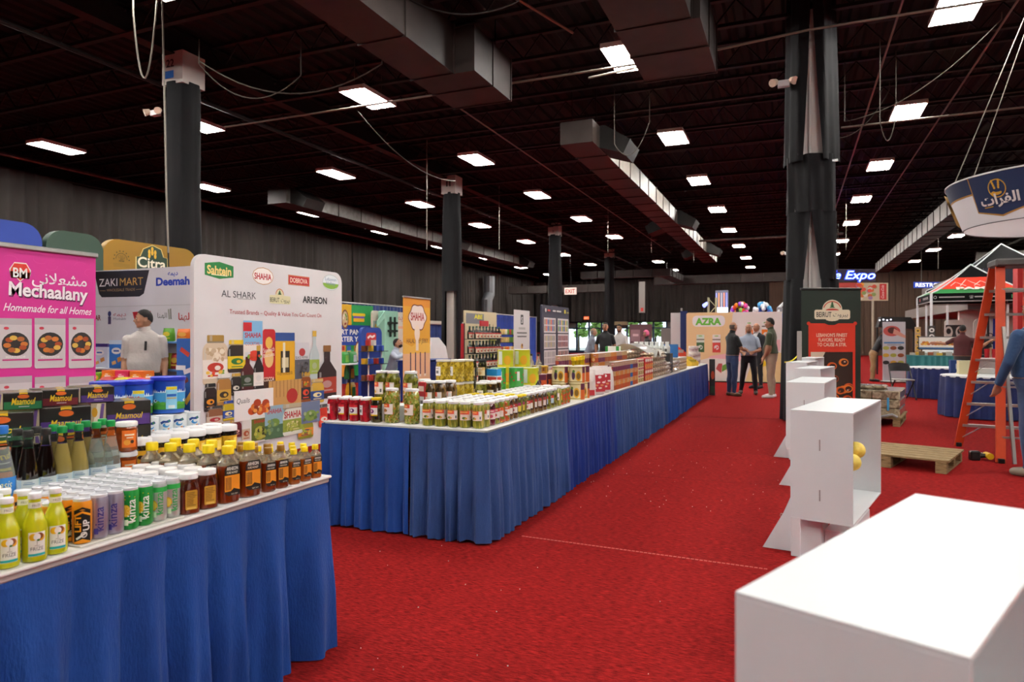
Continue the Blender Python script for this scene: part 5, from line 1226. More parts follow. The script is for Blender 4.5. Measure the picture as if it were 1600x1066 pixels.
tx('ARHEON', 693, 272, 130, 34, '#17171a', bold=.03); tx('.', 762, 290, 5, 5, '#17171a')
tx('Trusted Brands \u2013 Quality & Value You Can Count On', 482, 344, 494, 22, '#b3303a')
k = bx_
x0, y0, x1, y1 = k(90, 460, 228, 724); pj(a, x0, y0, x1, y1, '#d9c4a8', '#a8823a', '#efe6dc', '#c23a2a', .66)
spots((98, 520, 220, 610), 26, ['#e6d4ba', '#cdb494', '#efe2cc', '#c2a682'], .035, 1); spots((105, 640, 215, 690), 9, ['#7aa03a', '#d94a2a', '#e9c04a'], .025, 2)
x0, y0, x1, y1 = k(224, 486, 325, 660); pj(a, x0, y0, x1, y1, '#2a1c16', '#e6c41a', '#e3c21c', '#2f7a3a', .86)
x0, y0, x1, y1 = k(308, 383, 411, 590); a.rect(x0, y0, x1, y1, '#7fb5dc'); a.rect(x0, y1 - .12, x0 + .13, y1 - .02, '#c2202a'); a.rect(x0, y0, x1, y0 + .17, '#e9ded6'); tx('SHAHIA', 360, 460, 88, 26, '#b5202a', bold=.03); tx('COCKTAIL', 358, 506, 80, 18, '#c2202a'); x0, y0, x1, y1 = k(330, 540, 405, 600); a.ell((x0 + x1) / 2, (y0 + y1) / 2, .1, .06, '#d9402a', 14)
x0, y0, x1, y1 = k(412, 428, 480, 750); a.rrect(x0, y0, x1, y1, .04, '#b81c22', 4); a.ell((x0 + x1) / 2, y1 - .16, .06, .07, '#e0b04a', 14); a.ell((x0 + x1) / 2, y0 + .36, .075, .11, '#e6be7a', 14); tx('Sandwich', 446, 538, 60, 24, '#f3e6dc', rot=.12); tx('Biscuits', 446, 566, 60, 20, '#f3e6dc', rot=.12); a.rect(x0, y0, x1, y0 + .12, '#3a1c14'); tx('COCOA', 446, 696, 56, 22, '#f3e0c8', bold=.02)
x0, y0, x1, y1 = k(480, 447, 584, 706); a.rect(x0, y0, x1, y1, '#e0a81c'); a.rect(x0, y1 - .1, x1, y1, '#2a4a8a'); a.rect(x0 + .09, y1 - .48, x1 - .09, y1 - .22, '#2e2418'); a.rect(x0 + .11, y1 - .42, x1 - .11, y1 - .3, '#d9c9a0'); a.rect(x0 + .13, y0 + .1, x0 + .17, y1 - .12, '#efe6cc'); tx('Vermicelli', 530, 664, 84, 20, '#8a5a1c')
x0, y0, x1, y1 = k(585, 500, 662, 694); a.rect(x0, y0, x1, y1, '#5a5a60'); a.rect(x0, y0 + .24, x1, y1, '#cfccd0'); a.ell((x0 + x1) / 2, y1 - .12, .06, .05, '#b53a3a', 12); tx('BLACK PEPPER', 622, 580, 66, 14, '#2a2a2e')
x0, y0, x1, y1 = k(664, 437, 716, 694); pbt(a, x0, y0, x1, y1, '#b9c6c8', '#c9a03a', '#9ab04a')
x0, y0, x1, y1 = k(706, 515, 808, 800); pbt(a, x0, y0, x1, y1, '#2a1a1c', '#8a5a2a', '#a83a2a')
x0, y0, x1, y1 = k(294, 552, 366, 756); pbt(a, x0, y0, x1, y1, '#4a0f14', '#d9d9d9', '#2a3a20')
x0, y0, x1, y1 = k(362, 516, 416, 756); pbt(a, x0, y0, x1, y1, '#1c1416', '#c9a03a', '#e9e0da')
for (b, c1, c2, c3, c4) in [((97, 720, 163, 870), '#2a1c1a', '#1a1a1a', '#1a1614', '#d98a1c'), ((165, 668, 241, 838), '#a8763a', '#e9e4e0', '#c99a3a', '#3a2a1c'), ((241, 665, 295, 784), '#24201c', '#c9a03a', '#1a1614', '#d9d0c0'), ((108, 840, 200, 952), '#8a5a3a', '#3a3a3a', '#c9b9a8', '#b5303a'), ((617, 658, 668, 824), '#8a4a1c', '#c9a03a', '#2a2a34', '#d94a2a'), ((668, 695, 740, 824), '#d0a83a', '#c9b070', '#2a4a8a', '#e9dca0'), ((230, 915, 298, 1010), '#6a1c24', '#c9a03a', '#5a1420', '#d9b0a0'), ((298, 888, 345, 1040), '#e0dcd6', '#5a3a2a', '#c9b59a', '#a8502a'), ((600, 905, 682, 1014), '#8a8a2a', '#c9a03a', '#d9882a', '#1c2a6a'), ((712, 830, 765, 952), '#c2301c', '#4a4a4a', '#d9402a', '#e9ddd0'), ((195, 812, 256, 918), '#c9b01c', '#2a4a9a', '#2a4a9a', '#e9dca0')]:
    x0, y0, x1, y1 = k(*b); pj(a, x0, y0, x1, y1, c1, c2, c3, c4, .85)
x0, y0, x1, y1 = k(440, 702, 616, 834); a.rect(x0, y0, x1, y1, '#c99a5a')
for q in range(9): a.rect(x0 + (x1 - x0) * q / 9, y0 + .1, x0 + (x1 - x0) * q / 9 + .008, y1, '#8a5a2a')
a.ell((x0 + x1) / 2 + .12, y0 + .1, .1, .09, '#b5302a', 14)
x0, y0, x1, y1 = k(255, 752, 466, 912); a.rect(x0, y0, x1, y1, '#ece9e6'); tx('Quails', 304, 812, 70, 28, '#4a4a4a', shear=.2)
for q in range(7): p = sq(350 + q * 15, 868 - (q % 3) * 22); a.ell(p[0], p[1], .06, .045, ['#c9501c', '#d9762a', '#b0401c'][q % 3], 12)
x0, y0, x1, y1 = k(341, 893, 443, 1034); a.rect(x0, y0, x1, y1, '#e6e4de'); a.rect(x0 + .02, y0 + .02, x1 - .02, y1 - .03, '#5d6a24'); tx('SHAHIA', 392, 922, 60, 18, '#b5202a', bold=.02); p = sq(392, 985); a.ell(p[0], p[1], .08, .08, '#a8a83a', 12)
x0, y0, x1, y1 = k(420, 838, 523, 1014); a.rect(x0, y0, x1, y1, '#8fb0c0'); a.rect(x0, y0, x1, y0 + .16, '#4a6a4a'); tx('SHAHIA', 472, 868, 80, 24, '#b5202a', bold=.02); p = sq(472, 930); a.ell(p[0], p[1], .09, .05, '#6a8a3a', 12)
x0, y0, x1, y1 = k(517, 826, 626, 994); pj(a, x0, y0, x1, y1, '#d9dcd0', '#b5a88a', '#8fa03a', '#d9cf9a', 1.0); tx('SHAHIA', 570, 884, 92, 34, '#b5202a', bold=.03)
x0, y0, x1, y1 = k(616, 815, 716, 930); a.rect(x0, y0, x1, y1, '#6a7a9a'); a.ell((x0 + x1) / 2, y0 + .09, .12, .07, '#7a9a4a', 12)
spots((352, 950, 432, 1024), 16, ['#8a9a3a', '#6a7a24', '#b5b04a', '#3a3a1c'], .03, 3); spots((428, 900, 514, 1000), 14, ['#5a7a4a', '#8aa05a', '#6a8a6a', '#b9a880'], .032, 4); spots((528, 910, 616, 985), 16, ['#a8b04a', '#7d8a2c', '#c9c88a'], .03, 5); spots((350, 820, 460, 895), 16, ['#c9501c', '#d9762a', '#8a3414', '#e09a4a'], .035, 6); spots((622, 690, 664, 740), 10, ['#c9502a', '#8a9a2a', '#d98a2a'], .022, 7); spots((316, 555, 404, 590), 8, ['#d9402a', '#e0a81c', '#7aa03a'], .03, 8); spots((604, 940, 678, 1005), 9, ['#9aa83a', '#c9b04a'], .025, 9); spots((590, 600, 656, 686), 18, ['#2e2a2c', '#6a6468', '#45403f'], .02, 10); spots((622, 860, 710, 925), 10, ['#8aa04a', '#a8b58a', '#5a7a3a'], .03, 11)
W.art(a)
# --- pink roll-up banner
XP = -5.0; yp0, yp1 = px(-6, 400, XP).y, px(149.5, 400, XP).y
W = Wall('rollup_banner', 'bright pink roll-up banner with white lettering and food pouch pictures', 'banner', 'x', XP, yp0, yp1, 2.0, mat('pink', '#cf2f8f', .55), 0, .006, .08)
MB().rbox(-.03, .02, -.01, W.W + .01, 1.995, 2.03, .006).build('top_bar', 'aluminium', W.t)
MB().rbox(-.1, .1, -.02, W.W + .02, 0, .085, .02).build('base', 'aluminium', W.t)
a = Art(.0005, .001)
def sq(x, y): return W.P(x / 3.806, 340 + y / 3.806)
def bx_(x0, y0, x1, y1): return W.box(x0 / 3.806, 340 + y0 / 3.806, x1 / 3.806, 340 + y1 / 3.806)
def tx2(t, x, y, wpx, hpx, c, **k):
    p0 = sq(x - wpx / 2, y); q = sq(x + wpx / 2, y); p = sq(x, y); z2 = sq(x, y - hpx)[1]
    a.text(t, (p0[0] + q[0]) / 2, p[1] - (z2 - p[1]) / 2, z2 - p[1], c, w=q[0] - p0[0], **k)
for q in range(9): 
    p = sq(60 + q * 60, 250 + (q % 3) * 40); a.ring(p[0], p[1], .05, .03, .002, '#d94a9c', 20, q, q + 2.5)
X0, Y0, X1, Y1 = bx_(54, 268, 184, 382); cx = (X0 + X1) / 2
def shield(g, c): a.poly([(X0 + g, Y1 - .05 - g * .4), (cx - .04, Y1 - g), (cx + .04, Y1 - g), (X1 - g, Y1 - .05 - g * .4), (X1 - .012 - g, Y1 - .11), (X1 - g, Y0 + .07), (cx, Y0 + g), (X0 + g, Y0 + .07), (X0 + .012 + g, Y1 - .11)], c)
shield(0, '#f0e6dc'); shield(.008, '#d93a2a'); tx2('BM', 119, 328, 84, 56, '#f6f0ea', bold=.02)
tx2(AR_MECH, 352, 368, 326, 64, '#f6eef2', bold=.01)
tx2('Mechaalany', 289, 446, 470, 76, '#5a1c48', bold=.05, rot=-.03); tx2('Mechaalany', 285, 440, 470, 76, '#f6eef2', bold=.026, rot=-.03); tx2('Homemade for all Homes', 281, 545, 526, 44, '#f6eef2', shear=.35, bold=.01, rot=-.02)
for r_, (v0, v1) in enumerate(((600, 895), (945, 1250), (1290, 1590))):
    for c_, (x0_, x1_) in enumerate(((-8, 188), (204, 388), (407, 557))):
        X0, Y0, X1, Y1 = bx_(x0_, v0, x1_, v1); w_, h = X1 - X0, Y1 - Y0; c = (X0 + X1) / 2
        a.rrect(X0, Y0, X1, Y1, .015, '#c9c2c4'); a.rect(X0, Y1 - h * .13, X1, Y1, '#b3acb0'); a.ell(c, Y0 + h * .48, w_ * .42, h * .24, '#2e2a28', 20)
        for q in range(8): a.ell(c + w_ * .26 * math.cos(q * 2.4), Y0 + h * (.48 + .13 * math.sin(q * 2.4)), w_ * .12, h * .05, ['#c9742a', '#a8481c', '#d9b04a', '#b0622a'][(q + c_) % 4], 10)
        a.text('MARINADE', c, Y0 + h * .2, h * .045, '#e9e4e0', w=w_ * .6, bold=.02); a.rect(X0 + w_ * .1, Y0 + h * .15, X1 - w_ * .1, Y0 + h * .18, '#c22a7a'); a.ell(X0 + w_ * .22, Y1 - h * .2, w_ * .08, h * .03, '#c23a4a', 10)
W.art(a)
# --- blue, green and gold rounded panels of the booth behind
XB = -9.6
def pan(nm, lab, u0, u1, v0, m, r=.25):
    y0, y1 = px(u0, 380, XB).y, px(u1, 390, XB).y; z = px((u0 + u1) / 2, v0, XB).z
    return Wall('booth_backdrop', lab, 'panel', 'x', XB, y0, y1, z, m, r, .12)
pan('', 'tall royal blue rounded booth panel behind the pink banner', -110, 66, 339, mat('panel_blue', '#26419a', .6))
pan('', 'narrow dark green panel between blue and green booth panels', 60, 76, 357, mat('panel_dgreen', '#2f4a3c', .6), .05).t.location.x -= .2
pan('', 'tall dark green rounded booth panel', 72, 161.5, 363, mat('panel_green', '#344c3e', .6))
W = pan('', 'tall mustard gold rounded booth panel with green shield logo', 161.5, 307, 381, mat('panel_gold', '#946f1c', .55))
a = Art(.002, .002)
def sq(x, y): return W.P(x / 3.806, 340 + y / 3.806)
P_ = [sq(x, y) for x, y in ((805, 330), (805, 232), (830, 230), (850, 185), (905, 163), (960, 190), (975, 238), (1000, 245), (1000, 330))]
a.poly(P_[::-1], '#d9c47a'); cx = sum(p[0] for p in P_) / 9; cy = sum(p[1] for p in P_) / 9
a.poly([(cx + (x - cx) * .93, cy + (z - cy) * .94) for x, z in P_[::-1]], '#2a4234')
p = sq(902, 290); q = sq(985, 290); p0 = sq(818, 300); a.text('Citra', (p0[0] + q[0]) / 2, sq(902, 300)[1], .16, '#efe9d2', w=q[0] - p0[0], bold=.02)
p = sq(905, 215)
for s_ in (-1, 0, 1):
    for j in range(2): a.ell(p[0] + s_ * .055, p[1] + .02 - j * .06 + (.05 if s_ == 0 else 0), .024, .042, '#e0b43a', 10)
p = sq(722, 250); a.ring(p[0], p[1], .1, .1, .01, '#5a4a1c', 20, 0, PI)
for q in range(8): t = q * PI / 7; a.ell(p[0] + .13 * math.cos(t), p[1] + .13 * math.sin(t), .012, .012, '#5a4a1c', 8)
a.rect(p[0] - .14, p[1] - .12, p[0] + .14, p[1] - .06, '#8a6a1c'); a.text('\u260e', p[0], p[1] - .02, .07, '#5a4a1c')
W.art(a)
# --- white booth wall with dark badge
YZ = 6.9; xz0, xz1 = py(140, 430, YZ).x, py(308, 430, YZ).x
W = Wall('booth_wall', 'white booth wall with dark rounded badge and small brand logos behind the man', 'backdrop', 'y', YZ, xz0, xz1, py(226, 419.5, YZ).z, 'fabric_white', .03, .08)
a = Art(.001, .001)
def sq(x, y): return W.P(x / 3.806, 340 + y / 3.806)
def tx3(t, x, y, wpx, hpx, c, **k):
    p0 = sq(x - wpx / 2, y); q = sq(x + wpx / 2, y); p = sq(x, y); z2 = sq(x, y - hpx)[1]
    a.text(t, (p0[0] + q[0]) / 2, p[1] - (z2 - p[1]) / 2, z2 - p[1], c, w=q[0] - p0[0], **k)
a.poly([sq(x, y) for x, y in ((560, 322), (590, 455), (606, 475), (830, 470), (856, 452), (888, 312))], '#241f24')
tx3('ZAKI', 644, 386, 108, 46, '#efeae6'); tx3('MART', 782, 380, 138, 46, '#c99a4a'); tx3('WHOLESALE TRADE', 719, 430, 168, 16, '#a8865a'); a.line([sq(594, 436), sq(628, 436)], .006, '#a8865a'); a.line([sq(810, 428), sq(845, 426)], .006, '#a8865a')
tx3('Deemah', 1028, 378, 200, 46, '#2a44b0', bold=.04); tx3(AR_DEEM, 1028, 330, 60, 26, '#2a44b0', bold=.02)
a.rect(*sq(560, 530), *sq(1170, 520), '#c4c0be'); 
tx3('AR', 583, 596, 34, 30, '#8a2a2a', bold=.03); p = sq(652, 585); a.ell(p[0], p[1] + .03, .035, .04, '#3a3a6a', 10); a.rect(p[0] - .03, p[1] - .12, p[0] + .03, p[1] - .01, '#4a3a5a')
tx3(AR_DEEM, 712, 575, 76, 24, '#b53a4a'); tx3('Matbakh', 712, 602, 72, 14, '#8a8a94'); a.poly([sq(x, y) for x, y in ((788, 562), (800, 610), (890, 605), (898, 556))], '#c2262e'); tx3(AR_HANA, 965, 582, 56, 30, '#4a4a3a'); a.line([sq(1003, 545), sq(1008, 605)], .03, '#9a9a8a'); a.line([sq(1015, 542), sq(1018, 605)], .02, '#6a6a5a'); tx3(AR_HANA, 1100, 588, 78, 40, '#c23a34', bold=.02)
W.art(a)
tag(MB().tube([px(263, 383, -9.588), px(263.5, 424, -9.588)], .012, 6).build('panel_seam', 'black_plastic'), 'thin dark vertical seam on the gold booth panel', 'strap')  # vertical seam of the panel, modelled as a thin dark tube
# --- counter and goods of that booth
t = thing('booth_counter', 'white counter with snack cartons in front of the man in white', 'counter', (-6.72, 5.2, 0))
MB().rbox(-.85, .6, -.25, .18, 0, .87, .01).build('body', mat('counter_dark', '#4a4448', .6), t); MB().rbox(-.88, .62, -.28, .2, .87, .90, .01).build('top', 'white_plastic', t)
def snack_art(c2, tcol='#f6e9e0'):
    def f(a, w_, h): a.ell(0, h * .5, w_ * .42, h * .3, c2, 14); a.rect(-w_ * .26, h * .42, w_ * .2, h * .6, tcol); a.rect(-w_ * .2, h * .66, w_ * .02, h * .72, tcol)
    return f
for k, (u, c1, c2) in enumerate([(178, '#e0701c', '#e8902a'), (199, '#d92a5a', '#e0487a'), (222, '#e0701c', '#e8902a'), (157, '#6a9a1c', '#d9a01c')]):
    p = py(u, 620, 5.1); carton('snack_carton', ['orange snack carton second from the pink banner', 'pink snack carton between two orange ones', 'orange snack carton nearest the man in white', 'green snack carton nearest the pink banner'][k], 'box', (.19 if k < 3 else .15, .14, .13 if k < 3 else .1), cm(c1), snack_art(c2), (p.x, 5.1, .9005), 0)
for k, (u, c1) in enumerate([(163, '#c9302a'), (186, '#c9c21c'), (205, '#d93a6a'), (226, '#e0661c')]):
    p = py(u, 628, 4.9); tag(pillow('snack_pack', ['flat red snack pack lying before the cartons', 'flat lime snack pack lying before the cartons', 'flat pink snack pack lying before the cartons', 'flat orange snack pack lying before the cartons'][k], cm(c1, .3), (p.x, 4.97, .9005), .1, .19, .12, .07, None), None)
t = thing('shelf_unit', 'low grey shelf with bright snack bags beside the man in white', 'shelf', (-7.25, 6.45, 0))
mb = MB()
for z in (.45, .95, 1.3): MB().rbox(-.2, .65, -.2, .2, z, z + .025, .004).build('shelf', mat('shelf_blue', '#5a8ac0', .5), t)
for x in (-.2, .62): MB().rbox(x, x + .03, -.2, .2, 0, 1.32, .004).build('side', mat('shelf_grey', '#8a8684', .5), t)
def put_bag(lab, u, v, Y, w_, h, c, c2, zb):
    p = py(u, v, Y); return bag('snack_bag', lab, w_, .07, h, cm(c, .35), (p.x, Y, zb), 0, lambda a, ww, hh: (a.ell(0, hh * .55, ww * .3, hh * .18, c2, 12), a.rect(-ww * .3, hh * .2, ww * .3, hh * .3, c2)))
zt = 1.326
put_bag('green snack bag on top of the grey shelf', 264, 535, 6.42, .2, .17, '#5a9a24', '#d9c83a', zt); put_bag('orange snack bag on top of the grey shelf', 288, 530, 6.42, .24, .16, '#e0701c', '#f0b04a', zt)
put_bag('yellow green bag on the middle shelf', 262, 565, 6.4, .2, .2, '#a8b01c', '#c23a2a', .976); put_bag('red bag on the middle shelf', 276, 566, 6.4, .18, .2, '#b5302a', '#e9c04a', .976)
t = thing('back_counter', 'narrow counter behind the man with large wafer packs', 'counter', (-8.4, 6.5, 0)); MB().rbox(-.6, .5, -.2, .25, 0, .95, .01).build('body', mat('counter_dark'), t); MB().rbox(-.62, .52, -.22, .27, .95, .975, .005).build('top', 'white_plastic', t)
def wafer(lab, u0, v0, u1, v1, c, c2, Y):
    p0 = py(u0, v1, Y); p1 = py(u1, v0, Y); w_ = p1.x - p0.x; h = p1.z - .976
    return carton('wafer_pack', lab, 'box', (w_, .1, h), cm(c), lambda a, ww, hh: (a.rect(-ww / 2, hh * .86, ww / 2, hh, c2), a.ell(-ww * .05, hh * .62, ww * .3, hh * .12, '#e9e6e0', 12), a.rect(-ww * .22, hh * .59, ww * .12, hh * .65, '#2a5aa8'), a.poly([(ww * .05, hh * .2), (ww * .3, hh * .28), (ww * .25, hh * .44), (0, hh * .36)], '#c98a3a'), a.poly([(-ww * .3, hh * .1), (-ww * .05, hh * .16), (-ww * .1, hh * .28), (-ww * .34, hh * .22)], '#d9a45a')), ((p0.x + p1.x) / 2, Y, .976), 0)
wafer('large white and purple wafer pack beside the pink banner', 150, 537, 174, 580, '#c9ced8', '#3a2a6a', 6.42)
wafer('large blue wafer pack left of the man in white', 176, 532, 201, 580, '#2f72c0', '#c9dbe9', 6.32)
W = Wall('display_stand', 'upright blue floor display with candy bar pictures beside the white product wall', 'display', 'y', 5.45, py(276, 560, 5.45).x, py(306, 560, 5.45).x, py(290, 529, 5.45).z, mat('disp_blue', '#2a62b0', .5), .02, .25)
a = Art(.001); wd, hh = W.W, W.H
a.rect(0, .0, wd, hh * .42, '#8fb0d0')
for q, (x, y, c, r_) in enumerate([(.12, 1.22, '#b53a2a', -.5), (.17, 1.02, '#d9dce0', .3), (.1, .9, '#6a2a24', .4), (.17, .72, '#d9b04a', .9), (.14, .5, '#7a4a34', .9), (.06, 1.05, '#e0e4e8', 0)]):
    ca, sa = math.cos(r_), math.sin(r_); L, hw = (.07, .025); a.poly([(x + L * ca - hw * sa * s1, y + L * sa + hw * ca * s1) if e else (x - L * ca - hw * sa * s1, y - L * sa + hw * ca * s1) for e, s1 in ((0, -1), (1, -1), (1, 1), (0, 1))], c)
W.art(a)

# ------------------------------------------------------------------ middle background booths
mat('drape_blue', '#1d3577', .75, sheen=.3, var=('#182d66', 3))
def blue_drape(lab, pts, z1, seed, m='drape_blue'):
    t = thing('pipe_and_drape', lab, 'curtain', (0, 0, 0))
    cloth(pts, .03, z1, .22, .04, seed, nz=3, taper=0, step=.04).build('drape', m, t)
    MB().tube([(p[0], p[1], z1 + .02) for p in pts], .022, 8).build('rail', 'aluminium', t)
    for p in (pts[0], pts[-1]): MB().cyl((p[0], p[1], 0), (p[0], p[1], z1 + .05), .022, n=8).build('post', 'aluminium', t)
    return t
XD = -12.0
blue_drape('blue booth drape behind the mint green stand', [(XD, px(640, 480, XD).y + .8), (XD, px(520, 480, XD).y)], px(580, 477, XD).z, 31)
W = Wall('hanging_banner', 'yellow green and blue hanging banner with bold white lettering', 'banner', 'x', XD + .1, px(515, 500, XD).y, px(578.5, 500, XD).y, px(560, 477.5, XD).z, mat('ban_green', '#1f8a44', .6), 0, .01, .25)
a = Art(.003, .003)
def ban(u0, v0, u1, v1): return W.box(u0, v0, u1, v1)
x0, y0, x1, y1 = ban(500, 476, 549, 509); a.rect(0, y0, x1, W.H, '#d9a81c'); x0, y0, x1, y1 = ban(500, 508, 578.5, 540); a.rect(0, y0, W.W, y1, '#1d3f9a')
x0, y0, x1, y1 = ban(500, 540, 540, 600); a.rect(0, .25, x1, y1, '#d9932a'); x0, y0, x1, y1 = ban(553, 540, 578.5, 565); a.rect(x0, y0, x1, y1, '#b5942a')
def tw(t, u0, u1, v, h, c, **k): p0 = W.P(u0, v); p1 = W.P(u1, v); a.text(t, (p0[0] + p1[0]) / 2, p0[1], abs(W.P(u0, v - h)[1] - p0[1]), c, w=p1[0] - p0[0], **k)
tw('SMART PANTRY', 515, 578, 522.5, 8, '#f2efe9', bold=.03); tw('SMARTER YOU', 512, 572, 534, 8, '#f2efe9', bold=.03)
p = W.P(539, 499); a.ell(p[0], p[1], .17, .28, '#7a4a2a', 18); a.ell(p[0], p[1], .13, .23, '#c9b48a', 18)
for q in range(7): a.ell(p[0] + .08 * math.cos(q * 2.3), p[1] + .14 * math.sin(q * 2.3), .03, .04, ['#5a8a2a', '#e9e4d0', '#8a3a2a'][q % 3], 8)
x0, y0, x1, y1 = ban(552, 492, 569, 503); a.rect(x0, y0, x1, y1, '#6a4ab0'); a.rect(x0, y0, x1, (y0 + y1) / 2, '#e0a81c')
for q in range(9): a.ell(x0 + (x1 - x0) * q / 8, y1, .05, .05, '#e6c01c', 8)
for (u0, v0, u1, v1, c) in ((532, 541, 538, 555, '#a82a2a'), (542, 541, 548, 555, '#2a5aa8')):
    x0, y0, x1, y1 = ban(u0, v0, u1, v1); a.rect(x0, y0, x1, y1, c); a.rect(x0, y0 + .1, x1, (y0 + y1) / 2, '#d9b04a')
p = W.P(560, 550); a.ell(p[0], p[1], .2, .32, '#8a4a24', 18); a.ell(p[0], p[1], .16, .27, '#e6d9a8', 18); a.ell(p[0] + .02, p[1], .05, .07, '#c9b01c', 10)
W.art(a)
# small table with green bags
t = thing('side_table', 'small white top side table with striped bags in front of the hanging banner', 'table', (px(546, 575, -9.4).x, px(546, 575, -9.4).y, 0))
MB().rbox(-.35, .35, -.45, .45, .76, .79, .006).build('top', 'white_plastic', t)
for sx in (-1, 1):
    for sy in (-1, 1): MB().cyl((sx * .3, sy * .4, 0), (sx * .3, sy * .4, .76), .015, n=6).build('leg', 'black_plastic', t)
c_ = t.location
for k, (dy, z, c, c2, nm) in enumerate([(-.2, .79, '#3a9a3a', '#8ac04a', 'green bottle pack on the small side table'), (.1, .79, '#4a9a4a', '#d9d9d0', 'second green pack on the small side table'), (0, .42, '#2f8a4a', '#d9a81c', 'green and yellow bag under the small side table'), (.05, .0, '#d9a81c', '#2f8a4a', 'yellow bag on the floor under the small side table')]):
    bag('striped_bag', nm, .3, .16, .26 if z > .5 else .34, cm(c, .4), (c_.x, c_.y + dy, z), PI / 2, (lambda cc: lambda a, w_, h: a.rect(-w_ * .2, h * .1, w_ * .2, h * .7, cc))(c2))
# blue standee with red badge and its wire rack
W = Wall('floor_standee', 'blue rounded floor standee with red badge behind a wire rack', 'display', 'x', -8.9, px(564.5, 520, -8.9).y, px(596.5, 520, -8.9).y, px(580, 512, -8.9).z, mat('standee_blue', '#14398f', .5), .15, .08)
a = Art(.003); p = W.P(580, 527); a.rrect(p[0] - .2, p[1] - .12, p[0] + .2, p[1] + .1, .06, '#c2262e'); a.line([(p[0] - .14, p[1] - .02), (p[0] - .04, p[1] + .03), (p[0] + .04, p[1] - .0), (p[0] + .15, p[1] + .04)], .05, '#f0dcd8'); W.art(a)
t = thing('wire_rack', 'white wire rack with small colourful packs before the blue standee', 'rack', (-8.55, px(586, 560, -8.55).y, 0))
for y_ in (-.25, .25): MB().cyl((0, y_, 0), (0, y_, 1.18), .016, n=6).build('post', 'white_plastic', t)
for z in (.42, .78, 1.06): MB().rbox(-.14, .14, -.4, .32, z, z + .015, .003).build('wire_shelf', 'black_plastic', t)
r = random.Random(5)
for z in (.42, .78, 1.06):
    for q in range(7 if z < 1 else 10):
        cc = r.choice(['#c9a21c', '#2a4aa8', '#b5302a', '#d9d4cc', '#6a3a1c'])
        carton('small_pack', 'small pack on the %s wire rack shelf, %s along' % ('lower' if z < .5 else 'middle' if z < 1 else 'upper', ORD[q]), 'pack', (.09, .08, .12), cm(cc), None, (-8.55 + (.06 if q % 2 else -.05), t.location.y - .35 + (q % 7) * .1, z + .016 + (.121 if q >= 7 else 0)), 0, 'packs on the wire rack')
# mint green stand
W = Wall('booth_stand', 'mint green curved booth stand with dark hash shaped bracket', 'booth', 'x', -11.2, px(601, 500, -11.2).y, px(622, 500, -11.2).y, px(610, 486, -11.2).z, mat('mint', '#8fc4ae', .6), .05, .22)
MB().prism([(0, W.H), (.9, W.H - .35), (.9, W.H - .5), (0, W.H - .2)], (0, 0, 0), (.35, -1, 0), (0, 0, 1), .02).build('side_fin', mat('mint'), W.t)
mb = MB(); p = W.P(612, 511)
for d_ in (-.12, .12): mb.box(.02, .06, p[0] + d_ - .03, p[0] + d_ + .03, p[1] - .3, p[1] + .3); mb.box(.02, .06, p[0] - .26, p[0] + .26, p[1] + d_ - .03, p[1] + d_ + .03)
mb.build('bracket', mat('hash_dark', '#16281f', .5), W.t)
W = Wall('booth_wall', 'cream booth wall with red script beside the mint green stand', 'backdrop', 'x', -11.5, px(582, 490, -11.5).y, px(668, 490, -11.5).y, px(625, 488, -11.5).z, mat('cream_wall', '#cfc8ba', .7), .1, .06)
a = Art(.003); p = W.P(625, 500); a.text(AR_DEEM, p[0], p[1], .18, '#b56a5a', w=.7); a.rect(p[0] - .4, p[1] - .28, p[0] + .4, p[1] - .2, '#d9a88a'); p = W.P(592, 512); a.rect(p[0] - .3, p[1] - .5, p[0] + .3, p[1] + .2, '#8a9a94'); a.rect(p[0] - .2, p[1], p[0] + .2, p[1] + .1, '#c9a23a'); W.art(a)
t = thing('booth_counter', 'royal blue covered counter before the seated man', 'counter', (-7.66, 12.8, 0), 0); MB().rbox(-.2, .25, -.2, 1.4, 0, .86, .02).build('cover', 'skirt_navy', t); MB().rbox(-.22, .27, -.22, 1.42, .86, .88, .008).build('top', 'skirt_navy', t)
# yellow beef jerky roll-up
XS = -6.0
W = Wall('rollup_banner', 'yellow orange roll-up banner with white scalloped badge and fork picture', 'banner', 'x', XS, px(630, 480, XS).y, px(672, 480, XS).y, 2.05, mat('ban_yellow', '#dda02a', .6), 0, .006, .08)
MB().rbox(-.02, .02, 0, W.W, 2.045, 2.07, .004).build('top_bar', 'aluminium', W.t); MB().rbox(-.1, .1, -.02, W.W + .02, 0, .085, .02).build('base', 'aluminium', W.t)
a = Art(.001); H_ = W.H; w_ = W.W
a.rect(0, .08, w_, 1.1, '#e3b28a'); a.poly([(0, 1.1), (0, 1.3), (w_ * .3, 1.22), (w_ * .7, 1.34), (w_, 1.26), (w_, 1.1)], '#e6b44a'); a.rect(0, 1.9, w_, 2.05, '#d98a1c')
cx, cy = w_ * .52, 1.72
a.poly([(cx + (.3 + .02 * math.cos(t * 6)) * math.cos(t), cy + (.23 + .016 * math.cos(t * 6)) * math.sin(t)) for t in [2 * PI * i / 48 for i in range(48)]], '#6a2a1c'); a.poly([(cx + (.275 + .02 * math.cos(t * 6)) * math.cos(t), cy + (.21 + .016 * math.cos(t * 6)) * math.sin(t)) for t in [2 * PI * i / 48 for i in range(48)]], '#ecdcd4')
a.text('SHAHIA', cx, cy - .05, .13, '#a82a2a', w=.46, bold=.03); a.text('HALAL BEEF JERKY', cx, 1.28, .075, '#6a3a1c', w=w_ * .8, bold=.01)
for q in range(4): a.rect(w_ * (.24 + .18 * q), .72, w_ * (.24 + .18 * q) + .035, 1.12, '#4a2a4a'); a.rect(w_ * (.24 + .18 * q) - .012, .70, w_ * (.24 + .18 * q) + .047, .74, '#ecdcd0')
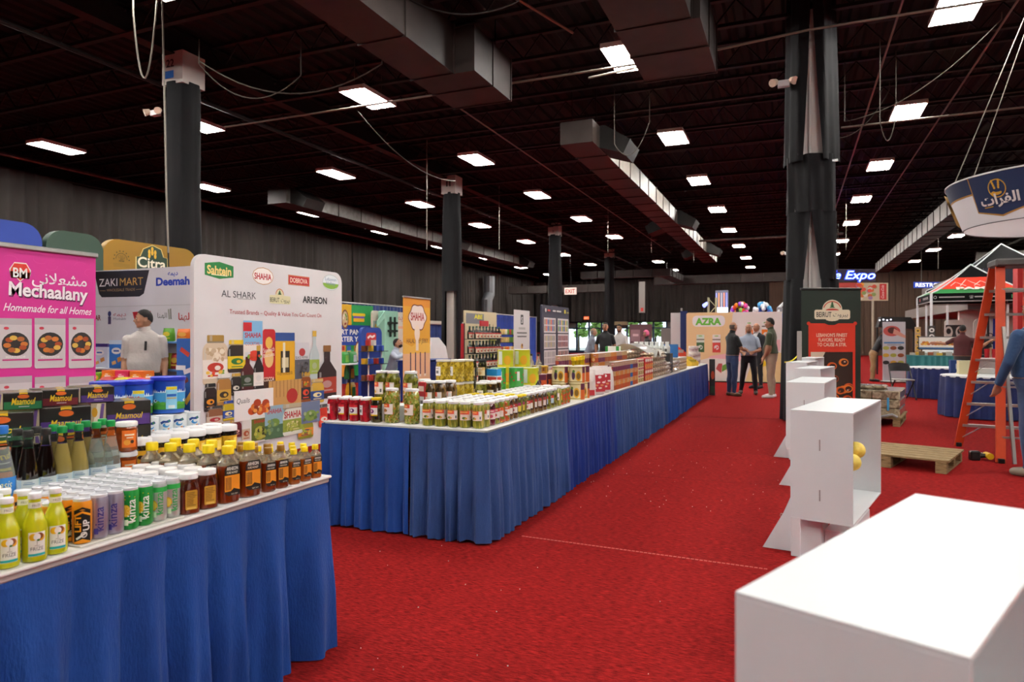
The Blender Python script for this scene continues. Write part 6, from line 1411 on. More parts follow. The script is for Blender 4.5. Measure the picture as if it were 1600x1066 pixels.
a.ell(w_ * .5, 1.45, .09, .14, '#efdcc8', 14); a.rect(w_ * .45, 1.15, w_ * .55, 1.4, '#efdcc8')
W.art(a)
blue_drape('low blue drape with pale valance right of the yellow banner', [(-12.3, px(745, 480, -12.3).y), (-12.3, px(655, 480, -12.3).y)], 1.84, 33, mat('drape_blue2', '#2f4788', .75, var=('#283d78', 3)))
t = MB().rbox(-12.3, -12.22, px(660, 480, -12.3).y, px(744, 480, -12.3).y, 1.86, 1.98, .004); tag(t.build('valance', mat('valance', '#c9c2b4', .6)), 'pale horizontal valance strip above the low blue drape', 'valance')
tag(MB().prism([(0, 0), (1.1, 0), (.9, .5), (.5, .75), (.1, .75)], (-9.0, px(672, 540, -9.0).y, .62), (0, 1, 0), (0, 0, 1), .05).box(-9.03, -8.99, px(672, 540, -9.0).y + .3, px(672, 540, -9.0).y + .4, 0, .64).build('cutout_sign', 'white_plastic'), 'white rounded cutout sign right of the yellow banner', 'sign')
# beige wall with grey header, red pole and bottle rack
W = Wall('booth_wall', 'beige display wall with grey header and yellow letters behind the bottle rack', 'backdrop', 'x', -7.0, px(726.5, 490, -7.0).y, px(776, 490, -7.0).y, 2.0, mat('beige_wall', '#cfc09a', .6), .02, .04)
a = Art(.002); x0, y0, x1, y1 = W.box(728, 490, 756, 506); a.rect(x0, y0, x1, y1, '#77757a'); p0, p1 = W.P(741, 498), W.P(754, 498); a.text('ABE', (p0[0] + p1[0]) / 2, p0[1], .1, '#e9dc1c', w=p1[0] - p0[0], bold=.03)
a.ell(W.W * .85, 1.2, .2, .35, '#a8a04a', 14); a.rect(W.W * .78, .6, W.W * .9, 1.0, '#b5c04a'); a.line([(W.W * .88, 1.7), (W.W * .8, 1.3), (W.W * .86, .9)], .03, '#6a6a3a'); W.art(a)
tag(MB().tube([px(723.5, 506, -6.9), (px(722, 506, -6.9).x, px(722, 506, -6.9).y, 0)], .05, 8).build('red_pole', mat('pole_red', '#b5202a', .45)), 'red pole beside the beige display wall', 'pole')
XR = -6.3; yr0, yr1 = px(736, 540, XR).y, px(775, 540, XR).y
t = thing('bottle_rack', 'tall wire rack packed with dark sauce bottles with red labels', 'rack', (XR, (yr0 + yr1) / 2, 0)); hw = (yr1 - yr0) / 2
for sy in (-1, 1):
    for sx in (-1,): MB().cyl((sx * .16, sy * hw, 0), (sx * .16, sy * hw, 1.68), .012, n=6).build('upright', mat('rack_dark', '#2a2422', .5), t)
for z in (.42, .72, 1.02, 1.33): MB().rbox(-.18, .18, -hw, hw, z, z + .012, .003).build('wire_shelf', 'black_plastic', t)
MB().rbox(-.02, .02, -.2, .2, 1.62, 1.74, .003).build('header', mat('rack_red', '#b5202a', .5), t)
S_s = sauce_bottle('sauce_bottle', 'dark sauce bottle on the tall wire rack', 'sauce bottles on the wire rack', .27, .054, mat('sauce_dk', '#1c1a14', .15, coat=.8), mat('cap_dg', '#1f4a34', .4), lambda a, r, h: (a.rect(-r * 1.1, h * .06, r * 1.1, h * .46, '#dccdb4', 8), a.rect(-r * 1.3, h * .4, r * 1.3, h * .5, '#c2302a', 8), a.ell(0, h * .2, r * .5, h * .08, '#a8482a', 10)))
for z in (.42, .72, 1.02, 1.33):
    for j in range(8):
        for c in range(2): S_s.put(XR + .1 - c * .16, yr0 + .06 + j * (yr1 - yr0 - .12) / 7, z + .0125, PI / 2 - .3, suf='%s shelf, %s row, %s along' % (ORD[int(z * 3.3) - 1], ['front', 'rear'][c], ORD[j]))
# further blue drape, shelf of goods, white roll-up
blue_drape('blue booth drape behind the white roll-up banner', [(-11, px(838, 490, -11).y), (-11, px(774, 490, -11).y)], 2.28, 35, mat('drape_blue3', '#243f96', .75, var=('#1e3684', 3)))
t = thing('goods_shelf', 'dark shelf of small goods before the blue drape', 'shelf', (-8.5, px(790, 525, -8.5).y, 0))
for z in (.9, 1.2, 1.45): MB().rbox(-.12, .12, -.7, .9, z, z + .02, .003).build('shelf', 'black_plastic', t)
for y_ in (-.7, .88): MB().rbox(-.12, .12, y_, y_ + .02, 0, 1.5, .003).build('side', 'black_plastic', t)
for k, z in enumerate((.92, 1.22, 1.47)):
    for q in range(9):
        cc = r.choice(['#a82a2a', '#c9b06a', '#5a8a2a', '#d9d4c4', '#e0761c'])
        carton('small_jar_pack', 'small pack on the dark goods shelf, %s level, %s along' % (ORD[k], ORD[q]), 'pack', (.14, .12, .16), cm(cc), None, (-8.5, t.location.y - .6 + q * .17, z + .001), 0, 'packs on the dark goods shelf')
XQ = -5.6
W = Wall('rollup_banner', 'white roll-up banner with black emblem and small pastry pictures', 'banner', 'x', XQ, px(803, 490, XQ).y, px(827.5, 490, XQ).y, 1.98, mat('ban_white', '#cdc8c8', .6), 0, .006, .08)
MB().rbox(-.1, .1, -.02, W.W + .02, 0, .085, .02).build('base', 'aluminium', W.t)
a = Art(.001); c = W.W / 2; a.rrect(c - .08, 1.66, c + .08, 1.88, .02, '#3a3a34'); a.text('S', c, 1.7, .13, '#cdc8c8', bold=.03); a.rect(c - .2, 1.55, c + .2, 1.6, '#a8a4a2'); a.rect(c - .3, 1.46, c + .3, 1.49, '#5a5654'); a.rect(c - .28, 1.38, c + .28, 1.41, '#5a5654')
for (x, y, cc) in ((.5, 1.18, '#c99a3a'), (.2, 1.0, '#b55a2a'), (.8, 1.0, '#b5742a'), (.5, .8, '#a84a3a'), (.3, .6, '#c98a3a')): a.ell(x * W.W, y, .07, .06, cc, 10); a.ell(x * W.W + .02, y + .02, .035, .03, '#6a2a1c', 8)
W.art(a)
XK = -5.6
W = Wall('product_board', 'dark blue framed panel with grids of jar pictures', 'panel', 'x', XK, px(847, 490, XK).y, px(889, 490, XK).y, 2.165, mat('ban_dark', '#2c2a3c', .6), .06, .05)
a = Art(.0015); w_ = W.W
for c_ in range(2):
    x0 = w_ * (.06 + .48 * c_); x1 = x0 + w_ * .42
    for r_ in range(4):
        y1 = 1.86 - r_ * .4; a.rect(x0, y1 - .37, x1, y1, '#cbc2c4')
        for i in range(7):
            for j in range(2): a.rect(x0 + .04 + i * (x1 - x0 - .08) / 7, y1 - .33 + j * .16, x0 + .04 + (i + .75) * (x1 - x0 - .08) / 7, y1 - .2 + j * .16, [['#8a7a5a', '#c9502a', '#3a5a9a'], ['#5a8a3a', '#3a4a8a', '#c9a23a'], ['#9a8a7a', '#a8986a', '#8a8a8a'], ['#7a2a34', '#6a2a3a', '#8a3a3a'], ['#a39a98', '#b0a8a4', '#9a9294'], ['#7a4a3a', '#9a5a4a', '#5a3a34'], ['#9a9a94', '#c2404a', '#b5b0a8'], ['#7a6a5a', '#8a5a3a', '#9a9a8a']][(r_ * 2 + c_) % 8][i % 3])
a.ell(w_ * .1, 2.04, .06, .05, '#d9d0cc', 10); a.rect(w_ * .16, 2.02, w_ * .26, 2.06, '#c23a2a'); a.rect(w_ * .35, 2.02, w_ * .46, 2.06, '#cfcac8'); a.rect(w_ * .49, 2.02, w_ * .66, 2.06, '#cfcac8'); a.rect(w_ * .78, 2.0, w_ * .84, 2.1, '#c9b83a'); a.rect(w_ * .88, 2.01, w_ * .97, 2.05, '#8a864a')
W.art(a)
# ------------------------------------------------------------------ white display boxes along the aisle
BW, BD, BH, BT = .22, .67, .42, .006
def display_unit(label, fl, rot, zt=1.10, lemons=False, feet=True):
    t = thing('display_box', label, 'display box', (fl[0], fl[1], 0), rot, 'white open display boxes')
    z0 = zt - BH; m = 'white_plastic'
    MB().rbox(0, BW, 0, BD, zt - BT, zt, .0006).build('top_panel', m, t)
    MB().rbox(0, BW, 0, BD, z0, z0 + BT, .0006).build('bottom_panel', m, t)
    MB().rbox(0, BW, 0, BT, z0 + BT, zt - BT, .0006).build('front_panel', m, t)
    MB().rbox(0, BW, BD - BT, BD, z0 + BT, zt - BT, .0006).build('back_panel', m, t)
    MB().rbox(0, BT, BT, BD - BT, z0 + BT, zt - BT, .0006).build('side_panel', m, t)
    for z in (z0 + .1, zt - .13): MB().box(BW * .47, BW * .49, -.0012, .002, z - .02, z + .022).build('slot', mat('slot', '#a39d9c', .6), t)
    if feet:
        MB().rbox(.02, .10, .06, .18, 0, z0, .003).build('post', m, t)
        MB().rbox(.10, BW - .03, .1, BD - .1, .12, z0 - .05, .004).build('pedestal', m, t)
        MB().rbox(.04, BW - .05, .12, BD - .12, 0, .13, .004).build('plinth', m, t)
        for (y_, zz, L) in ((.16, .0, .17), (.38, .06, .13), (.55, .0, .15)):
            MB().prism([(-L, zz), (.03, zz), (.03, zz + .34), (.0, zz + .32)], (0, y_, 0), (1, 0, 0), (0, 0, 1), .005).build('brace_fin', m, t)
    if lemons:
        for k, (x, y_, z) in enumerate(((.12, .30, .0), (.115, .235, -.04))):
            o = tag(MB().ball((0, 0, 0), .036, .036, .034, 18, 12).build('yellow_ball', mat('lemon', '#fbe46a', .5, bump=(80, .2))), ['upper yellow ball inside the second white display box', 'lower yellow ball inside the second white display box'][k], 'ball')
            o.matrix_world = Matrix.Translation((fl[0], fl[1], 0)) @ Matrix.Rotation(rot, 4, 'Z') @ Matrix.Translation((x + .06, y_, z0 + .24 + z))
    return t
def pzv(u, v, z): q = pz(u, v, z); return (q.x, q.y)
display_unit('nearest large white display box cropped by the picture corner', pzv(1149, 924, 1.10), -.40)
display_unit('second white display box holding yellow balls', pzv(1235, 640, 1.10), -.24, lemons=True)
display_unit('third white display box before the dark green banner', pzv(1228, 597, 1.10), -.15)
display_unit('fourth white display box counted from the nearest', pzv(1241, 575.5, 1.10), -.22)
display_unit('fifth white display box counted from the nearest', pzv(1228, 566, 1.10), -.2)
display_unit('farthest small white display box beside the draped column', pzv(1246, 559.5, 1.10), -.2)
p = pz(1226, 812); tag(MB().tube([(p.x + .03 * math.cos(t), p.y + .03 * math.sin(t), .03 + .02 * math.sin(t * 2)) for t in [2 * PI * i / 16 for i in range(17)]], .003, 5).build('wire_coil', mat('wire_beige', '#b5a890', .5)), 'small coil of pale wire under the second white display box', 'wire')
# dark green roll-up behind them
def yr(u, v, d): q = pd(u, v, d); return q
DB = 10.3; q0, q1 = pd(1252, 452, DB), pd(1345, 452, DB)
t = thing('rollup_banner', 'dark green roll-up banner with cedar badge and red stew panel', 'banner', (q0.x, q0.y, 0), math.atan2(q1.y - q0.y, q1.x - q0.x))
wd = (q1 - q0).length; hh = q0.z
MB().rbox(0, wd, 0, .006, .08, hh, .002).build('sheet', mat('ban_dkgreen', '#1c2a20', .6), t); MB().rbox(-.01, wd + .01, -.02, .03, hh - .01, hh + .02, .005).build('top_bar', 'black_plastic', t); MB().rbox(-.02, wd + .02, -.12, .12, 0, .08, .02).build('base', 'black_plastic', t)
a = Art(.0006); k = wd / 93.0
def bp(x, y): return ((1180 + x / 4.845 - 1252) * k, EYE + (HYP - (430 + y / 4.845)) / FPX * DB)
def bb(x0, y0, x1, y1): p0 = bp(x0, y1); p1 = bp(x1, y0); return p0[0], p0[1], p1[0], p1[1]
x0, y0, x1, y1 = bb(403, 365, 757, 1200); a.poly([(x0, .1), (x1, .1), (x1, y1), (*bp(630, 365),), bp(600, 378), bp(555, 378), bp(525, 365), (x0, y1)], '#d8371f')
for x in (404, 757): p = bp(x, 366); a.ell(p[0], p[1], .028, .028, '#d8371f', 12)
x0, y0, x1, y1 = bb(448, 262, 718, 334); c = bp(583, 262); a.ell(c[0], c[1], .15, .15, '#e6dcc0', 20, 0, PI); a.rrect(x0, y0, x1, y1, .03, '#e6dcc0'); a.ell(c[0], y0, .1, .03, '#e6dcc0', 12)
a.ring(c[0], c[1] - .01, .14, .14, .014, '#c9402a', 20, .3, PI - .3); a.ell(c[0], c[1] - .01, .1, .028, '#c9402a', 12, 0, PI)
for j in range(3): a.poly([(c[0] - .045 + j * .012, c[1] + .03 + j * .03), (c[0] + .045 - j * .012, c[1] + .03 + j * .03), (c[0], c[1] + .07 + j * .028)], '#1f5a2a')
def bt(s_, x, y, wpx, hpx, col, **kk): p0 = bp(x - wpx / 2, y); p1 = bp(x + wpx / 2, y); a.text(s_, (p0[0] + p1[0]) / 2, p0[1] - .5 * hpx / 4.845 / FPX * DB, hpx / 4.845 / FPX * DB, col, w=p1[0] - p0[0], **kk)
bt('BEIRUT', 520, 298, 114, 38, '#1c1a18', bold=.015); bt(AR_BEI, 645, 298, 112, 30, '#1c1a18')
bt("LEBANON'S FINEST", 580, 454, 234, 26, '#eedcc4', bold=.015); bt('FLAVORS, READY', 580, 490, 202, 26, '#eedcc4', bold=.015); bt('TO CAUSE A STIR.', 580, 526, 222, 26, '#eedcc4', bold=.015)
x0, y0, x1, y1 = bb(420, 582, 738, 1150); a.rect(x0, y0, x1, y1, '#2e1c14'); a.poly([bp(420, 582), bp(420, 690), bp(480, 690), bp(530, 582)][::-1], '#d9c8b0')
rn = random.Random(12)
for q in range(16):
    xx, yy_ = rn.uniform(x0 + .14, x1 - .05), rn.uniform(y0 + .04, y1 - .05); a.ell(xx, yy_, .075, .06, rn.choice(['#d9601c', '#c9541c', '#8a3a1c', '#e07a2a']), 14); a.ell(xx + .01, yy_, .05, .038, '#3a1a10', 12)
    for j in range(3): a.ell(xx + rn.uniform(-.03, .03), yy_ + rn.uniform(-.02, .02), .014, .009, rn.choice(['#e9d9c0', '#a8502a', '#1c0f0c']), 8)
a.build('print', t, o=(0, -.0005, 0))
# grey post and yellow cable near it
tag(MB().rbox(-.03, .03, -.02, .02, 0, 1.46, .004).build('grey_post', mat('post_grey', '#a39d98', .5), None, (pd(1249, 540, 9.0).x, pd(1249, 540, 9.0).y, 0)), 'short grey post left of the dark green banner', 'post')
cable('yellow cable end hanging from the draped column base', pd(1226, 566, 9.6), pd(1246, 556, 9.6), .03, .01, mat('cable_yellow', '#d9c81c', .5), up=False)

# ------------------------------------------------------------------ pallets, drill, chair, ladder
def pallet(label, loc, rot, L=1.2, D=.95):
    t = thing('wooden_pallet', label, 'pallet', loc, rot)
    for i in range(6): MB().rbox(-L, 0, D * i / 6 + .006, D * (i + 1) / 6 - .018, .118, .14, .003).build('top_board', 'wood_pallet', t)
    for x in (-.1, -L / 2, -L + .02):
        MB().rbox(x - .02, x + .08, 0, D, .095, .117, .003).build('cross_board', 'wood_pallet', t)
        for y_ in (0, D / 2 - .05, D - .1): MB().rbox(x - .02, x + .08, y_, y_ + .1, .018, .094, .004).build('block', 'wood_pallet', t)
        MB().rbox(x - .02, x + .08, 0, D, 0, .018, .003).build('bottom_board', 'wood_pallet', t)
    return t
pallet('empty wooden pallet lying on the red carpet behind the white display boxes', (1.44, 8.0, 0), -.33)
pallet('wooden pallet loaded with shrink wrapped cartons', (1.53, 11.95, 0), -.2, .86, 1.2)
t = thing('wrapped_stack', 'shrink wrapped stack of brown cartons on the rear pallet', 'stack', (1.53, 11.95, .141), -.2)
mat('shrink', '#8a7a62', .25, coat=.7, var=(['#b5a68a', '#6a5c48', '#9a8a70'], 6), bump=(9, .8))
for z in (0, .135, .27):
    for x in (-.8, -.41):
        MB().rbox(x, x + .385, .03, 1.12, z, z + .132, .015).build('carton', 'shrink', t)
mb = MB(); mb.rbox(-.75, -.25, .3, .8, .404, .46, .02); mb.build('top_sheet', 'shrink', t); MB().rbox(-.2, -.17, .02, .03, .1, .3, .002).build('blue_tag', cm('#4aa8d9'), t)
MB().tube([(-.45, -.03, -.05), (-.3, -.05, .0), (-.12, -.04, .05), (-.05, -.05, .01)], .02, 6).build('loose_film', mat('film'), t)
p = pz(1518, 719); t = thing('cordless_drill', 'yellow and black cordless drill lying on the carpet', 'drill', (p.x, p.y, 0), .2)
MB().rbox(-.02, .08, -.04, .04, 0, .105, .012).build('battery', 'black_plastic', t); MB().tube([(.07, 0, .05), (.15, 0, .052)], [.03, .024], 8).build('handle', 'black_plastic', t)
MB().cyl((.16, -.07, .055), (.17, .06, .055), .036, .034, 12).build('motor_housing', mat('drill_yellow', '#e0b41c', .45), t); MB().cyl((.17, .06, .055), (.18, .13, .055), .028, .018, 12).build('chuck', 'black_plastic', t); MB().cyl((.18, .13, .055), (.185, .2, .055), .004, n=6).build('bit', 'chrome', t)
# folding chair
p = pz(1409, 624); t = thing('folding_chair', 'black metal folding chair with pale seat by the blue round table', 'chair', (p.x, p.y, 0), .25)
for sx in (-1, 1):
    MB().tube([(sx * .22, -.2, 0), (sx * .22, .02, .42), (sx * .21, .16, .76)], .014, 8).build('leg', 'black_plastic', t); MB().tube([(sx * .2, .26, 0), (sx * .2, -.16, .44)], .013, 8).build('leg', 'black_plastic', t)
MB().rbox(-.2, .2, -.2, .18, .42, .45, .012).build('seat', mat('seat_pale', '#8a8480', .5), t); MB().grid(lambda i, j: (-.21 + .42 * i, .13 + .05 * j + .04 * math.sin(PI * i), .62 + .19 * j - .03 * (2 * i - 1) ** 2 * j), 12, 4).build('backrest', 'black_plastic', t)
b = t.children[-1]; sm = b.modifiers.new('thick', 'SOLIDIFY'); sm.thickness = .02
MB().tube([(-.2, .2, .1), (.2, .2, .1)], .01, 6).build('stretcher', 'black_plastic', t)
# ladder
t = thing('step_ladder', 'tall orange fibreglass step ladder with aluminium steps', 'ladder', (2.2, 9.5, 0))
o_ = Vector((2.2, 9.5, 0)); mat('ladder_orange', '#c8461e', .5, var=('#b93d19', 4))
F = [(Vector((1.93, 10.16, 0)), Vector((2.19, 9.66, 2.2))), (Vector((2.62, 10.05, 0)), Vector((2.52, 9.62, 2.2)))]
Bk = [(Vector((2.10, 8.97, 0)), Vector((2.2, 9.42, 2.2))), (Vector((2.78, 8.86, 0)), Vector((2.54, 9.38, 2.2)))]
for a_, b_ in F + Bk: MB().bar(a_ - o_, b_ - o_, .035, .09, up=(1, 0, 0)).build('rail', 'ladder_orange', t)
for i in range(1, 8):
    s_ = i / 8; L_ = F[0][0].lerp(F[0][1], s_) - o_; R2 = F[1][0].lerp(F[1][1], s_) - o_
    MB().bar(L_, R2, .085, .03).build('step', 'aluminium', t)
    if i < 5: MB().bar(L_ + Vector((.0, 0, -.15)), L_.lerp(R2, .3) + Vector((0, 0, -.015)), .02, .01).build('step_brace', 'aluminium', t.children[-1])
for i in (1, 3, 5, 7):
    s_ = i / 8; MB().bar(Bk[0][0].lerp(Bk[0][1], s_) - o_, Bk[1][0].lerp(Bk[1][1], s_) - o_, .03, .02).build('rear_brace', 'aluminium', t)
MB().rbox(-.06, .38, -.16, .24, 2.19, 2.28, .02).build('top_cap', mat('cap_grey', '#4a4644', .5), t)
MB().bar(Bk[0][0] - o_ + Vector((.12, -.03, 0)), Bk[0][0].lerp(Bk[0][1], .68) - o_ + Vector((.02, -.03, 0)), .05, .03).build('rail_guard', 'aluminium', t)
for s_ in (.5,): MB().bar(F[0][0].lerp(F[0][1], s_) - o_, Bk[0][0].lerp(Bk[0][1], s_) - o_, .02, .012).build('spreader', 'aluminium', t)
for a_, b_ in F + Bk: MB().rbox(a_.x - o_.x - .03, a_.x - o_.x + .03, a_.y - o_.y - .05, a_.y - o_.y + .05, 0, .05, .006).build('foot', 'black_plastic', t)
# round blue tables
def round_table(label, c, r, h, seed, m='skirt_navy'):
    t = thing('round_table', label, 'table', (c[0], c[1], 0))
    MB().lathe([(0, h - .03), (r, h - .03), (r + .004, h - .015), (r, h), (0, h)], 36).build('top', 'white_plastic', t)
    pts = [(r * math.cos(-a_), r * math.sin(-a_)) for a_ in [2 * PI * i / 36 for i in range(37)]]
    cloth(pts[::-1], .015, h - .012, .2, .03, seed, nz=6, step=.03).build('skirt', m, t)
    MB().cyl((0, 0, 0), (0, 0, h - .03), .04, n=10).build('pedestal', 'black_plastic', t)
    return t
mat('skirt_deep', '#13245f', .7, var=('#0f1d4e', 5), sheen=.05)
p = pz(1462, 625); round_table('round table with deep blue skirt behind the folding chair', (p.x + .16, p.y + .66), .6, .70, 61, 'skirt_deep')
p = pz(1545, 657); round_table('larger round table with deep blue skirt behind the ladder', (p.x + .1, p.y + .6), .68, .72, 62, 'skirt_deep')
t = thing('upright_sign', 'upright blue panel with white script and gold crescent beside the round table', 'sign', (pz(1494, 637).x, pz(1494, 637).y, 0), .1)
MB().rbox(-.1, .09, -.02, .1, 0, .93, .005).build('board', mat('sign_blue', '#223f7a', .5), t)
a = Art(.001); a.ring(0, .42, .07, .09, .022, '#d9a83a', 20, PI, 2 * PI); a.line([(-.03, .5), (.03, .55), (-.02, .6), (.03, .64), (-.01, .69)], .018, '#d9d4d0'); a.rect(-.015, .76, .015, .86, '#b5b9c9'); a.rect(-.05, .14, .05, .2, '#8a94b0'); a.build('print', t, o=(0, -.021, 0))
p = pd(1512, 577, 12.2); carton('cream_box', 'cream box standing on the larger round table', 'box', (.3, .2, .24), cm('#cfc49a'), None, (p.x, p.y, .721), 0)
for k, (u, nm) in enumerate(((1540, 'low white tray on the larger round table'), (1552, 'flat grey tray on the larger round table'))):
    p = pd(u, 582, 12.3); t2 = thing('serving_tray', nm, 'tray', (p.x, p.y, .721 + k * .0)); MB().rbox(-.16, .12, -.1, .1, 0, .1 - .05 * k, .01).build('tray', cm('#cfcbc6') if k == 0 else cm('#6a6664'), t2)

# ------------------------------------------------------------------ hanging round sign
C = (3.62, 12.2); Rb, Rt, zb, zt = 1.22, 1.45, 3.0, 3.66
t = thing('hanging_sign', 'round hanging fabric sign in white and navy with gold emblem and Arabic lettering', 'sign', (C[0], C[1], 0))
MB().lathe([(Rb, zb), (Rt, zt)], 96, caps=False).build('fabric_ring', translucent(mat('sign_white', '#d4d0d2', .7), .5), t)
MB().lathe([(0, zb + .012), (Rb - .004, zb + .012)], 64, caps=False).build('underside', mat('sign_white'), t)
MB().lathe([(Rt - .012, zt - .008), (Rt + .012, zt - .008), (Rt + .012, zt + .012), (Rt - .012, zt + .012), (Rt - .012, zt - .008)], 96, caps=False).build('rim_tube', 'white_plastic', t)
MB().lathe([(Rb - .01, zb - .004), (Rb + .006, zb - .004), (Rb + .006, zb + .006), (Rb - .01, zb + .006), (Rb - .01, zb - .004)], 96, caps=False).build('hem', mat('hem_dark', '#5a5456', .6), t)
rad = lambda y: Rb + (Rt - Rb) * (y - zb) / (zt - zb)
a = Art(.001, .003); a.dz = .0012; Rm = 1.4; fa = math.atan2(-C[1], -C[0]) - .55
n = 64; a.rect(-PI * Rm, zt - .22, PI * Rm, zt - .01, '#22355c', 120); a.rect(-PI * Rm, zt - .245, PI * Rm, zt - .22, '#b5863a', 120)
def strip(pts_l, pts_r, c):   # vertical shield drawn as narrow columns
    pass
def shield_cols(w_, y1, yb, yt, c, n=16):
    vs = []; 
    for i in range(n + 1):
        x = -w_ + 2 * w_ * i / n; lo = yb + (yt - yb) * abs(x) / w_; vs += [(x, lo), (x, y1)]
    a.raw(vs, [(2 * i, 2 * i + 2, 2 * i + 3, 2 * i + 1) for i in range(n)], c)
for off in (0, 2.0, 4.0, -2.0, -4.0):
    a.at(off, 0)
    shield_cols(.41, zt - .01, zb + .06, zb + .16, '#b5863a'); shield_cols(.39, zt - .012, zb + .085, zb + .175, '#22355c')
    cy = zt - .22; a.ring(0, cy, .125, .125, .014, '#d9a83a', 24); a.ell(-.02, cy - .06, .08, .03, '#d9a83a', 14); a.ell(.01, cy - .03, .06, .02, '#22355c', 14)
    for s_ in (-1, 1):
        for j in range(4): a.ell(s_ * .03 + s_ * j * .006, cy + .01 + j * .03, .016, .02, '#d9a83a', 8)
    a.text(AR_FUR, 0, zb + .235, .13, '#e9e6e4', w=.56, bold=.03); a.rect(-.24, zb + .2, -.1, zb + .212, '#d9a83a')
a.at(0, 0)
a.build('print', t, bend=Rm, face=fa, prof=rad)
for k in range(6):
    an = fa + k * PI / 3 - .5; MB().tube([(Rt * math.cos(an), Rt * math.sin(an), zt), (.3 * math.cos(an), .3 * math.sin(an), 6.6)], .008, 5).build('cable', 'conduit', t)
# ------------------------------------------------------------------ centre far: fruit drink wall and what stands behind it
YA = 21.9; xa0, xa1 = py(1072.5, 500, YA).x, py(1222, 500, YA).x
W = Wall('backdrop_wall', 'peach and white backdrop wall with green fruit drink lettering and carton pictures', 'backdrop', 'y', YA, xa0, xa1, py(1147, 488, YA).z, mat('azra_peach', '#dcb98a', .65), .06, .08)
a = Art(.002)
def ab(x, y): return W.P(1040 + x / 5.923, 460 + y / 5.923)
def abx(x0, y0, x1, y1): p0 = ab(x0, y1); p1 = ab(x1, y0); return p0[0], p0[1], p1[0], p1[1]
Wd, Hd = W.W, W.H
a.poly([(Wd * .42, 0), (Wd, 0), (Wd, Hd), (Wd * .5, Hd)], '#d8ccc8'); a.poly([(Wd * .62, .0), (Wd, .0), (Wd, Hd * .42), (Wd * .75, Hd * .5)], '#dcc08a'); a.rect(Wd * .78, Hd * .4, Wd * .86, Hd * .6, '#d98a94')
a.poly([ab(380, 600), ab(420, 570), ab(560, 550), ab(900, 430), ab(1060, 420), ab(1060, 520), ab(600, 640), ab(400, 650)][::-1], '#dfa8ae'); a.poly([ab(200, 640), ab(400, 590), ab(560, 600), ab(560, 800), ab(200, 800)][::-1], '#d9cfc8')
x0, y0, x1, y1 = abx(248, 195, 550, 300); a.rrect(x0, y0, x1, y1, .13, '#dcd4d8'); p0, p1 = ab(275, 282), ab(515, 282); a.text('AZRA', (p0[0] + p1[0]) / 2, p0[1], .2, '#5fae2f', w=p1[0] - p0[0], bold=.05)
for (b, c1, c2) in [((286, 355, 358, 536), '#3a5a34', '#c9d0c4'), ((434, 355, 508, 538), '#c23a34', '#d9cfcf'), ((740, 235, 808, 420), '#d9742a', '#d9d0cc'), ((890, 230, 962, 420), '#e0761c', '#d9d4d0')]:
    x0, y0, x1, y1 = abx(*b); h = y1 - y0; a.rect(x0, y0, x1, y1 - h * .1, c2); a.rect(x0, y0, x1, y0 + h * .5, c1); a.rect(x0, y0 + h * .62, x1, y0 + h * .68, '#6a5a54'); a.ell((x0 + x1) / 2, y0 + h * .25, (x1 - x0) * .3, h * .12, c2, 12); a.ell((x0 + x1) / 2, y1 - h * .17, (x1 - x0) * .28, h * .03, '#7ab04a', 10)
    for q in range(4): a.ell(x0 + (x1 - x0) * (.2 + .2 * q), y0 + h * (.1 + .08 * (q % 3)), (x1 - x0) * .12, h * .05, c1, 8)
a.poly([ab(465, 690), ab(490, 640), ab(525, 640), ab(515, 730)][::-1], '#b54a4a'); a.poly([ab(520, 720), ab(525, 660), ab(565, 640), ab(570, 690)][::-1], '#6a9a3a')
for q in range(3): p = ab(900 + q * 40, 640); a.ell(p[0], p[1], .08, .1, '#e0c01c', 10)
W.art(a)
MB().rbox(0, Wd, -.1, .02, 0, .03, .005).build('foot', 'black_plastic', W.t)
W = Wall('exhibit_screen', 'white ribbed side panel left of the peach backdrop', 'panel', 'y', 22.3, py(1048, 500, 22.3).x, py(1063, 500, 22.3).x, py(1055, 489, 22.3).z, mat('pan_white', '#c4c0c0', .6), 0, .03)
MB().cyl((W.W + .04, 0, 0), (W.W + .04, 0, W.H + .15), .03, n=8).build('post', 'aluminium', W.t)
W = Wall('exhibit_screen', 'navy drape strip left of the peach backdrop', 'curtain', 'y', 22.2, py(1063, 500, 22.2).x, py(1074, 500, 22.2).x, py(1068, 486, 22.2).z, mat('pan_navy', '#16245a', .7), 0, .03)
W = Wall('exhibit_screen', 'bright blue panel right of the peach backdrop', 'panel', 'y', 22.3, py(1222.5, 500, 22.3).x, py(1238, 500, 22.3).x, py(1230, 497, 22.3).z, mat('pan_blue', '#2456b0', .6), 0, .05)
a = Art(.003); a.rect(.0, .9, .1, 1.2, '#d9cf9a'); a.rect(0, .4, .08, .8, '#c9c4c0'); W.art(a)
W = Wall('brochure_wall', 'grey rack wall beyond the pink scarf woman', 'panel', 'y', 30, py(1033, 510, 30).x, py(1049, 510, 30).x, py(1040, 513, 30).z, mat('grey_rack', '#6a6460', .5), 0, .1)
t = thing('light_truss', 'short aluminium truss tower behind the peach backdrop', 'truss', (py(1113, 480, 25).x, 25, 0))
for sx in (-1, 1): 
    for sy in (-1, 1): MB().cyl((sx * .13, sy * .13, 0), (sx * .13, sy * .13, 2.78), .025, n=6).build('chord', mat('truss_pale', '#b5b08a', .4, metal=.5), t)
for j in range(9):
    s_ = 1 if j % 2 else -1; MB().cyl((-.13 * s_, -.13, .05 + j * .3), (.13 * s_, -.13, .35 + j * .3), .014, n=5).build('lattice', mat('truss_pale'), t)
t = thing('led_column', 'glowing striped light column behind the peach backdrop', 'lamp', (py(1128, 480, 26).x, 26, 0))
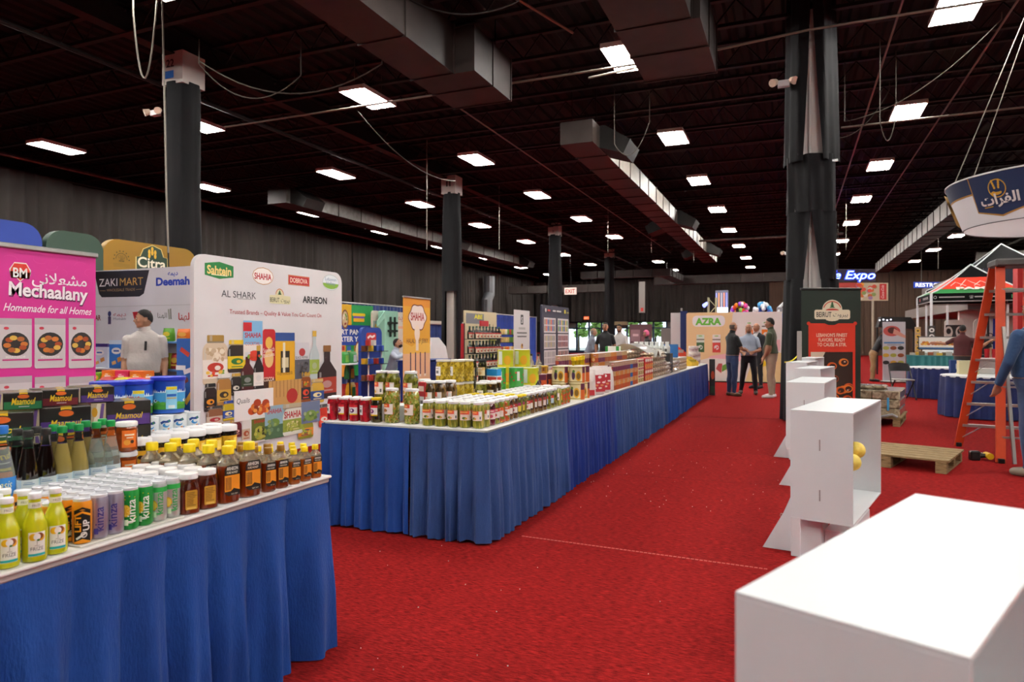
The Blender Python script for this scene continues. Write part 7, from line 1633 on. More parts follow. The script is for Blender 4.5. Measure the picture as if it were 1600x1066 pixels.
MB().rbox(-.22, .22, -.1, .1, 0, py(1128, 454, 26).z, .01).build('panel', mat('led_panel', '#7a7f96', .4), t)
for q, c in enumerate(('#9aa4ff', '#ff9a5a', '#b0b4c4', '#ff8a6a', '#8a94ff')): MB().box(-.2 + q * .09, -.17 + q * .09, -.108, -.102, 1.0, py(1128, 458, 26).z).build('light_strip', mat('led_' + c[1:], c, .5, emit=.5), t)
MB().rbox(-.22, .22, -.13, -.11, 2.28, 2.46, .01).build('glow_bar', mat('led_glow', '#b8c0ff', .5, emit=2.5), t)
t = thing('spot_light', 'small blue stage light on the truss', 'lamp', (py(1105.5, 474, 25).x, 24.9, py(1105, 474, 25).z)); MB().cyl((0, 0, 0), (-.1, -.12, -.1), .05, .07, 10).build('lamp_head', mat('spot_blue', '#7a84ff', .5, emit=1.5), t)
rn = random.Random(4)
for nm, u, cs, rr0 in (('puffy multicoloured balloon cluster above the peach backdrop', 1157, ['#e04aa0', '#f08a1c', '#e9e4f0', '#d9401c', '#7ac04a', '#a84ae0'], .23), ('white and blue balloon dome above the peach backdrop', 1191, ['#e6ecf6', '#4aa8e0', '#3a5ac0', '#f4f6fa'], .22)):
    t = thing('balloon_cluster', nm, 'balloons', (py(u, 488, 26).x, 26, py(u, 488, 26).z - .1))
    for q in range(26):
        a_, e_ = rn.uniform(0, 2 * PI), rn.uniform(0, 1.4); c = (rr0 * 1.3 * math.cos(a_) * math.cos(e_), rr0 * .8 * math.sin(a_) * math.cos(e_), .05 + rr0 * 1.6 * math.sin(e_)); MB().ball(c, .075, .075, .09, 8, 6).build('balloon', cm(cs[q % len(cs)], .3), t)
    MB().cyl((0, 0, -t.location.z), (0, 0, .1), .03, n=6).build('stand', 'aluminium', t)
t = thing('robot_figure', 'white robot like figure on a blue stand right of the backdrop', 'figure', (py(1228, 490, 24).x, 24, 0)); zt = py(1228, 490, 24).z
MB().rbox(-.3, .3, -.1, .1, 0, zt, .02).build('stand', mat('pan_blue'), t)
MB().ball((.05, 0, zt + .5), .1, .1, .12, 10, 8).build('head', 'white_plastic', t); MB().cyl((.05, 0, zt + .05), (.05, 0, zt + .4), .09, .11, 10).build('torso', 'white_plastic', t); MB().tube([(-.04, 0, zt + .36), (-.2, -.05, zt + .2), (-.22, -.1, zt + .04)], .05, 8).build('arm', 'white_plastic', t); MB().rbox(-.28, -.1, -.12, .06, zt, zt + .22, .03).build('side_module', mat('rob_grey', '#8a8a90', .4), t)
p = py(1002, 515, 29); t = thing('poster_stand', 'dark pink event poster beyond the woman in the pink scarf', 'poster', (p.x, 29, 0)); MB().rbox(-.5, .45, 0, .03, 0, py(1000, 507, 29).z, .004).build('board', mat('poster_dark', '#5a3a40', .6), t); a = Art(.003); a.rect(-.45, 1.2, -.05, 1.7, '#8a6a70'); a.rect(-.36, 1.42, -.12, 1.52, '#c9a8ac'); a.rect(.0, .3, .4, 1.4, '#7a4a50'); a.build('print', t)
p = py(925, 510, 50); tag(MB().rbox(-.9, .9, 0, .5, 2.42, 2.72, .01).build('door_sign', mat('door_sign', '#8a7a5c', .6), None, (p.x, 57.9, 0)), 'dim sign board above the glass doors', 'sign')
t = thing('banner_strip', 'white banner strip hanging in front of the far drapes', 'banner', (py(1003, 460, 48).x, 48, 0)); MB().rbox(-.22, .22, 0, .02, 3.1, 5.3, .002).build('strip', mat('strip_white', '#8a8580', .7), t); MB().cyl((0, .01, 5.3), (0, .01, ZC), .012, n=4).build('hanger', 'black_steel', t); a = Art(.003); a.rect(-.08, 3.2, .1, 3.45, '#c23a34'); a.build('print', t)

# ------------------------------------------------------------------ right background
def glow_text(nm, lab, s_, p, h, w_, rz, core, halo):
    t = thing(nm, lab, 'sign', p, rz)
    a = Art(.01, .01); a.text(s_, 0, 0, h, halo, bold=.045, shear=.3, w=w_ * 1.015); a.build('halo_tube', t); a = Art(.01, .03); a.text(s_, 0, 0, h, core, shear=.3, w=w_); a.build('neon_lettering', t)
    MB().rbox(-w_ * .52, w_ * .52, .03, .06, -h * .35, h * 1.2, .01).build('backing', mat('neon_back', '#3a2f34', .7), t)
    MB().tube([(-w_ * .1, .04, h), (-w_ * .1, .04, ZC - p[2])], .01, 5).build('hanger', 'cable', t)
p1 = pd(1367, 436, 30); p0 = pd(1272, 436, 30); c = (p0 + p1) / 2
glow_text('neon_sign', 'blue neon sign with slanted cafe lettering', 'Cafe Expo', (c.x, c.y, c.z), .36, (p1 - p0).length, math.atan2(p1.y - p0.y, p1.x - p0.x), mat('neon_core', '#9ab8ff', .5, emit=2.2), mat('neon_halo', '#1c3cff', .5, emit=1.6))
p0, p1 = pd(1290, 470, 29), pd(1388, 470, 29); hz = pd(1300, 442, 29).z - p0.z
t = thing('menu_banner', 'food court banner with snack pictures and red drink panel', 'banner', (p0.x, p0.y, p0.z), math.atan2(p1.y - p0.y, p1.x - p0.x)); w_ = (p1 - p0).length
MB().rbox(0, w_, 0, .03, 0, hz, .005).build('board', mat('menu_cream', '#b5a48a', .6), t)
a = Art(.003); a.rect(0, hz * .4, w_ * .5, hz, '#a8342c'); a.text('Hot Dogs', w_ * .36, hz * .5, .16, '#efdcd0', w=.75, bold=.02)
for q in range(26): a.ell(w_ * rn.uniform(.5, .82), hz * rn.uniform(.12, .9), .1, .08, rn.choice(['#d9942a', '#b55a1c', '#c9c0b0', '#7a8a4a', '#8a6a94', '#c2402a']), 10)
a.rect(w_ * .86, hz * .06, w_ * .97, hz * .94, '#b5201f'); a.text('Coca-Cola', w_ * .93, hz * .5, .12, '#efd8d4', rot=PI / 2, w=.55, shear=.3); a.build('print', t)
MB().cyl((w_ * .76, .04, -p0.z), (w_ * .76, .04, 0), .05, n=8).build('post', mat('post_beige', '#a89a86', .5), t)
p = pd(1440, 450, 38); t = thing('restroom_sign', 'blue sign with white capital letters on the far grey wall', 'sign', (p.x, p.y, p.z), math.atan2(CS * 0 + SN, CS)); 
w_ = 62 * 38 / FPX; x_ = -12 * 38 / FPX
MB().rbox(x_, x_ + w_, 0, .05, 0, .33, .006).build('board', mat('restroom_blue', '#1a3fb0', .5, emit=.15), t); a = Art(.004); a.text('RESTROOMS', x_ + w_ / 2, .07, .2, mat('restroom_white', '#f2f2f2', .5, emit=.4), w=w_ * .92, bold=.03); a.build('lettering', t); MB().cyl((0, .03, .33), (0, .03, 6.6 - p.z), .02, n=5).build('hanger', 'cable', t)
# soffit of the far shops with downlights
struct(MB().box(6.2, 26, 31, 47, 2.45, 2.95).build('trim_2', mat('bulkhead')))
for k in range(8):
    p = (8.3 + k * 1.3, 30.9 + .5, 2.44); t = thing('downlight', '%s round downlight under the far shop soffit from the tents' % ordn[k], 'downlight', p, group='shop downlights'); MB().lathe([(.095, -.03), (.11, -.03), (.11, .01)], 12, caps=False).build('trim_ring', 'white_plastic', t); MB().lathe([(0, -.028), (.09, -.028)], 12).build('lens', mat('downlens', '#fff4e0', .5, emit=20), t)
struct(MB().box(6.4, 26, 33.5, 33.8, 0, 2.45).build('wall_shop', mat('shop_wall', '#c9c4be', .7)))
# tents
def tent(label, fl, W_, D_, ze, zp, val, top_m, rot=0, bands=None, posts=True):
    t = thing('canopy_tent', label, 'tent', (fl[0], fl[1], 0), rot); cx, cy = W_ / 2, D_ / 2
    cor = [(0, 0), (W_, 0), (W_, D_), (0, D_)]
    def pt(i, s_):  # point on the rib from corner to peak, slightly concave
        x, y = cor[i % 4]; return Vector((x + (cx - x) * s_, y + (cy - y) * s_, ze + (zp - ze) * (s_ ** 1.25)))
    bands = bands or [(0, 1, top_m)]
    for i in range(4):
        mb = MB(); ms = []
        for k, (s0, s1, m_) in enumerate(bands):
            mb.cm = k; ms.append(m_); n = 6
            for j in range(n):
                a0, a1 = s0 + (s1 - s0) * j / n, s0 + (s1 - s0) * (j + 1) / n
                mb.add([pt(i, a0), pt(i + 1, a0), pt(i + 1, a1), pt(i, a1)], [(0, 1, 2, 3)])
        mb.build('roof_panel', ms, t, smooth=60)
        p0, p1 = cor[i], cor[(i + 1) % 4]; mb = MB(); mb.add([(p0[0], p0[1], ze - val), (p1[0], p1[1], ze - val), (p1[0], p1[1], ze), (p0[0], p0[1], ze)], [(0, 1, 2, 3)]); mb.build('valance', mat('tent_black', '#121213', .8, spec=.1), t)
        MB().tube([pt(i, j / 8) + Vector((0, 0, .012)) for j in range(9)], .022, 6).build('piping', 'white_plastic', t)
        if posts: MB().box(p0[0] - .03, p0[0] + .03, p0[1] - .03, p0[1] + .03, 0, ze).build('post', 'white_plastic', t)
        MB().bar((p0[0], p0[1], ze - val * 1.1), (p1[0], p1[1], ze - val * 1.1), .03).build('truss_bar', 'aluminium', t)
    return t, pt
tb_ = (3.82, 23.75)
t, pt = tent('black canopy tent with red and green mountain print', tb_, 2.5, 2.45, 2.69, 3.62, .22, 'tent_black' if 'tent_black' in MATS else mat('tent_black', '#121213', .8, spec=.1), 0, [(0, .22, mat('tent_green', '#1f7a3a', .6)), (.22, .62, mat('tent_red', '#d8361f', .6)), (.62, 1, mat('tent_black'))])
nx = Vector((0, pt(0, .6).y - pt(0, .1).y, pt(0, .6).z - pt(0, .1).z)).normalized()
a = Art(.004, .012); a.text('PAMIR', 1.25, .18, .13, '#e9e6e0', w=1.15, bold=.05)
for (x0, w2, h2) in ((.75, .4, .22), (1.05, .5, .36), (1.4, .5, .26), (1.65, .35, .18)): a.line([(x0 - w2 / 2, .38), (x0 - w2 * .1, .38 + h2), (x0 + w2 * .1, .38 + h2 * .6), (x0 + w2 / 2, .38)], .022, '#e6dcd6')
a.build('roof_print', t, o=(0, 0, 2.69), xd=(1, 0, 0), yd=nx)
a = Art(.003, .003); a.rect(.2, 2.555, .85, 2.59, '#a8a5a4'); a.ring(.1, 2.57, .045, .045, .012, '#c9c6c4', 14); a.rect(1.1, 2.555, 1.6, 2.59, '#a8a5a4'); a.text('\u260e', 1.02, 2.54, .06, '#c9c6c4'); a.rect(2.0, 2.52, 2.06, 2.62, '#2f7a4a'); a.build('valance_print', t)
a = Art(.003, .003); a.text('PAMIR', 1.5, 2.54, .08, '#d9d6d4', w=.9); a.ell(.5, 2.58, .06, .06, '#c23a2a', 10); a.build('side_print', t, o=(0, 2.45, 0), xd=(0, -1, 0), yd=(0, 0, 1))
tent('larger black canopy tent with white piping behind the mountain print tent', (4.85, 27.2), 4.0, 4.0, 3.2, 4.7, .3, mat('tent_black'), 0)
# totem figures hanging on the tent posts
for k, (dx, dy, nm) in enumerate(((0, 0, 'black and white totem strip on the front tent post'), (0, 2.45, 'beige totem strip on the rear tent post'))):
    t = thing('totem_strip', nm, 'banner', (tb_[0] + dx, tb_[1] + dy - .06, 0))
    MB().rbox(-.09, .09, -.02, .02, .9, 1.72, .01).build('strip', cm('#3a3634') if k == 0 else cm('#b5a080'), t)
    a = Art(.004); 
    for j in range(4): a.ell(0, 1.02 + j * .19, .07, .07, '#e0dcd6' if k == 0 else '#d9b84a', 12); a.ell(0, 1.02 + j * .19, .035, .03, '#2a2a2a', 8)
    a.build('print', t, o=(0, -.021, 0))
# frying pan roll-up, teal table with menu frames
p0, p1 = pz(1379, 598), pz(1415, 598); ttl = math.atan2(p1.y - p0.y, p1.x - p0.x); dpt = 20.7; htop = EYE + (HYP - 503) / FPX * dpt
t = thing('rollup_banner', 'white roll-up banner with meat dish and pan pictures by the man in black', 'banner', (p0.x, p0.y, 0), ttl); w_ = (p1 - p0).length
MB().rbox(0, w_, 0, .01, .05, htop, .003).build('sheet', mat('pan_sheet', '#b9b5bb', .6), t); MB().rbox(-.03, w_ + .03, -.1, .1, 0, .06, .02).build('base', 'aluminium', t)
a = Art(.002); a.ell(w_ * .4, htop - .28, .26, .16, '#b54a44', 18); a.ell(w_ * .42, htop - .26, .14, .1, '#4a1c1a', 14); a.poly([(w_ * .5, htop - .2), (w_, htop - .42), (w_, htop - .5), (w_ * .45, htop - .36)][::-1], '#c98a7a'); a.rect(w_ * .06, htop - .66, w_ * .94, htop - .61, '#4a7aaa'); a.rect(w_ * .2, htop - .71, w_ * .8, htop - .69, '#6a6a74')
for q in range(9): a.ell(w_ * (.15 + .32 * (q % 3)), 1.05 - .22 * (q // 3), .1, .06, ['#a8a84a', '#8a4a2a', '#2e2a2a', '#c9a23a'][q % 4], 12)
a.build('print', t)
tx0 = pd(1416, 560, 19.5); tx1 = pd(1500, 560, 18.5)
t = thing('menu_table', 'teal covered table with white upper ledge under the tent', 'table', (tx0.x, tx0.y, 0), math.atan2(tx1.y - tx0.y, tx1.x - tx0.x)); w_ = (tx1 - tx0).length
cloth([(0, 0), (w_, 0)], .02, .84, .2, .03, 71, nz=3).build('teal_cover', mat('teal', '#11686a', .6, sheen=.3), t); MB().rbox(-.02, w_, 0, .7, .84, .87, .006).build('top', mat('teal'), t); MB().rbox(.3, w_ - .1, .35, .6, .87, 1.02, .008).build('ledge', 'white_plastic', t)
Mt = Matrix.Translation(t.location) @ Matrix.Rotation(t.rotation_euler.z, 4, 'Z')
for k in range(3):
    q = Mt @ Vector((w_ * (.28 + .24 * k), .38, 1.021)); f = thing('menu_picture', ['menu photo frame nearest the pan banner', 'middle menu photo frame on the white ledge', 'menu photo frame nearest the man in maroon'][k], 'picture frame', q, t.rotation_euler.z)
    MB().rbox(-.19, .19, 0, .03, 0, .38, .006).build('frame', 'black_plastic', f); a = Art(.002); a.rect(-.165, .025, .165, .355, '#d9d6cc'); a.rect(-.165, .025, .165, .07, '#2a5a8a')
    for j in range(5): a.ell(-.08 + .04 * j + .02 * k, .16 + .05 * (j % 2), .05, .035, ['#c98a2a', '#b5641c', '#d9a83a'][(j + k) % 3], 10)
    a.build('picture', f, o=(0, -.001, 0))
for k in range(10):
    q = Mt @ Vector((w_ * (.1 + .085 * k), .12 + .05 * (k % 2), .8705)); carton('small_pack', '%s small food pack from the pan banner along the teal table' % ordn[k], 'pack', (.14, .09, .07 + .02 * (k % 3)), cm(['#a8a294', '#c9a23a', '#6a5a44', '#b5b0a8', '#8a4a2a'][k % 5]), None, q, t.rotation_euler.z + .2 * (k % 3), 'food packs on the teal table')
# white shop panels with face logos behind the tent
W = Wall('shop_screen', 'white shop panel with black character free emblem behind the tent', 'panel', 'y', 30.0, py(1476, 520, 30).x, py(1506, 520, 30).x, py(1490, 500, 30).z, mat('panel_lit', '#d9d4cc', .6), .1, .06)
W.t['label'] = 'white shop panel behind the dark board under the tent'
W2 = Wall('shop_screen', 'white rounded shop panel with scribbled black emblem right of the maroon shirt man', 'panel', 'y', 30.0, py(1521, 520, 30).x, py(1552, 520, 30).x, py(1535, 498, 30).z, mat('panel_lit'), .2, .06)
a = Art(.004)
for (x, y) in ((.25, 1.35), (.5, 1.45), (.7, 1.3)): a.ring(x, y, .12, .09, .03, '#2a2624', 14)
a.rect(.15, 1.12, .75, 1.2, '#4a3a34'); W2.art(a)
Wall('shop_screen', 'royal blue shop panel beside the white rounded one', 'panel', 'y', 29.9, py(1552, 520, 29.9).x, py(1563, 520, 29.9).x, py(1556, 498, 29.9).z, mat('panel_royal', '#14298f', .6), 0, .05)
W3 = Wall('logo_board', 'dark board with two white oval marks behind the man in maroon', 'sign', 'y', 27.0, py(1478, 520, 27).x, py(1504, 520, 27).x, py(1490, 508, 27).z, mat('board_dark'), .02, .05)
a = Art(.004); c = W3.W / 2
for s_ in (-1, 1): a.ell(c + s_ * .16, 1.55, .12, .2, '#cfcac2', 16); a.ell(c + s_ * .16, 1.58, .07, .1, '#2a2826', 14)
a.rect(c - .26, 1.18, c + .26, 1.27, '#cfcac2'); a.z = .003; W3.art(a)
t = thing('cup_shelf', 'white shelf with red cups beyond the ladder', 'shelf', (py(1545, 545, 20).x, 20, 0)); MB().rbox(-.5, .6, -.2, .2, .84, .87, .005).build('shelf', 'white_plastic', t); MB().rbox(-.5, .6, -.18, .18, 0, .84, .01).build('body', cm('#b5b0ac'), t)
for k in range(3): q = MB().lathe([(.05, 0), (.06, .22)], 14).build('red_cup', cm('#b5202a', .4), None, (t.location.x - .2 + .16 * k, 20, .871)); tag(q, '%s red cup stack from the ladder on the white shelf' % ordn[k], 'cup', 'red cups')
# black equipment case with small lamps left of the pan banner
t = thing('black_canopy', 'low black canopy top with small lamps behind the pan banner', 'tent', (pd(1372, 500, 25).x, pd(1372, 500, 25).y, 0)); MB().prism([(0, 0), (1.3, -.1), (1.05, .35), (.1, .38)], (0, 0, 1.75), (1, 0, 0), (0, 0, 1), 1.0).build('cover', 'black_plastic', t)
for x in (.02, 1.2): MB().cyl((x, .5, 0), (x, .5, 1.75), .03, n=6).build('post', 'black_plastic', t)
for k in range(4): MB().ball((.05 + k * .12, -.02, 2.0 + .02 * (k % 2)), .022, n=8, k=6).build('lamp', mat('tiny_lamp', '#e6e6ff', .5, emit=4), t)
W = Wall('red_booth_edge', 'tall red booth edge at the picture border behind the ladder', 'panel', 'y', 15.6, py(1590, 450, 15.6).x, py(1625, 450, 15.6).x, py(1600, 418, 15.6).z, mat('booth_red', '#a81c1a', .6), 0, .3, 1.4)
MB().rbox(.02, .08, -.25, -.2, 0, 1.4, .004).build('post', 'black_plastic', W.t)
W = Wall('dark_booth_header', 'dark navy booth header with orange script beyond the ladder top', 'panel', 'y', 26.6, py(1537, 430, 26.6).x, py(1600, 430, 26.6).x, py(1570, 418, 26.6).z, mat('header_navy', '#1c2030', .6), 0, .1, 2.7)
a = Art(.004); a.text(AR_DEEM, W.W * .18, py(1550, 428, 25.5).z, .2, '#e0681c', w=.5, bold=.03)
for j in range(4): a.ell(W.W * .9, py(1590, 422 + j * 9, 25.5).z, .1, .07, '#d9941c', 10)
W.art(a)
for x in (.1, W.W - .1): MB().box(x, x + .06, .02, .08, 0, 2.7).build('post', 'black_plastic', W.t)
# ------------------------------------------------------------------ people
def seg_add(mb, p0, p1, r0, r1, n=12):
    p0, p1 = Vector(p0), Vector(p1); d = p1 - p0; L = d.length; d = d / L
    path = [p0 - d * r0 * .92, p0 - d * r0 * .6, p0, p0.lerp(p1, .35), p0.lerp(p1, .7), p1, p1 + d * r1 * .6, p1 + d * r1 * .92]
    bulge = 1.0
    rad = [r0 * .38, r0 * .8, r0, r0 + (r1 - r0) * .30, r0 + (r1 - r0) * .7, r1, r1 * .8, r1 * .38]
    mb.tube(path, rad, n)
def person(label, pos, facing, H=1.75, shirt='#222222', pants='#1c2436', shoe='#2a2420', skin='#b98a68', hair='#1c1612', la=None, ra=None, ll=None, rl=None, sleeve='short', lean=(0, 0), head_turn=0.0, head_tilt=0.0, bald=0, beard=0, belly=1.0, jacket=None, scarf=None, seat=False, vox=.011, wide=1.0, hips=None, glasses=False):
    s = H / 1.75; V = lambda x, y, z: Vector((x, y, z)) * s
    hz = hips if hips else .93
    lx, ly = lean
    pel = V(0, 0, hz); dz = hz - .93
    def T(z, f): return Vector((lx * f, ly * f, (z + dz - (abs(lx) + abs(ly)) * .25 * f))) * s
    bones = []      # (p0, p1, r0, r1, kind)
    mb = MB()
    # torso: lofted ellipses
    st = [(.80, .135, .10, 0, 0), (.90, .165, .118, .05, 0), (1.0, .160 * (.5 + .5 * belly), .115 * belly, .2, -.01 * belly), (1.10, .158 * (.4 + .6 * belly), .115 * belly, .4, -.018 * belly), (1.22, .168, .112, .65, -.008), (1.34, .180, .108, .85, 0), (1.41, .172, .092, .97, .005), (1.455, .125, .076, 1.0, .01), (1.50, .068, .062, 1.03, .008)]
    if seat: st = st[1:]
    vs = []; n = 20
    for z, rx, ry, f, oy in st:
        c = T(z, f)
        for i in range(n):
            t = 2 * PI * i / n; vs.append((c.x + rx * wide * s * math.cos(t), c.y + (oy + ry * math.sin(t)) * s, c.z))
    fs = [(j * n + i, j * n + (i + 1) % n, (j + 1) * n + (i + 1) % n, (j + 1) * n + i) for j in range(len(st) - 1) for i in range(n)] + [tuple(range(n))[::-1], tuple(range((len(st) - 1) * n, len(st) * n))]
    mb.add(vs, fs)
    bones.append((T(1.0, .2), T(1.43, .97), .16 * s, .16 * s, 'top'))
    bones.append((T(.86, .0), T(.95, .1), .15 * s, .16 * s, 'bottom'))
    neck0, neck1 = T(1.46, 1.0), T(1.56, 1.08) + Vector((0, -.012, 0)) * s
    seg_add(mb, neck0, neck1, .062 * s, .056 * s); bones.append((T(1.505, 1.02), neck1, .06 * s, .056 * s, 'skin'))
    # arms
    hands = []
    for sd, arm in ((1, la), (-1, ra)):
        sh = T(1.385, .95) + V(sd * .172 * wide, 0, 0)
        if arm is None: arm = ((sd * .25, .02, 1.14), (sd * .25, -.05, .90))
        el = V(*arm[0]) if arm[0] is not None else sh + V(sd * .06, .02, -.28); wr = V(*arm[1])
        # keep the upper arm and forearm at human length
        el = sh + (el - sh).normalized() * .285 * s; wr = el + (wr - el).normalized() * .255 * s
        seg_add(mb, sh, el, .058 * s, .043 * s); seg_add(mb, el, wr, .044 * s, .028 * s)
        if sleeve == 'short':
            m_ = sh.lerp(el, .72); bones.append((sh, m_, .06 * s, .05 * s, 'top')); bones.append((sh.lerp(el, .86), el, .045 * s, .043 * s, 'skin')); bones.append((el, wr, .044 * s, .028 * s, 'skin'))
        else:
            bones.append((sh, el, .06 * s, .045 * s, 'top')); bones.append((el, el.lerp(wr, .93), .045 * s, .03 * s, 'top'))
        # hand: palm, four fingers, thumb
        d = (wr - el).normalized(); dn = (d + Vector((0, 0, -.25))).normalized(); side = dn.cross(Vector((0, 1, 0)))
        side = side.normalized() if side.length > .2 else Vector((1, 0, 0)); pn = side.cross(dn).normalized()
        pc = wr + dn * .05 * s; 
        mb.obox(pc, dn * .048 * s, side * .038 * s, pn * .014 * s); bones.append((wr, wr + dn * .17 * s, .03 * s, .03 * s, 'skin'))
        for q in range(4):
            b0 = wr + dn * .092 * s + side * (-.03 + .02 * q) * s; L = (.066, .078, .074, .056)[q] * s
            k1 = b0 + (dn * .9 - pn * .25).normalized() * L * .5; k2 = k1 + (dn * .6 - pn * .7).normalized() * L * .5
            mb.tube([b0 - dn * .01 * s, b0, k1, k2], [.0095 * s, .0095 * s, .0088 * s, .0065 * s], 7)
        tb = wr + dn * .035 * s + side * .036 * s * -sd; mb.tube([tb, tb + (dn * .6 - side * sd * .6).normalized() * .035 * s, tb + (dn * .9 - side * sd * .25).normalized() * .065 * s], [.012 * s, .0105 * s, .008 * s], 7)
    # legs
    for sd, leg in ((1, ll), (-1, rl)):
        hp = V(sd * .09, 0, hz - .03)
        if leg is None: leg = ((sd * .10, -.01, .50), (sd * .105, .02, .085))
        kn, an = V(*leg[0]), V(*leg[1])
        seg_add(mb, hp, kn, .088 * s, .058 * s, 14); seg_add(mb, kn, an, .058 * s, .038 * s)
        calf = kn.lerp(an, .32) + V(0, .018, 0); mb.ball(calf, .05 * s, .052 * s, .11 * s, 10, 8)
        bones.append((hp, kn, .09 * s, .058 * s, 'bottom')); bones.append((kn, an.lerp(kn, .06), .058 * s, .045 * s, 'bottom'))
        ft = [an + V(0, .045, -.035), an + V(0, .0, -.03), an + V(sd * .008, -.09, -.045), an + V(sd * .014, -.165, -.055)]
        mb.tube([ft[0] + V(0, .02, 0)] + ft + [ft[-1] + V(0, -.03, 0)], [.02 * s, .038 * s, .045 * s, .042 * s, .034 * s, .012 * s], 10)
        bones.append((an + V(0, .05, -.05), an + V(sd * .014, -.19, -.055), .045 * s, .04 * s, 'shoe'))
    # head
    hc = T(1.645, 1.12) + V(0, -.025, 0); Rh = Matrix.Rotation(head_turn, 3, 'Z') @ Matrix.Rotation(head_tilt, 3, 'X')
    def hp_(x, y, z): return hc + Rh @ (Vector((x, y, z)) * s)
    hm = MB(); hm.ball((0, 0, .012), .076, .095, .112, 20, 16)
    hm.ball((0, -.03, -.055), .056, .062, .058, 14, 10)                                     # jaw
    hm.ball((0, -.068, -.088), .026, .022, .02, 10, 8)                                       # chin
    hm.tube([(0, -.088, .022), (0, -.102, -.002), (0, -.117, -.022), (0, -.098, -.032)], [.009, .012, .016, .012], 8)   # nose
    for sd in (-1, 1):
        hm.ball((sd * .012, -.1, -.026), .009, .009, .008, 8, 6); hm.ball((sd * .077, .008, -.01), .009, .019, .03, 8, 8)  # nostrils, ears
        hm.ball((sd * .032, -.086, .031), .024, .013, .009, 10, 6); hm.ball((sd * .04, -.07, -.02), .026, .022, .022, 10, 8)  # brow, cheek
    hm.ball((0, -.094, -.052), .022, .01, .005, 10, 6); hm.ball((0, -.093, -.061), .02, .011, .006, 10, 6)               # lips
    mb.add([hp_(*v) for v in hm.v], hm.f)
    bones.append((hp_(0, .01, .03), hp_(0, -.02, -.05), .10 * s, .08 * s, 'head'))
    # one continuous skin
    tmp = mb.mesh('body_tmp', 'black_plastic', 0); o = bpy.data.objects.new('body_tmp', tmp)
    md = o.modifiers.new('r', 'REMESH'); md.mode = 'VOXEL'; md.voxel_size = vox * s; md.use_smooth_shade = True
    sm = o.modifiers.new('s', 'SMOOTH'); sm.factor = .5; sm.iterations = 5
    me = baked(o)
    bpy.data.objects.remove(o); bpy.data.meshes.remove(tmp)
    nv = len(me.vertices); co = np.empty(nv * 3, np.float32); me.vertices.foreach_get('co', co); co = co.reshape(-1, 3)
    nm = np.empty(nv * 3, np.float32); me.vertices.foreach_get('normal', nm); nm = nm.reshape(-1, 3)
    D = np.empty((len(bones), nv), np.float32)
    for i, (p0, p1, r0, r1, kd) in enumerate(bones):
        p0, p1 = np.array(p0), np.array(p1); d = p1 - p0; L2 = max(1e-9, d @ d)
        t = np.clip(((co - p0) @ d) / L2, 0, 1); D[i] = np.linalg.norm(co - (p0 + t[:, None] * d), axis=1) - (r0 + (r1 - r0) * t)
    kinds = np.array([b[4] for b in bones])[D.argmin(0)]
    faces = [tuple(p.vertices) for p in me.polygons]
    root = thing('person', label, 'person', pos, facing)
    msk = mat('skin_' + skin[1:], skin, .55, var=(skin, 8)); 
    me.materials.clear(); me.materials.append(msk); me.polygons.foreach_set('use_smooth', [True] * len(me.polygons))
    body = link('body', me, root)
    def shell(name, mask, m_, off, wr=0.0, seed=0):
        fi = [f for f in faces if all(mask[i] for i in f)]
        if not fi: return None
        used = sorted({i for f in fi for i in f}); idx = {v: k for k, v in enumerate(used)}
        P = co[used] + nm[used] * off
        if wr:
            for k in range(len(P)):
                q = mnoise.noise(Vector((P[k][0] * 9 + seed, P[k][1] * 9, P[k][2] * 6))); P[k] += nm[used[k]] * (q * wr)
        ms = bpy.data.meshes.new(name); ms.from_pydata(P.tolist(), [], [tuple(idx[i] for i in f) for f in fi])
        ms.materials.append(M(m_)); ms.polygons.foreach_set('use_smooth', [True] * len(ms.polygons)); ms.update()
        o = link(name, ms, root); return o
    fab = lambda c, n: mat(n + c[1:], c, .8, bump=(40, .25), var=(tuple(x * .82 for x in lin(c)), 5), sheen=.15)
    shell('shirt', kinds == 'top', fab(shirt, 'shirt_'), .010 * s, .006 * s, 1)
    if jacket:
        inv_mid = (np.abs(co[:, 0]) > .06 * s) | (co[:, 1] > 0); jz = (kinds == 'top') | ((kinds == 'bottom') & (co[:, 2] > .78 * s))
        shell('jacket', jz & inv_mid, fab(jacket, 'jacket_'), .020 * s, .006 * s, 4)
    shell('trousers', kinds == 'bottom', fab(pants, 'trousers_'), .012 * s, .009 * s, 2)
    for sd in (1, -1):
        shell('shoe', (kinds == 'shoe') & (co[:, 0] * sd > 0), mat('shoe_' + shoe[1:], shoe, .5), .008 * s)
    # hair, beard, face
    rel = (co - np.array(hc)) @ np.array(Rh) / s       # head coordinates
    hd = kinds == 'head'
    hl = .035 if not bald else .2
    if scarf:
        msk_ = hd & ((rel[:, 1] > -.045) | (rel[:, 2] > .05) | (rel[:, 2] < -.085)); shell('headscarf', msk_ | ((kinds == 'skin') & (co[:, 2] > T(1.44, 1).z)), mat('scarf_' + scarf[1:], scarf, .8), .022 * s, .006 * s, 3)
    else:
        if bald: mh = hd & (rel[:, 1] > .0) & (rel[:, 2] < .055) & (rel[:, 2] > -.055) & (np.abs(rel[:, 0]) < .078)
        else: mh = hd & ((rel[:, 2] > .062 - .72 * np.clip(rel[:, 1] + .06, 0, .2)) & ((rel[:, 1] > -.06) | (rel[:, 2] > .072))) & ~((np.abs(rel[:, 0]) > .072) & (rel[:, 2] < .02)) & (rel[:, 2] > -.07)
        shell('hair', mh, mat('hair_' + hair[1:], hair, .7, bump=(120, .8)), (.003 if bald else .007) * s, .003 * s, 5)
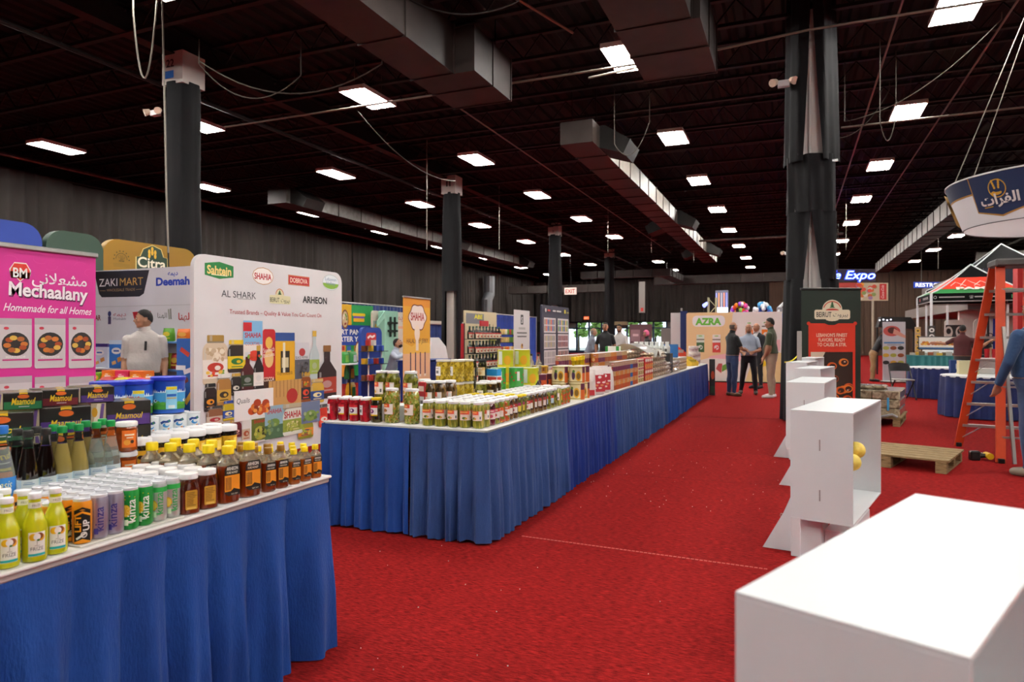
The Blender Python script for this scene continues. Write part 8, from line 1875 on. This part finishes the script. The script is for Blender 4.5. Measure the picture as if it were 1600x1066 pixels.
    if beard:
        shell('beard', hd & (rel[:, 2] < -.048 - .35 * np.clip(rel[:, 1] + .03, -1, 0) * 0) & (rel[:, 1] < -.01) & ~((np.abs(rel[:, 0]) < .022) & (rel[:, 2] > -.066) & (rel[:, 2] < -.046)) & ~((np.abs(rel[:, 0]) < .02) & (rel[:, 2] > -.04)), mat('beard_' + hair[1:], hair, .8, bump=(120, .8)), .003 * s)
    e = MB()
    for sd in (-1, 1): e.add([hp_(*v) for v in MB().ball((sd * .031, -.0855, .012), .0125, .008, .0065, 10, 8).v], MB().ball((0, 0, 0), 1, 1, 1, 10, 8).f)
    e.cm = 1
    for sd in (-1, 1): e.add([hp_(*v) for v in MB().ball((sd * .031, -.0925, .012), .0055, .003, .0055, 8, 6).v], MB().ball((0, 0, 0), 1, 1, 1, 8, 6).f)
    e.cm = 2
    for sd in (-1, 1): e.add([hp_(*v) for v in MB().obox((sd * .032, -.096, .036), (.018, 0, .002 * -sd), (0, .006, 0), (0, 0, .0035)).v], MB().obox((0, 0, 0), (1, 0, 0), (0, 1, 0), (0, 0, 1)).f)
    e.build('eyes', [mat('eye_white', '#e6e0da', .3), mat('iris', '#241812', .3), mat('hair_' + hair[1:], hair, .7)], root)
    mo = MB(); mo.add([hp_(*v) for v in MB().ball((0, -.1035, -.0565), .019, .003, .0035, 10, 6).v], MB().ball((0, 0, 0), 1, 1, 1, 10, 6).f); mo.build('mouth', mat('lips', '#7a3f36', .5), root)
    if glasses:
        g = MB()
        for sd in (-1, 1): g.tube([hp_(sd * .034 + .022 * math.cos(t), -.108, .012 + .016 * math.sin(t)) for t in [2 * PI * i / 12 for i in range(13)]], .002 * s, 5); g.tube([hp_(sd * .056, -.105, .016), hp_(sd * .08, .0, .012)], .002 * s, 5)
        g.build('glasses', 'black_plastic', root)
    # collar and belt
    c = T(1.495, 1.02); MB().lathe([(.066 * s, -.012 * s), (.078 * s, .016 * s), (.074 * s, .018 * s), (.063 * s, -.008 * s)], 18, (c.x, c.y, c.z)).build('collar', fab(jacket or shirt, 'shirt_'), root)
    return root
def face_to(frm, to): return math.atan2(to[1] - frm[1], to[0] - frm[0]) + PI / 2
# man in white polo behind the near table
p = pd(226, 520, 8.4)
person('man in a white polo shirt standing before the white booth wall, head turned aside', (p.x, p.y, 0), .75, 1.70, '#c9c2bc', '#2a3a44', '#222222', '#ad7f62', '#17110e', la=((.22, .02, 1.14), (.24, -.10, .9)), ra=((-.22, .02, 1.14), (-.22, -.12, .9)), head_turn=-1.45, beard=0, belly=1.22, wide=1.1, vox=.0095)
o = bpy.data.objects['person']; 
tag(MB().tube([(p.x + .13, p.y - .09, 1.33), (p.x + .135, p.y - .1, 1.22)], .014, 6).build('sunglasses', 'black_plastic'), 'dark sunglasses hanging at the front of the white polo', 'sunglasses')
# seated man in pale shirt
p = pd(608, 545, 15.6); q = thing('stool', 'dark stool under the seated man in the pale shirt', 'stool', (p.x, p.y + .02, 0)); MB().lathe([(0, .44), (.19, .44), (.2, .46), (.18, .485), (0, .49)], 18).build('seat', 'black_plastic', q)
for k in range(4): a_ = k * PI / 2 + .7; MB().tube([(.12 * math.cos(a_), .12 * math.sin(a_), .44), (.2 * math.cos(a_), .2 * math.sin(a_), 0)], .015, 6).build('leg', 'black_plastic', q)
person('man in a pale blue shirt leaning over the blue counter', (p.x, p.y, 0), face_to((p.x, p.y), (p.x + 1, p.y + .25)), 1.72, '#aeb6c4', '#2a2a34', '#222222', '#a87a5c', '#1c1512', la=((.24, -.2, .98), (.14, -.42, 1.0)), ra=((-.24, -.2, .98), (-.14, -.42, 1.0)), sleeve='long', lean=(0, -.16), head_tilt=-.45, hips=.58, ll=((.13, -.38, .56), (.13, -.38, .09)), rl=((-.13, -.38, .56), (-.13, -.38, .09)), beard=1, seat=True)
# three men behind the table row
def at_d(u, d): q = pd(u, 520, d); return (q.x, q.y, 0)
person('grey haired man in a blue grey shirt leaning sideways by the glass doors', at_d(918, 19.6), face_to((0, 0), (1, .4)), 1.66, '#7a8494', '#2a2e38', '#222222', '#b58a70', '#8a8078', la=((.26, -.14, 1.1), (.2, -.4, .98)), ra=((-.26, -.14, 1.1), (-.2, -.4, .98)), sleeve='long', lean=(0, -.14), bald=1, vox=.013, belly=1.2)
person('man in a black t-shirt standing behind the food cans', at_d(946, 19.0), face_to((0, 0), (.2, -1)), 1.77, '#17181b', '#1c2230', '#222222', '#9c6f54', '#15100d', vox=.013, head_turn=-.2)
person('bearded man in a white shirt and glasses behind the food cans', at_d(968, 19.6), face_to((0, 0), (-.1, -1)), 1.73, '#c4bfbc', '#2a2e38', '#222222', '#9c6f54', '#15100d', la=((.26, -.08, 1.13), (.12, -.28, 1.08)), vox=.013, beard=1, glasses=True, belly=1.2, sleeve='short')
person('woman in a pink headscarf and dark patterned top', at_d(1013, 22.5), face_to((0, 0), (-.8, -.5)), 1.6, '#2a2224', '#1c1a1c', '#222222', '#a87c64', '#1c1512', scarf='#d9668c', vox=.014, sleeve='long', lean=(0, -.05))
# group by the peach backdrop
P1, P2, P3, P4 = pz(1144, 619), pz(1170, 616), pz(1183, 607), pz(1205, 622)
person('balding man in a black polo and blue jeans talking with folded hands', (P1.x, P1.y, 0), face_to((0, 0), (.75, .55)), 1.72, '#141417', '#26355a', '#5a4430', '#a87c60', '#5a5048', la=((.24, -.1, 1.12), (.1, -.33, 1.12)), ra=((-.22, -.12, 1.12), (-.06, -.34, 1.1)), bald=1, belly=1.15, vox=.0105, head_turn=.15)
person('bald man in a light blue shirt and dark trousers facing the camera', (P2.x, P2.y, 0), face_to((0, 0), (-.05, -1)), 1.68, '#a3afc2', '#15161f', '#3a2a1c', '#a87458', '#6a5c52', la=((.27, -.04, 1.12), (.12, -.26, 1.06)), ra=((-.27, -.05, 1.12), (-.1, -.27, 1.04)), bald=1, beard=1, belly=1.25, wide=1.05, vox=.0105, ll=((.14, -.03, .5), (.17, -.02, .085)), rl=((-.14, -.02, .5), (-.19, .02, .085)))
person('man in a dark suit jacket half hidden behind the light blue shirt', (P3.x, P3.y, 0), face_to((0, 0), (-.55, -.8)), 1.74, '#c9c6c6', '#14151c', '#17151a', '#a87458', '#4a4440', jacket='#17181f', sleeve='long', bald=1, vox=.012)
person('man in an olive green polo and beige trousers seen from behind the shoulder', (P4.x, P4.y, 0), face_to((0, 0), (-1, .15)), 1.80, '#343c24', '#9a8672', '#e0dcda', '#a07058', '#14100d', la=((.22, -.02, 1.13), (.2, -.12, .88)), belly=1.3, wide=1.1, vox=.0105, glasses=True, head_turn=-.1)
# right side
p = pz(1364, 596); person('man in a black top and khaki trousers bending over beside the pan banner', (p.x, p.y, 0), face_to((0, 0), (1, .05)), 1.70, '#16161b', '#9a7a50', '#2a2a2a', '#a87c60', '#3a3430', la=((.24, -.3, 1.0), (.1, -.5, .88)), ra=((-.24, -.3, 1.0), (-.1, -.5, .88)), lean=(0, -.24), head_tilt=-.4, vox=.0125, sleeve='long')
p = pd(1504, 540, 16.6); person('man in a maroon t-shirt seen from behind reaching to his right', (p.x, p.y, 0), face_to((0, 0), (.35, 1)), 1.66, '#4a1519', '#2a2422', '#222222', '#a07058', '#17120f', ra=((-.3, -.05, 1.3), (-.5, -.1, 1.3)), la=((.32, -.1, 1.32), (.56, -.2, 1.3)), wide=1.1, belly=1.15, vox=.0115)
p = pd(1532, 545, 18.6); person('person in a black top behind the ladder with one arm out', (p.x, p.y, 0), face_to((0, 0), (-.5, -.8)), 1.64, '#1c1c20', '#2a2a30', '#222222', '#a87c60', '#17120f', vox=.013)
p = pd(1620, 540, 6.75); person('man in a blue sweater and jeans cropped by the picture edge beside the ladder', (p.x, p.y, 0), face_to((0, 0), (-.55, .85)), 1.76, '#1f4068', '#33466a', '#8a8070', '#a87c60', '#2a201a', sleeve='long', wide=1.22, belly=1.3, vox=.0105, la=((.3, -.02, 1.14), (.3, -.14, .9)), ra=((-.3, -.02, 1.14), (-.3, -.14, .9)))

bpy.data.scenes.remove(TS)
